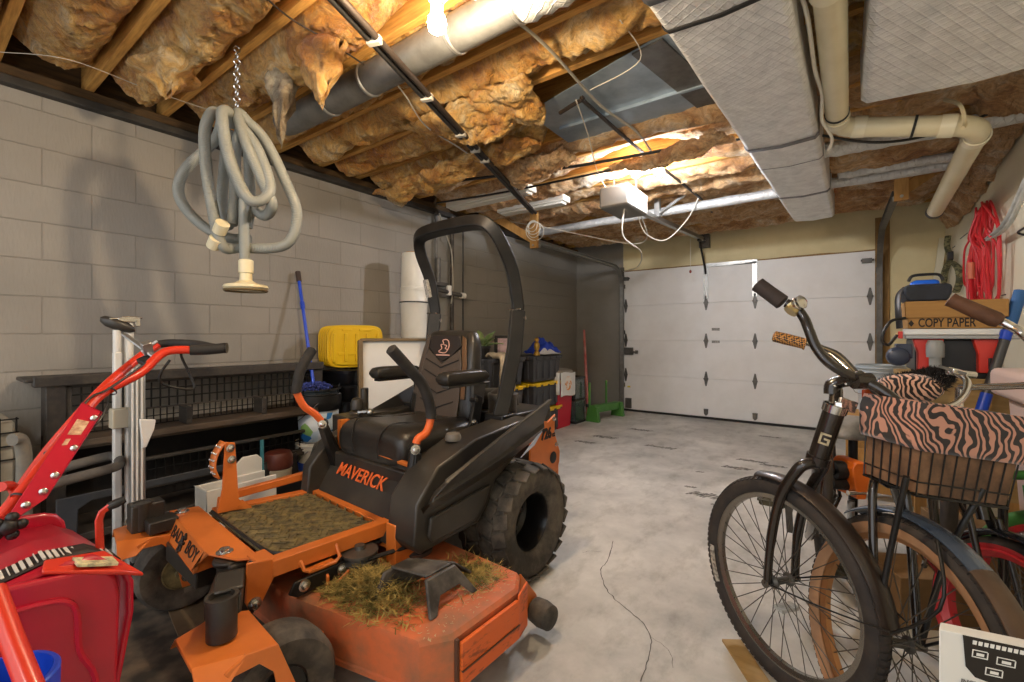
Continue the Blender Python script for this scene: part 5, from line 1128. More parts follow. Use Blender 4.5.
for i,(z0,h) in enumerate([(.0,.42),(.42,.36),(.78,.36),(1.14,.42),(1.56,.34)]):
    lab=['white plastic bucket at the foot of tall stack by the wall','white plastic bucket second from the floor in tall stack','white plastic bucket in the middle of tall stack by wall','white plastic bucket second from the top of tall stack','white plastic bucket upside down on top of tall stack'][i]
    t=thing('stacked_bucket',lab,'bucket',(cc.x,cc.y,z0),0,'tall stack of white buckets')
    r=.118; b=MB(); b.lathe([(0,0),(r*1.04,0),(r*1.04,.03),(r,.035),(r*.93,h-.02),(r*.9,h-.002),(0,h-.002)] if i!=3 else [(0,0),(r*.95,0),(r*1.02,h*.7),(r*1.06,h*.72),(r*1.06,h*.78),(r*1.02,h*.8),(r*1.05,h-.002),(0,h-.002)],n=32); b.build('shell',M_wbuck,t)
    if i==3: b=MB(); b.ring([(0,-.006),(.005,-.006),(.005,.006),(0,.006)],r*1.06,(0,0,h*.75),n=32); b.build('strap',M_blackp,t)
    if i==4: b=MB(); b.lathe([(0,h-.002),(.07,h-.002),(.075,h+.01),(0,h+.012)],n=20); b.build('brown_cap',M_lumber,t)
fc0,fc1=PC(361,405,3.15),PC(431,405,3.35); zt=PC(361,340,3.15).z
t=thing('framed_board','white board in a deep brown frame leaning behind mower seat','framed board',fc0.lerp(fc1,.5))
ex=(fc1-fc0); ex.z=0; wl=ex.length; ex.normalize(); ey=V((-ex.y,ex.x,0)); up=(V((0,0,1))+ey*.12).normalized(); nn=ex.cross(up); o0=V((fc0.x,fc0.y,.52)); H=zt-.52
b=MB(); b.plate([o0-nn*-.02,o0+ex*wl-nn*-.02,o0+ex*wl+up*H-nn*-.02,o0+up*H-nn*-.02],nn*-.03); b.build('white_board',mat('white_board','dedcd6',.6,col2='cfccc4',scale=3,mix=.4),t,world=True)
M_frm=mat('brown_frame','76603f',.55,col2='5a4730',scale=5,mix=.5)
for p,q_ in(((0,0),(0,1)),((1,0),(1,1)),((0,1),(1,1)),((0,0),(1,0))):
    b=MB(); b.beam(o0+ex*wl*p[0]+up*H*p[1]-up*(.0),o0+ex*wl*q_[0]+up*H*q_[1],.02,.1,up=nn) if p[0]!=q_[0] else b.beam(o0+ex*wl*p[0],o0+ex*wl*p[0]+up*H,.03,.1,up=nn); b.build('frame_side',M_frm,t,bevel=.003,world=True)
# low table under the board
t=thing('dark_tote','dark grey storage tote under the white framed board','tote',(fc0.x+.15,fc0.y+.2,0))
b=MB(); c=fc0.lerp(fc1,.5); b.box((c.x-.02,c.y+.05,.25),(.5,.44,.5),(0,0,.6)); b.build('body',mat('tote_grey','3d3d40',.5),t,bevel=.02,world=True); b=MB(); b.box((c.x-.02,c.y+.05,.51),(.54,.48,.025),(0,0,.6)); b.build('lid',mat('tote_grey','3d3d40',.5),t,bevel=.008,world=True)

# plumbing on the wall
def wpipe(pts,r,label,m,cat='pipe',name='wall_pipe'):
    b=MB(); b.tube(pts,r,n=12); tag(b.build(name,m),label,cat)
X0=-3.43
a=PX(452,200,X0); c=PX(452,309,X0); wpipe([V((X0,a.y,2.46)),V((X0,c.y,c.z-.15)),V((X0,c.y,.6))],.022,'tall dark stained pipe running up the wall behind roll bar',mat('stained_pipe','3a332c',.5,.3,col2='766e62',scale=9,mix=.7))
a=PX(436,210,X0); wpipe([V((X0,a.y,2.46)),V((X0,a.y,PX(436,296,X0).z))],.016,'thin grey conduit left of the dark stained wall pipe',M_dgalv,'conduit')
a=PX(463,215,X0); wpipe([V((X0,a.y,2.46)),V((X0,a.y,.7))],.008,'black cable dropping down wall right of dark pipe',M_blackp,'cable','wall_cable')
t=thing('shutoff_valve','white-ended pipe stub with valve crossing in front of dark pipe','valve',PX(440,293,X0))
z=PX(445,292,X0).z; y0,y1=PX(428,292,X0+.08).y,PX(462,292,X0+.08).y
b=MB(); b.cyl((X0+.08,y0,z+.02),(X0+.08,y1,z-.03),.022,n=14); b.build('stub',M_dgalv,t,world=True)
b=MB(); b.cyl((X0+.08,y1-.02,z-.03),(X0+.08,y1+.04,z-.03),.032,n=14); b.cyl((X0+.08,y0+.3,z-.04),(X0+.08,y0+.3,z+.06),.03,n=12); b.build('coupling',M_white,t,world=True)
b=MB(); b.bb((X0,y0-.1,z+.05),(X0+.08,y0+.3,z+.09)); b.cyl((X0+.02,y0+.2,z+.05),(X0+.02,y0+.2,z+.35),.028,n=12); b.build('bracket',M_dgalv,t,bevel=.004,world=True)
wire([V((X0+.03,y1-.3,2.44)),V((X0+.05,y1-.2,2.2)),V((X0+.02,y1-.1,2.05)),V((X0+.02,y1-.08,1.7)),V((X0+.03,y1-.12,1.5))],.008,'grey wire hanging on wall right of the shutoff valve',mat('grey_cable','a79f8e',.5))

# totes with yellow lids
M_tote=mat('tote_grey','3d3d40',.5,col2='4a4a4c',scale=4,mix=.4)
def tote(c,label,lid,w=.62,d=.42,h=.30,rz=0):
    t=thing('storage_tote',label,'tote',c,rz,'storage totes by the wall')
    b=MB(); f=lambda k,z:[V((x*k*d/2,y*k*w/2,z)) for x,y in((-1,-1),(1,-1),(1,1),(-1,1))]
    b.loft([f(.9,0),f(.97,h-.05),f(1.03,h-.05),f(1.03,h-.012),f(.99,h-.012),f(.9,.03)]); 
    for k in(-.32,-.1,.12,.34): b.bb((d*.455,k*w-.03,.03),(d*.5,k*w+.03,h-.06)); 
    for k in(-.25,.25): b.bb((k*d-.03,-w*.5,.03),(k*d+.03,-w*.455,h-.06))
    b.build('body',M_tote,t,bevel=.008)
    b=MB(); b.bb((-d*.53,-w*.53,h-.03),(d*.53,w*.53,h-.004)); 
    for k in(-.36,-.12,.12,.36): b.bb((d*.52,k*w-.045,h-.045),(d*.545,k*w+.045,h-.002))
    for k in(-.25,.25): b.bb((k*d-.05,-w*.545,h-.045),(k*d+.05,-w*.52,h-.002))
    b.build('lid',M_ylw if lid else M_tote,t,bevel=.006); return t
tc0=PC(533,400,5.45)
TX=tc0.x
for i,(z,lid,l) in enumerate([(0,1,'dark tote with yellow lid on the floor beside the red bin'),(.31,1,'dark tote with yellow lid, middle of the stack beside red bin'),(.62,0,'dark tote with grey lid, top of the stack under blue cloth')]): tote((TX,tc0.y,z),l,lid)
for i,(z,lid,l) in enumerate([(0,0,'dark tote on the floor behind the mower engine'),(.31,1,'dark tote with yellow lid under the beige gloves'),(.62,0,'dark tote with grey lid carrying the leafy plant')]): tote((TX-.02,tc0.y-.78,z),l,lid)
topz=.925
# plant
M_leaf=mat('pale_green_leaf','7f9a5c',.5,col2='b6c489',scale=12,mix=.7)
pc_=V((TX-.02,tc0.y-.93,topz)); t=thing('potted_plant','leafy pale green plant standing on the grey-lidded tote','plant',pc_)
b=MB(); b.lathe([(0,0),(.06,0),(.08,.1),(.085,.1),(.085,.12),(.07,.12),(.068,.09),(0,.085)],pc_,n=20); b.build('pot',M_blackp,t,world=True)
rr=random.Random(4)
for i in range(13):
    a=2*PI*i/13+rr.uniform(-.2,.2); e=rr.uniform(.5,1.2); L_=rr.uniform(.22,.34); d=V((math.cos(a)*math.cos(e),math.sin(a)*math.cos(e),math.sin(e))); s=V((-math.sin(a),math.cos(a),0)); p=pc_+V((0,0,.09)); b=MB(); rings=[]
    for u,w_ in((0,.004),(.2,.006),(.4,.03),(.6,.042),(.8,.03),(1,.002)):
        q=p+d*L_*u+V((0,0,-.09*u*u)); rings.append([q-s*w_+V((0,0,.008)),q,q+s*w_+V((0,0,.008))])
    b.loft(rings,cap=False,closed=False); b.build('leaf',M_leaf,t,world=True,solid=.002)
# picture frame on the tote
p=V((TX+.06,tc0.y-.62,topz)); t=thing('picture_frame','small black picture frame with pink photo beside the plant','picture frame',p)
b=MB(); 
for lo,hi in(((-.012,-.13,0),(.012,.13,.03)),((-.012,-.13,.2),(.012,.13,.23)),((-.012,-.13,.03),(.012,-.1,.2)),((-.012,.1,.03),(.012,.13,.2))): b.bb(lo,hi)
Mx=Matrix.Translation(p)@Matrix.Rotation(-.7,4,'Z'); b.xf(Mx); b.build('frame',M_blackp,t,bevel=.003,world=True)
b=MB(); b.bb((-.004,-.1,.03),(.004,.1,.2)); b.xf(Mx); b.build('picture',mat('pink_photo','d9bfc4',.4,col2='8a6d74',scale=14,mix=.6),t,world=True)
# gloves
M_glove=mat('beige_suede','b8a78a',.9,col2='8f7d62',scale=14,mix=.6,bump=.2,bscale=60)
for k,l in((0,'beige suede work glove draped left over dark tote stack'),(1,'beige suede work glove draped right against the roll bar')):
    g=V((TX+.27,tc0.y-.98+.17*k,.60)); b=MB()
    b.tube(catmull([g+V((-.1,0,.35)),g+V((.0,.01,.34)),g+V((.03,.0,.25)),g+V((.02,-.02*k,.12)),g+V((.0,.0,.0))],4),[.05]*4+[.055]*4+[.06]*4+[.05]*5,n=12,flat=.6)
    for f in range(4): b.tube(catmull([g+V((-.1,-.04+.026*f,.35)),g+V((-.13,-.05+.03*f,.37)),g+V((-.16,-.05+.034*f,.345))],3),.014,n=8)
    b.tube(catmull([g+V((-.05,.05,.33)),g+V((-.02,.09,.31)),g+V((.01,.1,.26))],3),.016,n=8)
    tag(b.build('work_glove',M_glove),l,'glove','beige gloves on the totes')
# blue cloth and golden ornament on the stack
p=V((TX+.08,tc0.y+.08,topz)); b=MB()
b.grid(lambda u,v:V((p.x-.14+.28*u,p.y-.2+.42*v,p.z+.02+.15*math.sin(PI*u)**.6*math.sin(PI*v)**.6*(1+.5*noise.noise(V((u*4,v*4,1))))+.03*noise.noise(V((u*9,v*9,3))))),24,24); o=b.build('blue_cloth',mat('royal_blue_cloth','1d3fb4',.7),ang=60,solid=.006); tag(o,'crumpled royal blue cloth heaped on the top tote','cloth')
p=V((TX+.17,tc0.y-.18,topz)); t=thing('gold_ornament','small golden figure ornament beside the blue cloth','ornament',p)
M_gold=mat('gold_paint','b08a3a',.35,.5); b=MB(); b.lathe([(0,0),(.04,0),(.035,.03),(.02,.05),(.035,.1),(.03,.14),(.012,.16)],p,n=16); b.build('body',M_gold,t,world=True); b=MB(); b.ball(p+V((0,0,.18)),.028,12); b.build('head',M_gold,t,world=True)
p=V((TX+.18,tc0.y-.02,topz)); b=MB(); b.grid(lambda u,v:V((p.x-.07+.16*u,p.y-.14+.34*v,p.z+.015+.05*math.sin(PI*u)*math.sin(PI*v)*(1+noise.noise(V((u*5,v*5,8)))))),16,16); tag(b.build('white_rag',mat('white_rag','cfd0cf',.8),ang=60,solid=.006),'crumpled white rag in front of blue cloth on tote','rag')
# red bin with a white bag over it
rc=PC(554,420,5.75); t=thing('red_bin','bright red tall bin with grey lid next to the totes','bin',(rc.x,rc.y,0))
b=MB(); f=lambda k,z:[V((rc.x+x*k*.17,rc.y+y*k*.19,z)) for x,y in((-1,-1),(1,-1),(1,1),(-1,1))]; b.loft([f(.86,.0),f(1,.62),f(.96,.62),f(.82,.02)]); b.build('body',mat('crimson_plastic','c1102f',.4),t,bevel=.015,world=True)
b=MB(); b.loft([f(1.08,.62),f(1.1,.66),f(1.0,.71),f(.7,.735)]); b.build('lid',mat('grey_lid','8f877a',.5),t,bevel=.012,world=True)
b=MB(); xx=rc.x+.2; b.loft([[V((xx+.0,rc.y-.17+.36*u,z+.01*math.sin(u*6))) for u in[k/10 for k in range(11)]] for z in(.69,.6,.5,.42,.4)],cap=False,closed=False); o=b.build('white_bag',mat('white_plastic_bag','d8d6d0',.4),solid=.012,bevel=.004); tag(o,'white plastic sheet with orange print hung over red bin front','bag')
b=MB(); b.loft([[V((xx+.0075,rc.y+(.085)*math.cos(a),.56+.09*math.sin(a))) for a in[2*PI*k/20 for k in range(20)]],[V((xx+.0085,rc.y+(.085)*math.cos(a),.56+.09*math.sin(a))) for a in[2*PI*k/20 for k in range(20)]]]); c2=b.build('orange_print',mat('orange_print','d98a35',.6,col2='e8e4da',scale=16,mix=.95,lo=.42,hi=.5),o,world=True)
# the same sheet turns the corner toward the viewer
b=MB(); yy=rc.y-.205; b.loft([[V((rc.x-.1+.3*u,yy-.004*math.sin(u*9),z)) for u in[k/8 for k in range(9)]] for z in(.7,.6,.5,.43)],cap=False,closed=False); b.build('front_flap',mat('white_plastic_bag','d8d6d0',.4),o,solid=.01,world=True)
b=MB(); b.loft([[V((rc.x+.04+.07*math.cos(a),yy-.01-k,.565+.085*math.sin(a))) for a in[2*PI*q/20 for q in range(20)]] for k in(0,.002)]); b.build('orange_print',mat('orange_print','d98a35',.6),o,world=True)
# glass tank on end, red pole, green cradle
gc=PC(570,418,6.05); t=thing('glass_tank','empty glass tank with black edges stood between bin and corner','tank',(gc.x,gc.y,0))
M_gl=mat('tank_glass','9fb0ac',.08,trans=.85,spec=.5)
x0,x1,y0,y1,h=gc.x-.17,gc.x+.15,gc.y-.13,gc.y+.13,.60
for lo,hi in(((x0,y0,.02),(x1,y0+.006,h)),((x1-.006,y0,.02),(x1,y1,h)),((x0,y1-.006,.02),(x1,y1,h)),((x0,y0,.02),(x0+.006,y1,h))): b=MB(); b.bb(lo,hi); b.build('pane',M_gl,t,smooth=False,world=True)
for z in(.0,h-.02,.295):
    b=MB(); e=.01 if z!=.295 else .004
    for lo,hi in(((x0-e,y0-e,z),(x1+e,y0+e,z+.03)),((x0-e,y1-e,z),(x1+e,y1+e,z+.03)),((x0-e,y0,z),(x0+e,y1,z+.03)),((x1-e,y0,z),(x1+e,y1,z+.03))): b.bb(lo,hi)
    b.build('trim_frame',M_blackp,t,world=True)
p0=PC(588,402,6.45); p1=PC(584,330,6.75); b=MB(); b.tube([V((p0.x,p0.y,.0)),p1],[.028,.016],n=10); tag(b.build('red_pole',mat('faded_red','b5504a',.5,col2='d0a39a',scale=6,mix=.6)),'tapered faded red pole leaning in the far left corner','pole')
gc=PC(603,414,6.35); t=thing('green_cradle','green metal cradle with two upright posts in far left corner','cradle',(gc.x,gc.y,0))
M_grn=mat('tractor_green','4f8a3c',.45,col2='3c6a30',scale=6,mix=.5)
ga=V((gc.x-.23,gc.y-.28,0)); gb=V((gc.x+.2,gc.y+.12,0)); ga=PC(592,418,6.0); gb=PC(619,408,6.5); ga.z=gb.z=0
b=MB(); b.beam(ga+V((0,0,.17)),gb+V((0,0,.15)),.09,.10); b.build('cross_beam',M_grn,t,bevel=.008,world=True)
dx=(gb-ga).normalized(); sd=V((-dx.y,dx.x,0))
for k in(.04,.95):
    c=ga.lerp(gb,k); b=MB(); b.plate([c-dx*.03-sd*.1+V((0,0,.0)),c-dx*.03+sd*.1,c-dx*.03+sd*.07+V((0,0,.2)),c-dx*.03-sd*.07+V((0,0,.2))],dx*.06); b.build('foot',M_grn,t,bevel=.006,world=True)
for k in(.02,.62):
    c=ga.lerp(gb,k)+sd*.05; b=MB(); b.cyl(c+V((0,0,.15)),c+V((0,0,.52)),.016,n=10); b.build('post',M_grn,t,world=True)
b=MB(); b.cyl(ga+sd*.02+V((-.03,-.04,.2)),ga+sd*.02+V((-.03,-.04,.24)),.02,n=10); b.build('stub',M_blackm,t,world=True)
# cardboard under the mower front
b=MB(); b.plate([PZ(166,606,.002),PZ(226,590,.002),PZ(262,640,.002),PZ(190,668,.002)],(0,0,.006)); tag(b.build('cardboard_sheet',mat('old_cardboard','6e5a40',.85,col2='4d3d2a',scale=6,mix=.6)),'dirty cardboard sheet on the floor between mower casters','cardboard')
# ---------------------------------------------------------------- bicycles (each built in world metres)
M_bframe=mat('black_bike_paint','231d19',.25,.2,coat=.5,col2='33291f',scale=6,mix=.4)
M_btire=mat('bike_tyre','2a2522',.8,col2='453b32',scale=14,mix=.5)
M_chrome=mat('chrome','cfcdc8',.14,1.0)
M_spoke=mat('spoke_steel','6a665f',.3,.85)
M_fend=mat('brown_black_fender','2a211c',.35,.2,coat=.3,col2='463629',scale=3,mix=.5)
spk={}
def wheel(root,name,c,ax,R,tr,mt,mrim,rimw=.02,spokes=36,whitewall=None,tread=True,x=None):
    """tyre > rim, hub, spokes; ax is the axle direction"""
    c=V(c); A=V(ax).normalized(); ex,ey=frame_of(A)
    b=MB(); q=[(tr*math.cos(a)-tr,tr*math.sin(a)*1.0) for a in[2*PI*k/14 for k in range(14)]]; b.ring(q,R,c,A,n=72)
    if tread:
        for k in range(96):
            a=2*PI*k/96; e=ex*math.cos(a)+ey*math.sin(a); T=A.cross(e)
            for s in(-1,1):
                nn=(e+A*(.62*s)).normalized(); b.box(c+e*(R-tr)+nn*tr*1.0,(2*PI*R/96*.62,tr*.62,tr*.12),Matrix((T,nn.cross(T),nn)).transposed())
            b.box(c+e*(R-.0005),(2*PI*R/96*.62,tr*.5,tr*.12),Matrix((T,e.cross(T),e)).transposed())
    ty=b.build(name,mt,root,world=True)
    ri=R-2*tr
    b=MB(); b.ring([(0,-rimw/2),(.006,-rimw*.62),(.012,-rimw*.6),(.012,rimw*.6),(.006,rimw*.62),(0,rimw/2),(-.012,rimw*.3),(-.012,-rimw*.3)],ri,c,A,n=72); b.build('rim',mrim,ty,world=True)
    if whitewall:
        for s in(-1,1): b=MB(); b.ring([(0,0),(tr*.95,tr*.55*s),(tr*.95,tr*.6*s),(0,.004*s)],R-2*tr+.003,c+A*(tr*.62*s),A,n=72); b.build('sidewall',whitewall,ty,world=True)
    b=MB(); b.lathe([(.008,-.06),(.008,-.045),(.014,-.044),(.022,-.034),(.022,-.03),(.012,-.026),(.011,.026),(.022,.03),(.022,.034),(.014,.044),(.008,.045),(.008,.06)],c,A,n=18); b.build('hub',M_dgalv,ty,world=True)
    key=round(ri,3); first=None
    for k in range(spokes):
        a=2*PI*k/spokes; s=1 if k%2 else -1; t=a+(.42 if (k//2)%2 else -.42)
        p0=c+(ex*math.cos(t)+ey*math.sin(t))*.02+A*.032*s; p1=c+(ex*math.cos(a)+ey*math.sin(a))*(ri-.01)
        d=p1-p0; L_=d.length; xx,yy=frame_of(d); Mx=Matrix(((xx.x,yy.x,d.x/L_,p0.x),(xx.y,yy.y,d.y/L_,p0.y),(xx.z,yy.z,d.z/L_,p0.z),(0,0,0,1)))
        kk=(key,name)
        if kk not in spk: b=MB(); b.cyl((0,0,0),(0,0,L_),.0016,n=5); o=b.build('spoke',M_spoke,ty,loc=(0,0,0)); spk[kk]=o
        else: o=spk[kk].copy(); C.objects.link(o); o.parent=ty
        o.matrix_local=wrap(root).inverted()@Mx
    return ty
def fender(root,c,ax,R,w,a0,a1,m,xdir,name='fender',t=.003,par=None):
    q=[]; h=.55
    for k in range(7): a=-1.15+2.3*k/6; q.append((.0+.022*(math.cos(a)-1),w/2*math.sin(a)/math.sin(1.15)))
    q+= [(r-t,z) for r,z in q[::-1]]
    b=MB(); b.ring(q,R,c,ax,n=40,a0=a0,a1=a1,x=xdir); return b.build(name,m,par or root,world=True)
def tb(root,pts,r,m,name,par=None,sm=5,n=12,flat=1.0):
    b=MB(); b.tube(catmull(pts,sm) if len(pts)>2 else pts,r,n=n,flat=flat); return b.build(name,m,par or root,world=True)
UP=V((0,0,1))
# -- front black cruiser, wheel turned across
B1=thing('black_bicycle','black cruiser bicycle nearest the open floor, square badge on head tube','bicycle',(-.154,1.753,0))
c1=V((-.154,1.753,.336)); u1=V((.786,-.619,0)).normalized(); ax1=V((u1.y,-u1.x,0))*-1   # axle
ax1=V((.619,.786,0)).normalized()
M_wrim=mat('steel_rim','8f8a82',.25,.9)
w1=wheel(B1,'front_tire',c1,ax1,.336,.029,M_btire,M_wrim,.026)
b=MB(); b.ring([(-.001,-.001),(.022,-.001),(.022,.001),(-.001,.001)],.336-.052,c1-ax1*.0305,ax1,n=10,a0=-2.05,a1=-1.6,x=UP) ; b.build('tyre_lettering',mat('worn_white_print','b9b2a4',.7,col2='3a332c',scale=80,mix=.9),w1,world=True)
xr=u1
def ang(px_dir): return px_dir
fender(B1,c1,ax1,.336+.02,.066,math.radians(-104),math.radians(-7),M_fend,u1,'fender') if ax1.cross(u1).z<0 else fender(B1,c1,ax1,.336+.02,.066,math.radians(7),math.radians(104),M_fend,u1,'fender')
KZ=.875
def PB(x,y,z): return PC(x,y,z*KZ)
K=PC(816,464,1.41)              # fork crown
H0,H1=PC(818,459,1.41),PC(835,408,1.37)
tb(B1,[H0,H1],.029,M_bframe,'head_tube',n=20)
for p in(H0,H1):
    b=MB(); dd=(H1-H0).normalized(); b.lathe([(.028,-.014),(.033,-.012),(.034,.012),(.028,.014)],p,dd,n=20); b.build('headset_cup',M_bframe if p is H0 else M_chrome,B1,world=True)
for s in(-1,1):
    h=c1+ax1*(.058*s); tb(B1,[K,K+ax1*(.03*s)+V((0,0,.004)),K+ax1*(.052*s)+V((0,0,-.02))-u1*.02,K.lerp(h,.3)+ax1*(.04*s)-u1*.04,K.lerp(h,.65)+ax1*(.018*s)-u1*.032,h],[.017]*6+[.017]*5+[.0165]*5+[.015]*5+[.013]*5,M_bframe,'fork_blade')
    b=MB(); b.cyl(h-ax1*(.006),h+ax1*(.012*s),.013,n=8); b.build('axle_nut',M_dgalv,B1,world=True)
# badge on the front of head tube
dd=(H1-H0).normalized(); tocam=(V((0,0,EYE))-H0); tocam=(tocam-dd*tocam.dot(dd)).normalized(); side=dd.cross(tocam); bc_=H0.lerp(H1,.45)+tocam*.0305; bm=basis(side,dd,bc_); 
b=MB(); M_badge=mat('pale_badge','b3a483',.45)
for lo,hi in(((-.014,.012),(.014,.018)),((-.014,-.018),(.014,-.012)),((-.014,-.018),(-.008,.018)),((.008,-.018),(.014,.002)),((-.002,-.003),(.014,.003))):
    b.plate([bm@V((lo[0],lo[1],0)),bm@V((hi[0],lo[1],0)),bm@V((hi[0],hi[1],0)),bm@V((lo[0],hi[1],0))],tocam*.002)
b.build('badge',M_badge,B1,world=True)
tb(B1,[H1,PB(836,390,1.60),PB(833,385,1.60)],.018,M_bframe,'quill')
clampP=PB(862,381,1.52)
b=MB(); b.tube(catmull([PB(832,394,1.60),PB(833,385,1.60),PB(842,381,1.58),PB(862,377,1.52)],4),[.022]*5+[.02]*4+[.021]*4,n=12); st_=b.build('stem',M_bframe,B1,world=True)
b=MB(); b.cyl(clampP-V((.02,.015,-.0)),clampP+V((.02,.015,0)),.024,n=14); b.build('bar_clamp',M_bframe,st_,world=True)
for p in(PB(835,386,1.575),PB(846,384,1.56)): b=MB(); b.ball(p-(p-V((0,0,EYE))).normalized()*.012,.005,8); b.build('bolt',M_chrome,st_,world=True)
bar=[(862,380,1.52),(845,373,1.53),(828,362,1.55),(816,347,1.58),(809,330,1.60),(804,318,1.62),(796,308,1.64),(786,303,1.66)]
hb=tb(B1,[PB(*p) for p in bar],.0148,M_bframe,'handlebar')
tb(B1,[PB(862,380,1.52),PB(878,388,1.49),PB(895,400,1.46),(PB(915,418,1.46))],.0148,M_bframe,'handlebar')
b=MB(); g0,g1=PB(757,284,1.72),PB(783,303,1.665); b.tube([g0,g0.lerp(g1,.02),g0.lerp(g1,.5),g0.lerp(g1,.97),g1],[.018,.0245,.024,.025,.02],n=16); b.build('grip',mat('brown_black_foam','2f2624',.8,bump=.2,bscale=120),hb,world=True)
bl=PB(793,306,1.63); b=MB(); d_=(PB(803,302,1.62)-PB(790,312,1.64)).normalized(); pc0=PB(799,303,1.62); tob=V((.65,-.4,.25)).normalized()
b.lathe([(.0,-.018),(.016,-.016),(.021,-.01),(.021,-.002),(.019,.0),(.021,.003),(.022,.01),(.016,.016),(.006,.018),(0,.019)],pc0,tob,n=24); o=b.build('bell',M_chrome,hb,world=True)
b=MB(); b.cyl(PB(790,312,1.64)-V((.0,0,.0)),PB(795,307,1.64),.021,n=14); b.beam(PB(788,306,1.64),PB(796,300,1.625),.012,.008); b.build('bell_clamp',mat('brass','b6a477',.3,.9),o,world=True)
b=MB(); p=PB(847,405,1.54); b.box(p,(.055,.012,.035),basis((CS,SN,-.35),(-SN,CS,0),(0,0,0)).to_3x3()); b.box(p-V((.02,.015,.0)),(.02,.012,.02)); b.build('reflector_bracket',M_chrome,B1,bevel=.003,world=True)
# frame behind the head tube
bb=V((-.10,2.33,.29)); rc_=V((-.05,2.85,.336)); sc1=V((-.06,2.47,.70))
tb(B1,[H1-dd*.02,H1.lerp(sc1,.5)+V((0,0,-.01)),sc1],.016,M_bframe,'top_tube'); tb(B1,[H0+dd*.02,H0.lerp(bb,.5)+V((0,0,-.06)),bb],.018,M_bframe,'down_tube'); tb(B1,[bb,sc1],.015,M_bframe,'seat_tube')
for s in(-1,1): tb(B1,[bb+V((.04*s,.03,0)),rc_+V((.06*s,0,0))],.009,M_bframe,'chain_stay'); tb(B1,[sc1+V((.015*s,0,0)),rc_+V((.06*s,0,0))],.008,M_bframe,'seat_stay')
wheel(B1,'rear_tire',rc_,(1,-.05,0),.336,.029,M_btire,M_wrim,.026,spokes=24,tread=False)
fender(B1,rc_,(1,-.05,0),.366,.066,math.radians(-10),math.radians(150),M_fend,(0,-1,0),'fender') if V((1,-.05,0)).cross(V((0,-1,0))).z>0 else fender(B1,rc_,(-1,.05,0),.366,.066,math.radians(-10),math.radians(150),M_fend,(0,-1,0),'fender')
b=MB(); b.lathe([(.0,-.004),(.085,-.004),(.09,0),(.085,.004),(0,.004)],bb+V((.05,0,0)),(1,0,0),n=32); b.build('chainring',M_dgalv,B1,world=True)
def pedal(root,p,m,ex=V((1,0,0)),name='pedal'):
    b=MB(); a=ex.normalized(); f=V((-a.y,a.x,0))
    for s in(-1,1): b.beam(p+f*.035*s-a*.045,p+f*.035*s+a*.045,.01,.022); 
    for s in(-1,0,1): b.beam(p-f*.035+a*.045*s,p+f*.035+a*.045*s,.01,.018)
    b.cyl(p-a*.06,p+a*.05,.008,n=8); return b.build(name,m,root,world=True)
M_ped=mat('brass_black_pedal','57503c',.4,.5,col2='1c1a16',scale=30,mix=.8)
for s,dz in((-1,.13),(1,-.13)):
    e=bb+V((.07*s,0,0)); p=bb+V((.075*s,-.03*dz/.13,dz)); b=MB(); b.beam(e,p,.012,.026,up=(1,0,0)); cr=b.build('crank_arm',M_dgalv,B1,world=True); pedal(B1,p+V((.06*s,0,0)),M_ped) if s>0 else pedal(B1,p+V((-.06,-.0,.0)),M_ped)
h=c1-ax1*.06
tb(B1,[c1+ax1*.06,c1+ax1*.05+(u1*.2+V((0,0,.1))),c1+u1*.36+V((0,0,.075))+ax1*.03],.0025,M_blackm,'fender_stay'); tb(B1,[c1-ax1*.06,c1-ax1*.05+u1*.2+V((0,0,.03)),c1+u1*.36+V((0,0,.06))-ax1*.03],.0025,M_blackm,'fender_stay')
b=MB(); b.box(c1+V((.015,.0,-.085)),(.035,.012,.07),basis(u1,UP,(0,0,0)).to_3x3()); b.build('reflector',mat('clear_reflector','b9b8b0',.2,col2='7a7a74',scale=60,mix=.6),w1,world=True)
# -- second bicycle with the basket
B2=thing('basket_bicycle','tan-walled cruiser bicycle carrying zebra-lined wire basket','bicycle',(.131,1.601,0))
c2=PC(897,641,1.22); c2.z=.325; roll=math.radians(9); R_=V((CS,SN,0)); F_=V((-SN,CS,0))
ax2=(R_*math.cos(roll)-UP*math.sin(roll)).normalized(); up2=(UP*math.cos(roll)+R_*math.sin(roll)).normalized(); f2=-F_
M_tan=mat('tan_sidewall','ad835f',.6,col2='8f6747',scale=10,mix=.5)
w2=wheel(B2,'front_tire',c2,ax2,.33,.028,M_btire,mat('bronze_rim','a9794e',.3,.6),.026,whitewall=M_tan)
M_bfend=mat('steel_blue_fender','59677a',.25,.5,coat=.5,col2='2b2f38',scale=3,mix=.5)
sg=ax2.cross(f2); 
def f2ang(a0,a1,m,nm='fender'):
    A=ax2 if sg.z>0 else -ax2
    return fender(B2,c2,A,.33+.024,.064,math.radians(a0),math.radians(a1),m,f2,nm)
f2ang(58,128,M_bfend); f2ang(32,58,mat('brown_fender_tip','4a382b',.4,.2,col2='6b5440',scale=6,mix=.5),'fender_tip')
K2=c2+up2*.40+F_*.10; T2=c2+up2*.62+F_*.18
for s in(-1,1): tb(B2,[K2,K2+ax2*(.045*s),K2.lerp(c2,.4)+ax2*(.055*s),c2+ax2*(.058*s)],.011,M_bframe,'fork_blade')
tb(B2,[K2,T2],.02,M_bframe,'head_tube')
for s in(-1,1):
    top=c2+up2*.46+f2*.06+ax2*(.10*s); tb(B2,[c2+ax2*(.065*s),c2+ax2*(.075*s)+up2*.25+f2*.02,top],.0075,M_blackm,'basket_strut')
for s in(-1,1): tb(B2,[c2+ax2*(.068*s)+UP*.0,c2+ax2*.066*s+f2*.16+up2*.18,c2+f2*.10+up2*.32+ax2*.035*s],.004,M_blackm,'fender_stay')
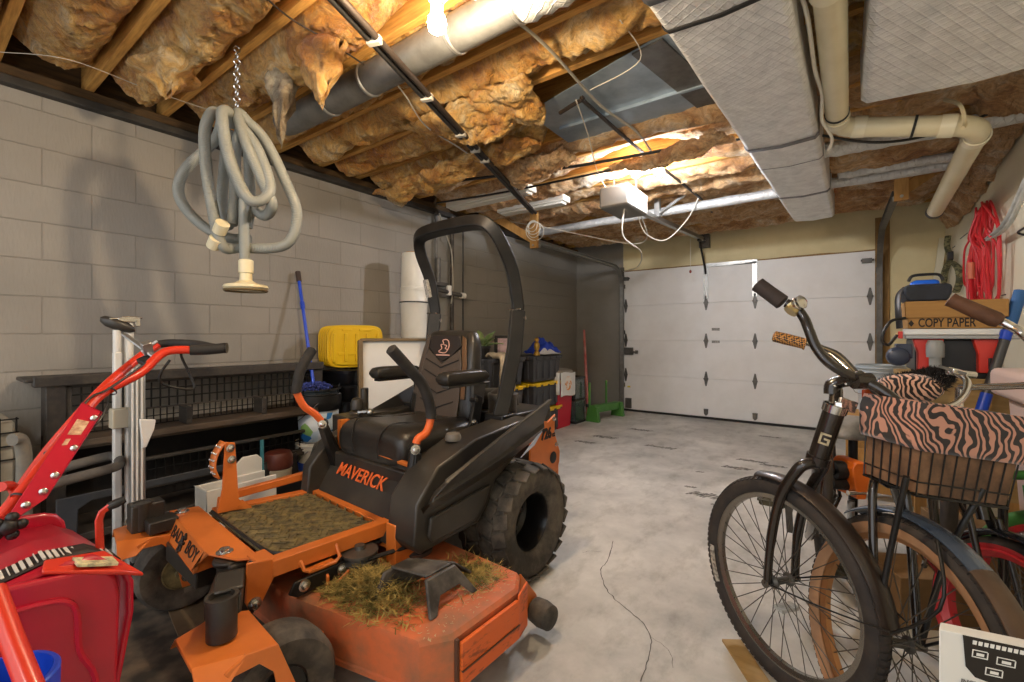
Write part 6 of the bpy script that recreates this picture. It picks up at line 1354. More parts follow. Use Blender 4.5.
b=MB(); b.cyl(c2-ax2*.075,c2+ax2*.075,.012,n=10); b.build('axle_nut',M_dgalv,B2,world=True)
rd=V((.2,.98,0)).normalized(); rs=V((.98,-.2,0)); bb2=V((.30,2.25,.3)); st2=PC(925,400,1.86); rw2=V((.42,2.78,.33))
tb(B2,[T2-up2*.04,T2.lerp(st2,.5)-UP*.14,st2-UP*.2],.016,M_bframe,'top_tube'); tb(B2,[K2+up2*.04,K2.lerp(bb2,.5)-UP*.03,bb2],.018,M_bframe,'down_tube'); tb(B2,[bb2,st2-UP*.04],.015,M_bframe,'seat_tube')
for s in(-1,1): tb(B2,[bb2+rs*.04*s,rw2+rs*.06*s],.009,M_bframe,'chain_stay'); tb(B2,[st2-UP*.2,rw2+rs*.06*s],.008,M_bframe,'seat_stay')
wheel(B2,'rear_tire',rw2,rs,.33,.028,M_btire,mat('bronze_rim','a9794e',.3,.6),.026,spokes=24,tread=False)
def zebra_mat(name,base,dark,sc=21,rz=-.05,rx=.2):
    m,nt,b=nodes(name); L=nt.links.new; tc=N(nt,'ShaderNodeTexCoord')
    n=N(nt,'ShaderNodeTexNoise',Scale=9.0,Detail=2); L(tc.outputs['Object'],n.inputs['Vector'])
    ma=N(nt,'ShaderNodeVectorMath',operation='MULTIPLY_ADD'); ma.inputs[1].default_value=(.13,.13,.13); L(n.outputs['Color'],ma.inputs[0]); L(tc.outputs['Object'],ma.inputs[2])
    mp=N(nt,'ShaderNodeMapping'); mp.inputs['Rotation'].default_value=(0,rx,rz); L(ma.outputs[0],mp.inputs['Vector'])
    w=N(nt,'ShaderNodeTexWave',Scale=sc,Distortion=2.3); w.inputs['Detail'].default_value=2; w.inputs['Detail Scale'].default_value=1.5; L(mp.outputs[0],w.inputs['Vector'])
    r=N(nt,'ShaderNodeValToRGB'); L(w.outputs['Fac'],r.inputs[0]); e=r.color_ramp.elements; e[0].position=.5; e[0].color=(*hexc(dark),1); e[1].position=.62; e[1].color=(*hexc(base),1)
    L(r.outputs[0],b.inputs['Base Color']); b.inputs['Roughness'].default_value=.9; b.inputs['Sheen Weight'].default_value=.3; return m
M_zeb=zebra_mat('zebra_plush','bb8670','1d1512'); M_zeb2=zebra_mat('zebra_plush_seat','d2a58c','1d1512',17,.6,.5)
# basket: thing of its own, hung on the struts
bx0=PC(918,455,1.15); bw=.265; bd=.19; bh=.225; tilt=math.radians(8)
ex=(R_*math.cos(tilt)-UP*math.sin(tilt)).normalized(); ez=(UP*math.cos(tilt)+R_*math.sin(tilt)).normalized(); ey=F_
BK=thing('wire_basket','brown-lined wire basket with zebra plush cuff on front of bicycle','basket',bx0+ez*-.1+ex*bw*.5+ey*bd*.5)
BO=PC(914,496,1.15)  # bottom front left corner
def bp(x,y,z,k=None):
    f=.9+.1*z/bh; return BO+ex*(bw/2+(x-.5)*bw*f)+ey*(bd/2+(y-.5)*bd*f)+ez*z
b=MB(); t_=.006
for z in(0,.035,bh):
    b.tube([bp(0,0,z),bp(1,0,z),bp(1,1,z),bp(0,1,z)],.0022 if z not in(0,bh) else .004,n=6,closed=True)
for i in range(9): b.tube([bp(i/8,0,bh),bp(i/8,0,0),bp(i/8,1,0),bp(i/8,1,bh)],.0022,n=6)
for i in range(1,6): b.tube([bp(0,i/6,bh),bp(0,i/6,0),bp(1,i/6,0),bp(1,i/6,bh)],.0022,n=6)
b.build('wire_frame',M_blackm,BK,world=True)
b=MB(); g=lambda z,k=.012:[bp(k,k,z),bp(.5,k*.6,z),bp(1-k,k,z),bp(1-k,1-k,z),bp(.5,1-k,z),bp(k,1-k,z)]
b.loft([g(.006),g(.07),g(.14),g(bh)],cap=False); b.add(g(.006),[(0,1,2,3,4,5)]); b.build('liner',mat('brown_lining','7a5a40',.7,col2='33241a',scale=9,mix=.85,bump=.5,bscale=14),BK,world=True)
b=MB(); outl=[(-.02,-.03),(.25,-.035),(.5,-.035),(.75,-.035),(1.02,-.03),(1.03,.5),(1.02,1.03),(.5,1.04),(-.02,1.03),(-.03,.5)]
def cu(z,o): return [bp(.5+(x-.5)*(1+o)+.004*math.sin(x*25+z*60),.5+(y-.5)*(1+o),z) for x,y in outl]
b.loft([cu(.118,.01),cu(.13,.035),cu(.17,.04),cu(.205,.035),cu(bh+.012,.0),cu(bh+.008,-.06),cu(.18,-.09)],cap=False); b.build('zebra_cuff',M_zeb,BK,world=True,solid=.006,ang=60)
# saddle
b=MB(); sC=PC(922,383,1.86); sd_=(PC(958,381,1.92)-PC(893,403,1.74)).normalized(); sy=V((-sd_.y,sd_.x,0)).normalized(); sz=sd_.cross(sy); rings=[]
if sz.z<0: sz=-sz
for t_,w_,h0,h1 in[(-.14,.02,-.02,.01),(-.13,.045,-.03,.02),(-.06,.05,-.035,.03),(.0,.07,-.045,.035),(.06,.10,-.06,.05),(.11,.11,-.06,.055),(.135,.08,-.03,.04)]:
    rings.append([sC+sd_*-t_+sy*(w_*math.cos(a))+sz*((h0+h1)/2+(h1-h0)/2*math.sin(a)) for a in[2*PI*k/20 for k in range(20)]])
b.loft(rings); sa=b.build('saddle',M_zeb2,B2,world=True,ang=70)
b=MB(); rr=random.Random(9)
for i in range(2200):
    t0=rr.uniform(-.13,.11); w_=.055+.055*(t0+.12)/.2; a=rr.uniform(.5,PI-.1); p=sC-sd_*-t0*-1+sy*(w_*math.cos(a))+sz*(.0+.035*math.sin(a)); dv=(sy*math.cos(a)+sz*math.sin(a)+V((rr.uniform(-.6,.6),rr.uniform(-.6,.6),rr.uniform(-.6,.6)))).normalized()*rr.uniform(.012,.028); w=V((-dv.y,dv.x,.3*dv.x)).normalized()*.0028
    b.add([p-w,p+w,p+dv],[(0,1,2)])
o=b.build('black_fur',mat('black_fur','191412',.9),sa,world=True,smooth=False,weld=False); stuff(o)
# its chrome bars
ch=[(806,343,1.66),(820,347,1.64),(838,360,1.58),(860,380,1.5),(885,400,1.44),(905,408,1.42),(930,410,1.42),(952,406,1.44),(965,394,1.5),(967,381,1.56),(958,374,1.6)]
h2_=tb(B2,[PC(*p) for p in ch],.0105,M_chrome,'handlebar')
b=MB(); g0,g1=PC(773,336,1.72),PC(806,344,1.66); b.tube([g0.lerp(g1,k) for k in(0,.04,.2,.4,.6,.8,.93,.95,1)],[.015,.0205,.021,.0215,.021,.0205,.0205,.023,.023],n=16); 
def weave_mat():
    m,nt,b=nodes('woven_grip'); L=nt.links.new; tc=N(nt,'ShaderNodeTexCoord'); c_=N(nt,'ShaderNodeTexChecker',Scale=150); c_.inputs[1].default_value=(*hexc('b98242'),1); c_.inputs[2].default_value=(*hexc('1a1310'),1)
    mp=N(nt,'ShaderNodeMapping'); mp.inputs['Rotation'].default_value=(.6,.7,.8); L(tc.outputs['Object'],mp.inputs['Vector']); L(mp.outputs[0],c_.inputs['Vector']); L(c_.outputs[0],b.inputs['Base Color']); b.inputs['Roughness'].default_value=.6; return m
b.build('grip',weave_mat(),h2_,world=True)
for k,(o1,m) in enumerate([(6,mat('olive_cable','8a7c5a',.4)),(10,M_blackp),(3,M_blackp)]):
    tb(B2,[PC(820,345+o1*.2,1.63),PC(840,352+o1*.6,1.57),PC(862,375+o1*.5,1.49),PC(880,390+o1*.8,1.44),PC(905,402+o1,1.42)],.004,m,'brake_cable',h2_,n=6)
b=MB(); p=PC(958,372,1.6); b.box(p,(.05,.03,.02),(.2,.3,.4)); b.cyl(p-V((.03,0,.0)),p+V((.05,.02,-.01)),.012,n=10); b.build('brake_lever',M_chrome,h2_,world=True,bevel=.004)
b=MB(); p=PC(952,372,1.58); b.beam(PC(938,366,1.62),PC(966,374,1.58),.012,.01); b.build('lever_blade',M_dgalv,h2_,world=True)
for x in(866,873): b=MB(); p=PC(x,394 if x<870 else 395,1.47); b.box(p,(.022,.012,.03),basis(R_,F_,(0,0,0)).to_3x3()); b.build('amber_reflector',mat('amber_reflector','b04a22',.2,trans=.3),B2,world=True,bevel=.003)
# pole under seat etc. third small bicycle with red rims
B3=thing('kids_bicycle','small bicycle with red rims and blue-black fender behind the basket bicycle','bicycle',PC(1010,640,1.42)*1.0)
B3.location.z=0
c3=PC(1010,627,1.42); c3.z=.255; w3=wheel(B3,'front_tire',c3,ax2,.25,.026,M_btire,mat('red_rim','b3262c',.35),.05,spokes=28,tread=False,whitewall=mat('red_rim','b3262c',.35))
A3=ax2 if sg.z>0 else -ax2
fender(B3,c3,A3,.275,.066,math.radians(10),math.radians(150),mat('blue_black_fender','1f2735',.2,.5,coat=.6),f2,'fender')
for s in(-1,1): tb(B3,[c3+ax2*.055*s,c3+ax2*.05*s+UP*.30+F_*.08],.01,M_bframe,'fork_blade')
tb(B3,[c3+UP*.29+F_*.08,c3+UP*.5+F_*.14],.017,M_bframe,'head_tube')
tb(B3,[c3+UP*.5+F_*.14,c3+UP*.62+F_*.16,c3+UP*.72+F_*.16],.012,M_chrome,'stem')
g0,g1=PC(949,299,1.25),PC(1001,322,1.18)
b3=tb(B3,[PC(998,320,1.19),PC(1012,327,1.17),PC(1030,340,1.16),PC(1070,380,1.3),c3+UP*.72+F_*.16],.011,M_chrome,'handlebar')
b=MB(); b.tube([g0,g0.lerp(g1,.02),g0.lerp(g1,.1),g0.lerp(g1,.9),g1],[.012,.02,.0185,.021,.016],n=16); b.build('grip',mat('brown_leather','5a371f',.7,col2='3d2414',scale=14,mix=.6,bump=.2,bscale=90),b3,world=True)
tb(B3,[PC(1005,321,1.185),PC(1020,329,1.17),PC(1040,345,1.16)],.0045,mat('olive_cable','8a7c5a',.4),'brake_cable',b3)
rw3=c3+V((.04,.33,0)); tb(B3,[c3+UP*.42+F_*.12,c3.lerp(rw3,.5)+UP*.15,rw3.lerp(c3,.45)],.015,M_bframe,'down_tube')
tb(B3,[rw3.lerp(c3,.45),rw3],.01,M_bframe,'chain_stay'); tb(B3,[rw3.lerp(c3,.45),rw3.lerp(c3,.45)+UP*.45],.013,M_bframe,'seat_tube')
# green-tyred wheel beyond
B4=thing('green_tire_bicycle','bicycle with bright green tyre at the right edge','bicycle',(.75,2.3,0))
c4=PC(1060,600,1.45); c4.z=.29; wheel(B4,'front_tire',c4,ax2,.29,.027,mat('green_tyre','3f7a34',.5,col2='2c5a28',scale=9,mix=.5),mat('red_rim','b3262c',.35),.026,spokes=28,tread=False)
for s in(-1,1): tb(B4,[c4+ax2*.055*s,c4+ax2*.05*s+UP*.36+F_*.05],.011,mat('green_paint','3d7d3a',.35),'fork_blade')
tb(B4,[c4+UP*.36+F_*.05,c4+UP*.55+F_*.1],.018,mat('green_paint','3d7d3a',.35),'head_tube')
tb(B4,[c4+UP*.4+F_*.06,c4+UP*.34+F_*.25,],.016,mat('green_paint','3d7d3a',.35),'down_tube')

# ---------------------------------------------------------------- right wall and what stands before it
M_ply=mat('plywood','a88a58',.7,col2='8a6d3e',scale=5,mix=.6,stretch=(2,8,8))
wb=PC(955,400,2.6)
def rbox(b,cx0,cx1,d0,d1,z0,z1,o=wb):
    """a box squared to the back wall, about the bench"""
    b.bb((cx0,d0,z0),(cx1,d1,z1))
bx0_,bx1_,by0_,by1_=.33,.91,3.35,4.05
t=thing('work_bench','plywood topped bench under the red table saw by right wall','bench',(.62,3.7,0))
zb_=.93
b=MB(); b.bb((bx0_-.02,by0_,zb_-.03),(bx1_,by1_,zb_)); b.build('top',M_ply,t,bevel=.003,world=True)
b=MB(); b.bb((bx0_+.02,by0_+.02,.3),(bx1_-.02,by0_+.04,zb_-.03)); b.build('front_panel',M_ply,t,world=True)
for x in(bx0_+.02,bx1_-.07):
    for y in(by0_+.02,by1_-.07): b=MB(); b.bb((x,y,0),(x+.05,y+.05,zb_-.03)); b.build('leg',M_lumber,t,bevel=.003,world=True)
# table saw
M_sawred=mat('saw_red','d8382a',.4); M_sawgrey=mat('saw_table_grey','9a9a98',.35,.6)
t=thing('table_saw','red and black table saw with grey top on plywood bench','table saw',(.6,3.7,zb_))
sx0_,sx1_,sy0_,sy1_=.305,.745,3.33,3.85; zt_=1.16
b=MB(); b.bb((sx0_,sy0_,zt_-.022),(sx1_,sy1_,zt_)); b.build('table_top',M_sawgrey,t,bevel=.004,world=True)
b=MB(); b.bb((sx0_-.005,sy0_+.02,zt_),(sx1_-.02,sy0_+.06,zt_+.035)); b.build('fence',mat('fence_white','dad9d5',.35,.3),t,bevel=.004,world=True)
b=MB(); b.bb((sx0_+.05,sy0_+.08,zb_+.02),(sx1_-.05,sy1_-.03,zt_-.022)); b.build('motor_housing',M_blackp,t,bevel=.01,world=True)
b=MB(); b.bb((sx0_+.05,sy0_+.02,zb_+.0),(sx1_-.05,sy0_+.08,zb_+.03)); b.build('base_bar',M_blackm,t,bevel=.004,world=True)
for x in(sx0_+.035,sx1_-.165):
    b=MB(); 
    b.plate([(x,sy0_+.03,zt_-.022),(x+.13,sy0_+.03,zt_-.022),(x+.12,sy0_+.03,zt_-.07),(x+.1,sy0_+.03,zt_-.09),(x+.1,sy0_+.03,zb_+.03),(x+.02,sy0_+.03,zb_+.03),(x+.02,sy0_+.03,zt_-.1)],(0,.06,0)); b.build('corner_leg',M_sawred,t,bevel=.006,world=True)
b=MB(); b.bb((sx1_-.11,sy0_+.015,zb_+.05),(sx1_-.07,sy0_+.03,zb_+.11)); b.build('switch',M_blackp,t,bevel=.004,world=True)
b=MB(); p0=V((sx0_+.12,sy0_-.03,zb_+.03)); b.cyl(p0,p0+V((0,-.0,.1)),.026,n=16); b.lathe([(.036,.08),(.038,.1),(.038,.15),(.03,.17),(.02,.172)],p0,n=18); b.build('dust_port',mat('grey_pvc','8f918f',.4),t,world=True)
b=MB(); b.tube(catmull([p0+V((0,0,.0)),p0+V((-.02,-.02,-.06)),p0+V((-.08,-.04,-.1)),p0+V((-.16,-.04,-.1))],5),.02,n=12); b.build('hose',M_blackp,t,world=True)
b=MB(); b.bb((sx0_-.04,sy0_-.02,zt_-.13),(sx0_+.03,sy0_+.08,zt_-.05)); b.lathe([(.05,0),(.055,.02),(.05,.05),(.03,.06)],(sx0_-.03,sy0_+.02,zt_-.12),(0,-1,0),n=18); b.build('hand_wheel',mat('dark_blue_grey','30374a',.4),t,bevel=.006,world=True)
b=MB(); b.bb((sx0_-.03,sy0_-.01,zt_-.02),(sx0_-.01,sy0_+.01,zt_+.02)); b.build('red_latch',M_sawred,t,bevel=.003,world=True)
# copy paper box
M_card=mat('cardboard','a97f45',.75,col2='93693a',scale=4,mix=.5,stretch=(1,1,9))
cb0=PC(897,322,2.62); t=thing('paper_box','brown cardboard box lettered COPY PAPER on the table saw','box',(.6,3.6,zt_+.036))
z0=zt_+.036; x0,x1,y0,y1=sx0_+.0,sx1_-.04,sy0_+.0,sy0_+.40
b=MB(); b.bb((x0+.012,y0+.012,z0),(x1-.012,y1-.012,z0+.10)); b.build('body',M_card,t,bevel=.003,world=True)
b=MB(); b.bb((x0,y0,z0+.058),(x1,y1,z0+.15)); b.build('lid',M_card,t,bevel=.004,world=True)
M_ink=mat('black_print','1f1812',.7); cm=basis((1,0,0),(0,0,1),(.474,y0+.0115,z0+.029))
text('COPY PAPER','lettering',M_ink,.066,cm,t,.0006,.6,world=True,bold=.0012)
b=MB(); c=V((.332,y0+.0105,z0+.028)); b.plate([c+V((-.012,0,0)),c+V((0,0,-.019)),c+V((.012,0,0)),c+V((0,0,.019))],(0,.002,0)); b.build('printed_diamond',M_ink,t,world=True)
# tool bag with blue lid
z1=z0+.15; p=V((x0+.095,y0+.14,z1)); t=thing('tool_case','black soft case with bright blue handled lid on the paper box','case',p)
b=MB(); b.loft([[V((p.x+x*w,p.y+y*.13,z1+z)) for x,y in((-1,-1),(1,-1),(1.08,1),(-1.05,1))] for w,z in((.08,0),(.097,.04),(.1,.08),(.085,.095))]); b.build('body',mat('navy_fabric','1c2028',.7,col2='2d3340',scale=12,mix=.5),t,bevel=.015,world=True)
b=MB(); b.bb((p.x-.06,p.y-.07,z1+.085),(p.x+.06,p.y+.07,z1+.125)); b.build('blue_lid',mat('bright_blue','1f63d8',.35),t,bevel=.02,world=True)
b=MB(); b.tube(catmull([p+V((-.072,-.05,.12)),p+V((-.055,-.05,.15)),p+V((0,-.05,.155)),p+V((.055,-.05,.15)),p+V((.072,-.05,.12))],4),.008,n=8); b.build('handle',M_blackp,t,world=True)
b=MB(); b.tube(catmull([p+V((-.09,-.08,.085)),p+V((-.12,-.1,.04)),p+V((-.125,-.15,-.05)),p+V((-.12,-.16,-.15))],5),.022,n=8,flat=.3); b.build('strap',M_blackp,t,world=True)
wire([PC(905,318,2.5),PC(890,322,2.5),PC(882,338,2.5),PC(888,345,2.5),PC(897,335,2.5)],.008,'black cord hanging off the left end of table saw',M_blackp,'power_cord',cat='cord')
# grey bucket on a crate
gb=PC(880,395,3.3); t=thing('crate_stand','plain wooden crate supporting the grey bucket','crate',(gb.x,gb.y,0))
b=MB(); 
for z in(.05,.22,.39): b.bb((gb.x-.2,gb.y-.2,z),(gb.x+.2,gb.y-.185,z+.13)); b.bb((gb.x-.2,gb.y+.185,z),(gb.x+.2,gb.y+.2,z+.13))
b.bb((gb.x-.19,gb.y-.19,.56),(gb.x+.19,gb.y+.19,.58)); b.build('boards',M_lumber,t,bevel=.003,world=True)
for x in(-1,1):
    for y in(-1,1): b=MB(); b.bb((gb.x+x*.18-.02,gb.y+y*.18-.02,0),(gb.x+x*.18+.02,gb.y+y*.18+.02,.56)); b.build('post',M_lumber,t,world=True)
M_gbk=mat('grey_bucket','a9b0b3',.4); t=bucket('grey_bucket','light grey plastic bucket standing left of the table saw','x' and (gb.x,gb.y,.582),.36,.14,M_gbk)
b=MB(); b.lathe([(.14*1.012,.16),(.14*1.0,.23)],n=10,cap=False); 
b=MB(); cdir=(V((0,0,.7))-V((gb.x,gb.y,.7))); cdir.z=0; cdir.normalize(); sdir=V((-cdir.y,cdir.x,0)); cm=basis(sdir,UP,V((gb.x,gb.y,.80))+cdir*.14); b.plate([cm@V((-.035,-.04,0)),cm@V((.035,-.04,0)),cm@V((.035,.04,0)),cm@V((-.035,.04,0))],cdir*.003); b.build('blue_crest',mat('crest_blue','5a6fa0',.5,col2='c9d2da',scale=50,mix=.8),t,world=True)
# blue and grey pole leaning on the right wall
p0=PC(978,420,2.3); p1=PC(1021,291,2.3); dv=(p1-p0).normalized(); f0=p0-dv*(p0.z/dv.z)
t=thing('paddle_pole','grey pole with blue grips leaning across right wall','pole',f0)
b=MB(); b.cyl(f0,p1,.021,n=16); b.build('shaft',mat('graphite_tube','4a4b4d',.4,.3),t,world=True)
for a_,c_ in((1-.20/ (p1-f0).length,1.0),): b=MB(); b.cyl(p1-dv*.2,p1,.026,n=16); b.build('grip',mat('blue_foam','2f5d93',.7),t,world=True)
b=MB(); q0=PC(980,414,2.3); b.cyl(q0,q0+dv*.11,.024,n=16); b.build('sleeve',M_blue,t,world=True)
b=MB(); q0=PC(1004,340,2.3); b.cyl(q0,q0+dv*.05,.024,n=16); b.build('collar',M_blue,t,world=True)
# pinkish bin
t=thing('beige_bin','pinkish-beige lidded plastic bin at the right edge behind bicycles','bin',(.68,2.2,0))
M_pink=mat('pink_beige_plastic','cdb5ab',.45,col2='c2a89d',scale=3,mix=.4)
lc=PC(990,388,1.75); X0_,Y0_=lc.x+.09,lc.y-.05; zt_=PC(990,373,1.78).z; zl=PC(990,405,1.75).z
b=MB(); b.loft([[V((X0_+.05+k,Y0_+.07+k*.5,z)),V((X0_+.30-k,Y0_+.07+k*.5,z)),V((X0_+.30-k,Y0_+.5-k,z)),V((X0_+.05+k,Y0_+.5-k,z))] for k,z in((.05,.0),(.0,zl),)]); b.build('body',M_pink,t,bevel=.02,world=True)
b=MB(); b.bb((X0_+.0,Y0_+.02,zl-.0),(X0_+.34,Y0_+.54,zt_)); b.build('lid',M_pink,t,bevel=.025,seg=3,world=True)
p=PY(1004,432,3.36); b=MB(); b.bb((p.x-.035,p.y,p.z-.035),(p.x+.035,p.y+.012,p.z+.035)); tag(b.build('yellow_tag',mat('yellow_sticker','e6d22c',.5)),'small yellow square tag on the plywood bench front by beige bin','tag')
tag_=bpy.data.objects['yellow_tag']
# red extension cord and white rope hung on right wall
t=thing('extension_cord','bundle of red extension cord hanging on cream right wall','cord',(.88,5.0,1.2))
pt=PX(985,215,.88); pb=PX(982,300,.86); rr=random.Random(6); M_cord=mat('red_cord','c8262c',.45)
for k in range(18):
    a=rr.uniform(-.34,.34); w=rr.uniform(.08,.3); z0,z1=pt.z+rr.uniform(-.02,.1),pb.z+rr.uniform(-.12,.22); y=pt.y
    pts=[V((.89-rr.uniform(0,.05),y+a*.4,z0)),V((.87-rr.uniform(0,.06),y+a-w*.6,z0-.2)),V((.86,y+a-w*.8,(z0+z1)/2)),V((.87,y+a*1.2-w*.3,z1)),V((.85,y+a*1.2+w*.3,z1-.02)),V((.86,y+a+w*.8,(z0+z1)/2)),V((.88,y+a+w*.5,z0-.15))]
    b=MB(); b.tube(catmull(pts,6,closed=True),.0072,n=7,closed=True); b.build('cord_loop',M_cord,t,world=True)
b=MB(); b.tube(catmull([V((.84,pt.y+.2,pt.z-.3)),V((.82,pt.y,pt.z-.75)),V((.86,pt.y-.25,pt.z-1.05))],6),.012,n=7); b.build('cord_end',M_cord,t,world=True)
b=MB(); p=V((.8,pt.y-.05,pt.z-.35)); b.cyl(p,p-V((0,.0,.12)),.02,n=12); b.build('plug',mat('cord_plug','c86a4a',.5),t,world=True)
t=thing('white_strap','twisted white strap hanging over right wall beside red cord','strap',PX(1024,190,.9))
for k in(0,1):
    pts=[PX(1040,150,.9),PX(1022,190+8*k,.86),PX(1006,222+6*k,.84),PX(988,238+2*k,.84)]; b=MB(); b.tube(catmull(pts,8),.02-.004*k,n=8,flat=.4); b.build('strap_band',mat('white_webbing','cfcfca',.7,col2='a8a8a2',scale=16,mix=.7),t,world=True)
b=MB(); b.tube(catmull([PX(988,238,.84),PX(983,241,.84),PX(985,246,.84)],4),.008,n=8); b.build('hook',M_chrome,t,world=True)
wire([PX(1024,235,.92),PX(1018,232,.9),PX(1030,225,.9)],.006,'black hook wire on the right wall at frame edge',M_blackp)
sp=PX(936,285,.88)
p0=PY(937,280,BY-.1); p1=PY(943,238,BY-.1); t=thing('white_stick','white wooden strip leaning in the far right corner','stick',(p0.x,p0.y,0)); b=MB(); d_=p1-p0; b.beam(V((p0.x-d_.x*p0.z/d_.z,p0.y,0)),p1,.06,.03,up=(0,1,0)); b.build('strip',mat('off_white_wood','d6ceb2',.6),t,world=True)
t=thing('camo_strap','camouflage strap and buckles hanging on the far right wall','strap',PX(948,260,.9))
M_camo=mat('camo_webbing','4a4a34',.8,col2='8a8560',scale=30,mix=.9,lo=.48,hi=.52)
for pts,w_ in(([(948,236),(947,246),(950,258),(946,270),(944,282)],.03),([(952,262),(958,268),(960,280),(956,292)],.035),([(948,262),(943,275),(946,290)],.025)):
    b=MB(); b.tube(catmull([PX(x,y,.89) for x,y in pts],5),w_*.8,n=8,flat=.35); b.build('webbing',M_camo,t,world=True)
b=MB(); b.box(PX(950,256,.87),(.04,.08,.08)); b.build('buckle',M_blackp,t,bevel=.006,world=True)
for i,(x,y,L_) in enumerate([(954,247,.12),(964,236,.3),(970,270,.16),(978,285,.1),(1004,295,.1)]):
    p=PX(x,y,RX-.001); b=MB(); b.bb((p.x-.004,p.y-L_/2,p.z-.004),(p.x,p.y+L_/2,p.z+.004)); tag(b.build('wall_rail',M_dgalv),'thin grey metal rail fixed flat on the right wall','rail','grey wall rails')
# orange engine tool and helmet between the bicycles
eg=PC(851,470,2.2); t=thing('string_trimmer','orange and black trimmer engine standing behind black bicycle','trimmer',(eg.x,eg.y,0))
M_toolor=mat('tool_orange','e8701e',.4)
b=MB(); b.loft([[eg+R_*x*w+F_*y*.07+UP*z for x,y in((-1,-1),(1,-1),(1,1),(-1,1))] for w,z in((.02,-.12),(.03,-.06),(.04,-.01),(.045,.025),(.03,.05),(.012,.055))]); b.build('cover',M_toolor,t,bevel=.012,world=True)
b=MB(); b.cyl(eg-R_*.09+UP*.0,eg-R_*.04,.045,n=18); b.cyl(eg-R_*.10-UP*.06,eg-UP*.07,.03,n=14); b.build('motor',M_blackp,t,world=True)
b=MB(); b.cyl(eg-UP*.15,V((eg.x,eg.y,.0)),.015,n=12); b.build('shaft',M_alu,t,world=True)
b=MB(); b.cyl(eg-R_*.06+F_*-.06-UP*.09,eg+R_*.02-F_*.06-UP*.09,.012,n=10); b.build('spark_lead',M_chrome,t,world=True)
hc=PC(853,436,2.3); t=thing('helmet','grey and black helmet with white mesh vents behind the basket','helmet',hc)
b=MB(); rings=[]
for k in range(9):
    a=PI*k/8; rings.append([hc+R_*(-.13*math.cos(a))+UP*(.10*math.sin(a)**.8*math.sin(q))*1.0+F_*(.11*math.sin(a)**.8*math.cos(q)) for q in[PI*j/10 for j in range(11)]])
b.loft(rings,cap=False,closed=False); b.build('shell',mat('helmet_grey','8d8a84',.35,col2='3b3936',scale=7,mix=.8),t,solid=.012,world=True)
b=MB(); rings=[[hc+R_*(.04+.07*u)+UP*(.105*math.sin(q)*(1-.35*u))-F_*(.115*math.cos(q)*(1-.35*u)) for q in[.3+.9*j/6 for j in range(7)]] for u in(0,.5,1)]; b.loft(rings,cap=False,closed=False); b.build('vent_mesh',mat('white_mesh','d6d3ca',.5,col2='55524c',scale=120,mix=.9),t,solid=.004,world=True)
t2=thing('helmet_stand','dark post stand carrying the grey helmet','stand',(hc.x,hc.y,0)); b=MB(); b.cyl((hc.x,hc.y,.02),(hc.x,hc.y,hc.z+.04),.02,n=12); b.build('post',M_blackm,t2,world=True); b=MB(); b.lathe([(0,0),(.12,0),(.12,.015),(.02,.03)],(hc.x,hc.y,0),n=20); b.build('base',M_blackm,t2,world=True)
# white box standing in the near right corner
bl0=PC(939,629,.80); bl1=PC(1034,649,.77); t=thing('white_carton','white carton with black printed label at lower right corner','carton',(bl0.x,bl0.y,0))
ex_=(bl1-bl0); h0=bl0.z; dz=ex_.z; ex_.z=0; Lb=ex_.length; ex_.normalize(); ey_=V((-ex_.y,ex_.x,0)); tl=-math.atan2(dz,Lb)
M_wbox=mat('white_carton_board','dddad3',.5)
exx=(ex_+V((0,0,dz/Lb))).normalized(); T0=bl0.copy(); nb=V((ex_.y,-ex_.x,0)); G0=V((T0.x,T0.y,0))
b=MB(); b.plate([T0,G0,G0+ex_*.3,T0+exx*.3],V((.19,.98,0))*.03); b.build('box',M_wbox,t,bevel=.002,world=True)
fm=basis(exx,UP,T0+nb*.001); ey_=-nb
def fp(x,y): return fm@V((x,y,0))
b=MB(); b.plate([fp(.035,-.001),fp(.135,-.001),fp(.135,-.06),fp(.13,-.075),fp(.12,-.08),fp(.06,-.07),fp(.045,-.055)],-ey_*.0008); b.build('black_panel',M_ink,t,world=True)
M_pr=mat('white_print','e6e4de',.5)
text('WIRELESS','lettering',M_pr,.0135,fm@Matrix.Translation((.085,-.012,.0014)),t,.0003,1,world=True,bold=.0004) if 0 else None
b=MB()
for i in range(9): b.plate([fp(.05+i*.0085,-.006-.0*i),fp(.056+i*.0085,-.006),fp(.0555+i*.0085,-.013),fp(.05+i*.0085,-.013)],-ey_*.0014)
for (cx,cy,w_,h_) in[(.062,-.029,.022,.012),(.1,-.033,.026,.012),(.085,-.055,.024,.012)]:
    for s in(-1,1): b.plate([fp(cx-w_/2,cy+s*h_/2),fp(cx+w_/2,cy+s*h_/2),fp(cx+w_/2,cy+s*h_/2+.0015),fp(cx-w_/2,cy+s*h_/2+.0015)],-ey_*.0014); b.plate([fp(cx+s*w_/2,cy-h_/2),fp(cx+s*w_/2+.0015,cy-h_/2),fp(cx+s*w_/2+.0015,cy+h_/2),fp(cx+s*w_/2,cy+h_/2)],-ey_*.0014)
    b.plate([fp(cx-w_*.2,cy-h_*.2),fp(cx+w_*.3,cy-h_*.2),fp(cx+w_*.3,cy+h_*.2),fp(cx-w_*.2,cy+h_*.2)],-ey_*.0014)
b.build('printed_icons',M_pr,t,world=True)
M_gp=mat('grey_print','6f6c68',.6)
text('INCLUDES','lettering',M_gp,.011,fm@Matrix.Translation((.066,-.082,.0008)),t,.0003,1,world=True,bold=.0003)
b=MB()
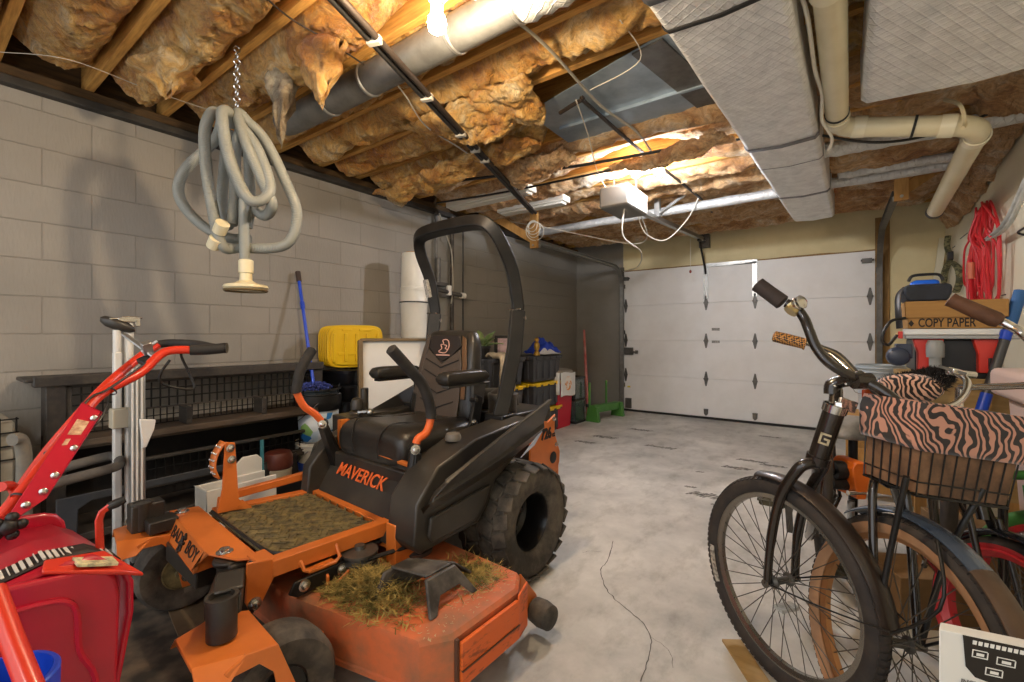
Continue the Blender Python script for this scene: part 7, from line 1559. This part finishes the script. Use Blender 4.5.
for i in range(5): b.plate([fp(.04,-.094-.0075*i),fp(.04+.07-.012*(i%3),-.094-.0075*i),fp(.04+.07-.012*(i%3),-.0975-.0075*i),fp(.04,-.0975-.0075*i)],-ey_*.0006)
b.build('printed_lines',mat('pale_grey_print','aaa7a2',.6),t,world=True)
# plank on the floor under the wheels and cardboard boxes beyond
b=MB(); p0,p1=PZ(722,641,.0),PZ(762,705,.0); dv=(p1-p0).normalized(); nv=V((-dv.y,dv.x,0)); b.plate([p0,p1,p1+nv*.07,p0+nv*.07],(0,0,.008)); tag(b.build('wood_strip',M_ply),'thin wood strip lying on the floor under black bicycle wheel','wood strip')
for i,(px_,py_,w_,d_,h_,r_,l) in enumerate([(905,600,.3,.22,.2,.5,'crushed brown cardboard box on floor behind the tan wheel'),(955,590,.26,.3,.3,.2,'brown cardboard box on floor under the basket bicycle frame')]):
    p=PC(px_,py_,1.9+.2*i); p.z=0; b=MB(); b.box(p+V((.05,0,h_/2)),(w_,d_,h_),(0,0,r_)); b.box(p+V((.05,0,h_+.003)),(w_*1.02,d_*.5,.006),(0.15,0,r_)); tag(b.build('cardboard_box',mat('dull_cardboard','7d5e38',.8,col2='5e452a',scale=6,mix=.6),bevel=.004),l,'cardboard box')
# ---------------------------------------------------------------- light, sky and camera
w=bpy.data.worlds.new('World'); bpy.context.scene.world=w; w.use_nodes=True
w.node_tree.nodes['Background'].inputs[0].default_value=(.93,.96,1,1); w.node_tree.nodes['Background'].inputs[1].default_value=WORLD
cam=bpy.data.cameras.new('Camera'); cam.sensor_width=36; cam.sensor_fit='HORIZONTAL'; cam.lens=FL/1024*36; cam.clip_start=.02
cam.shift_y=-(341-HY)/1024
co=bpy.data.objects.new('Camera',cam); C.objects.link(co); co.location=(0,0,EYE); co.rotation_euler=(PI/2,0,math.atan2(SN,CS))
sc=bpy.context.scene; sc.camera=co
vs=sc.view_settings; vs.view_transform='Standard'; vs.look='None'; vs.gamma=1; vs.use_curve_mapping=False; vs.exposure=EXPO
sc.cycles.sample_clamp_indirect=6.0
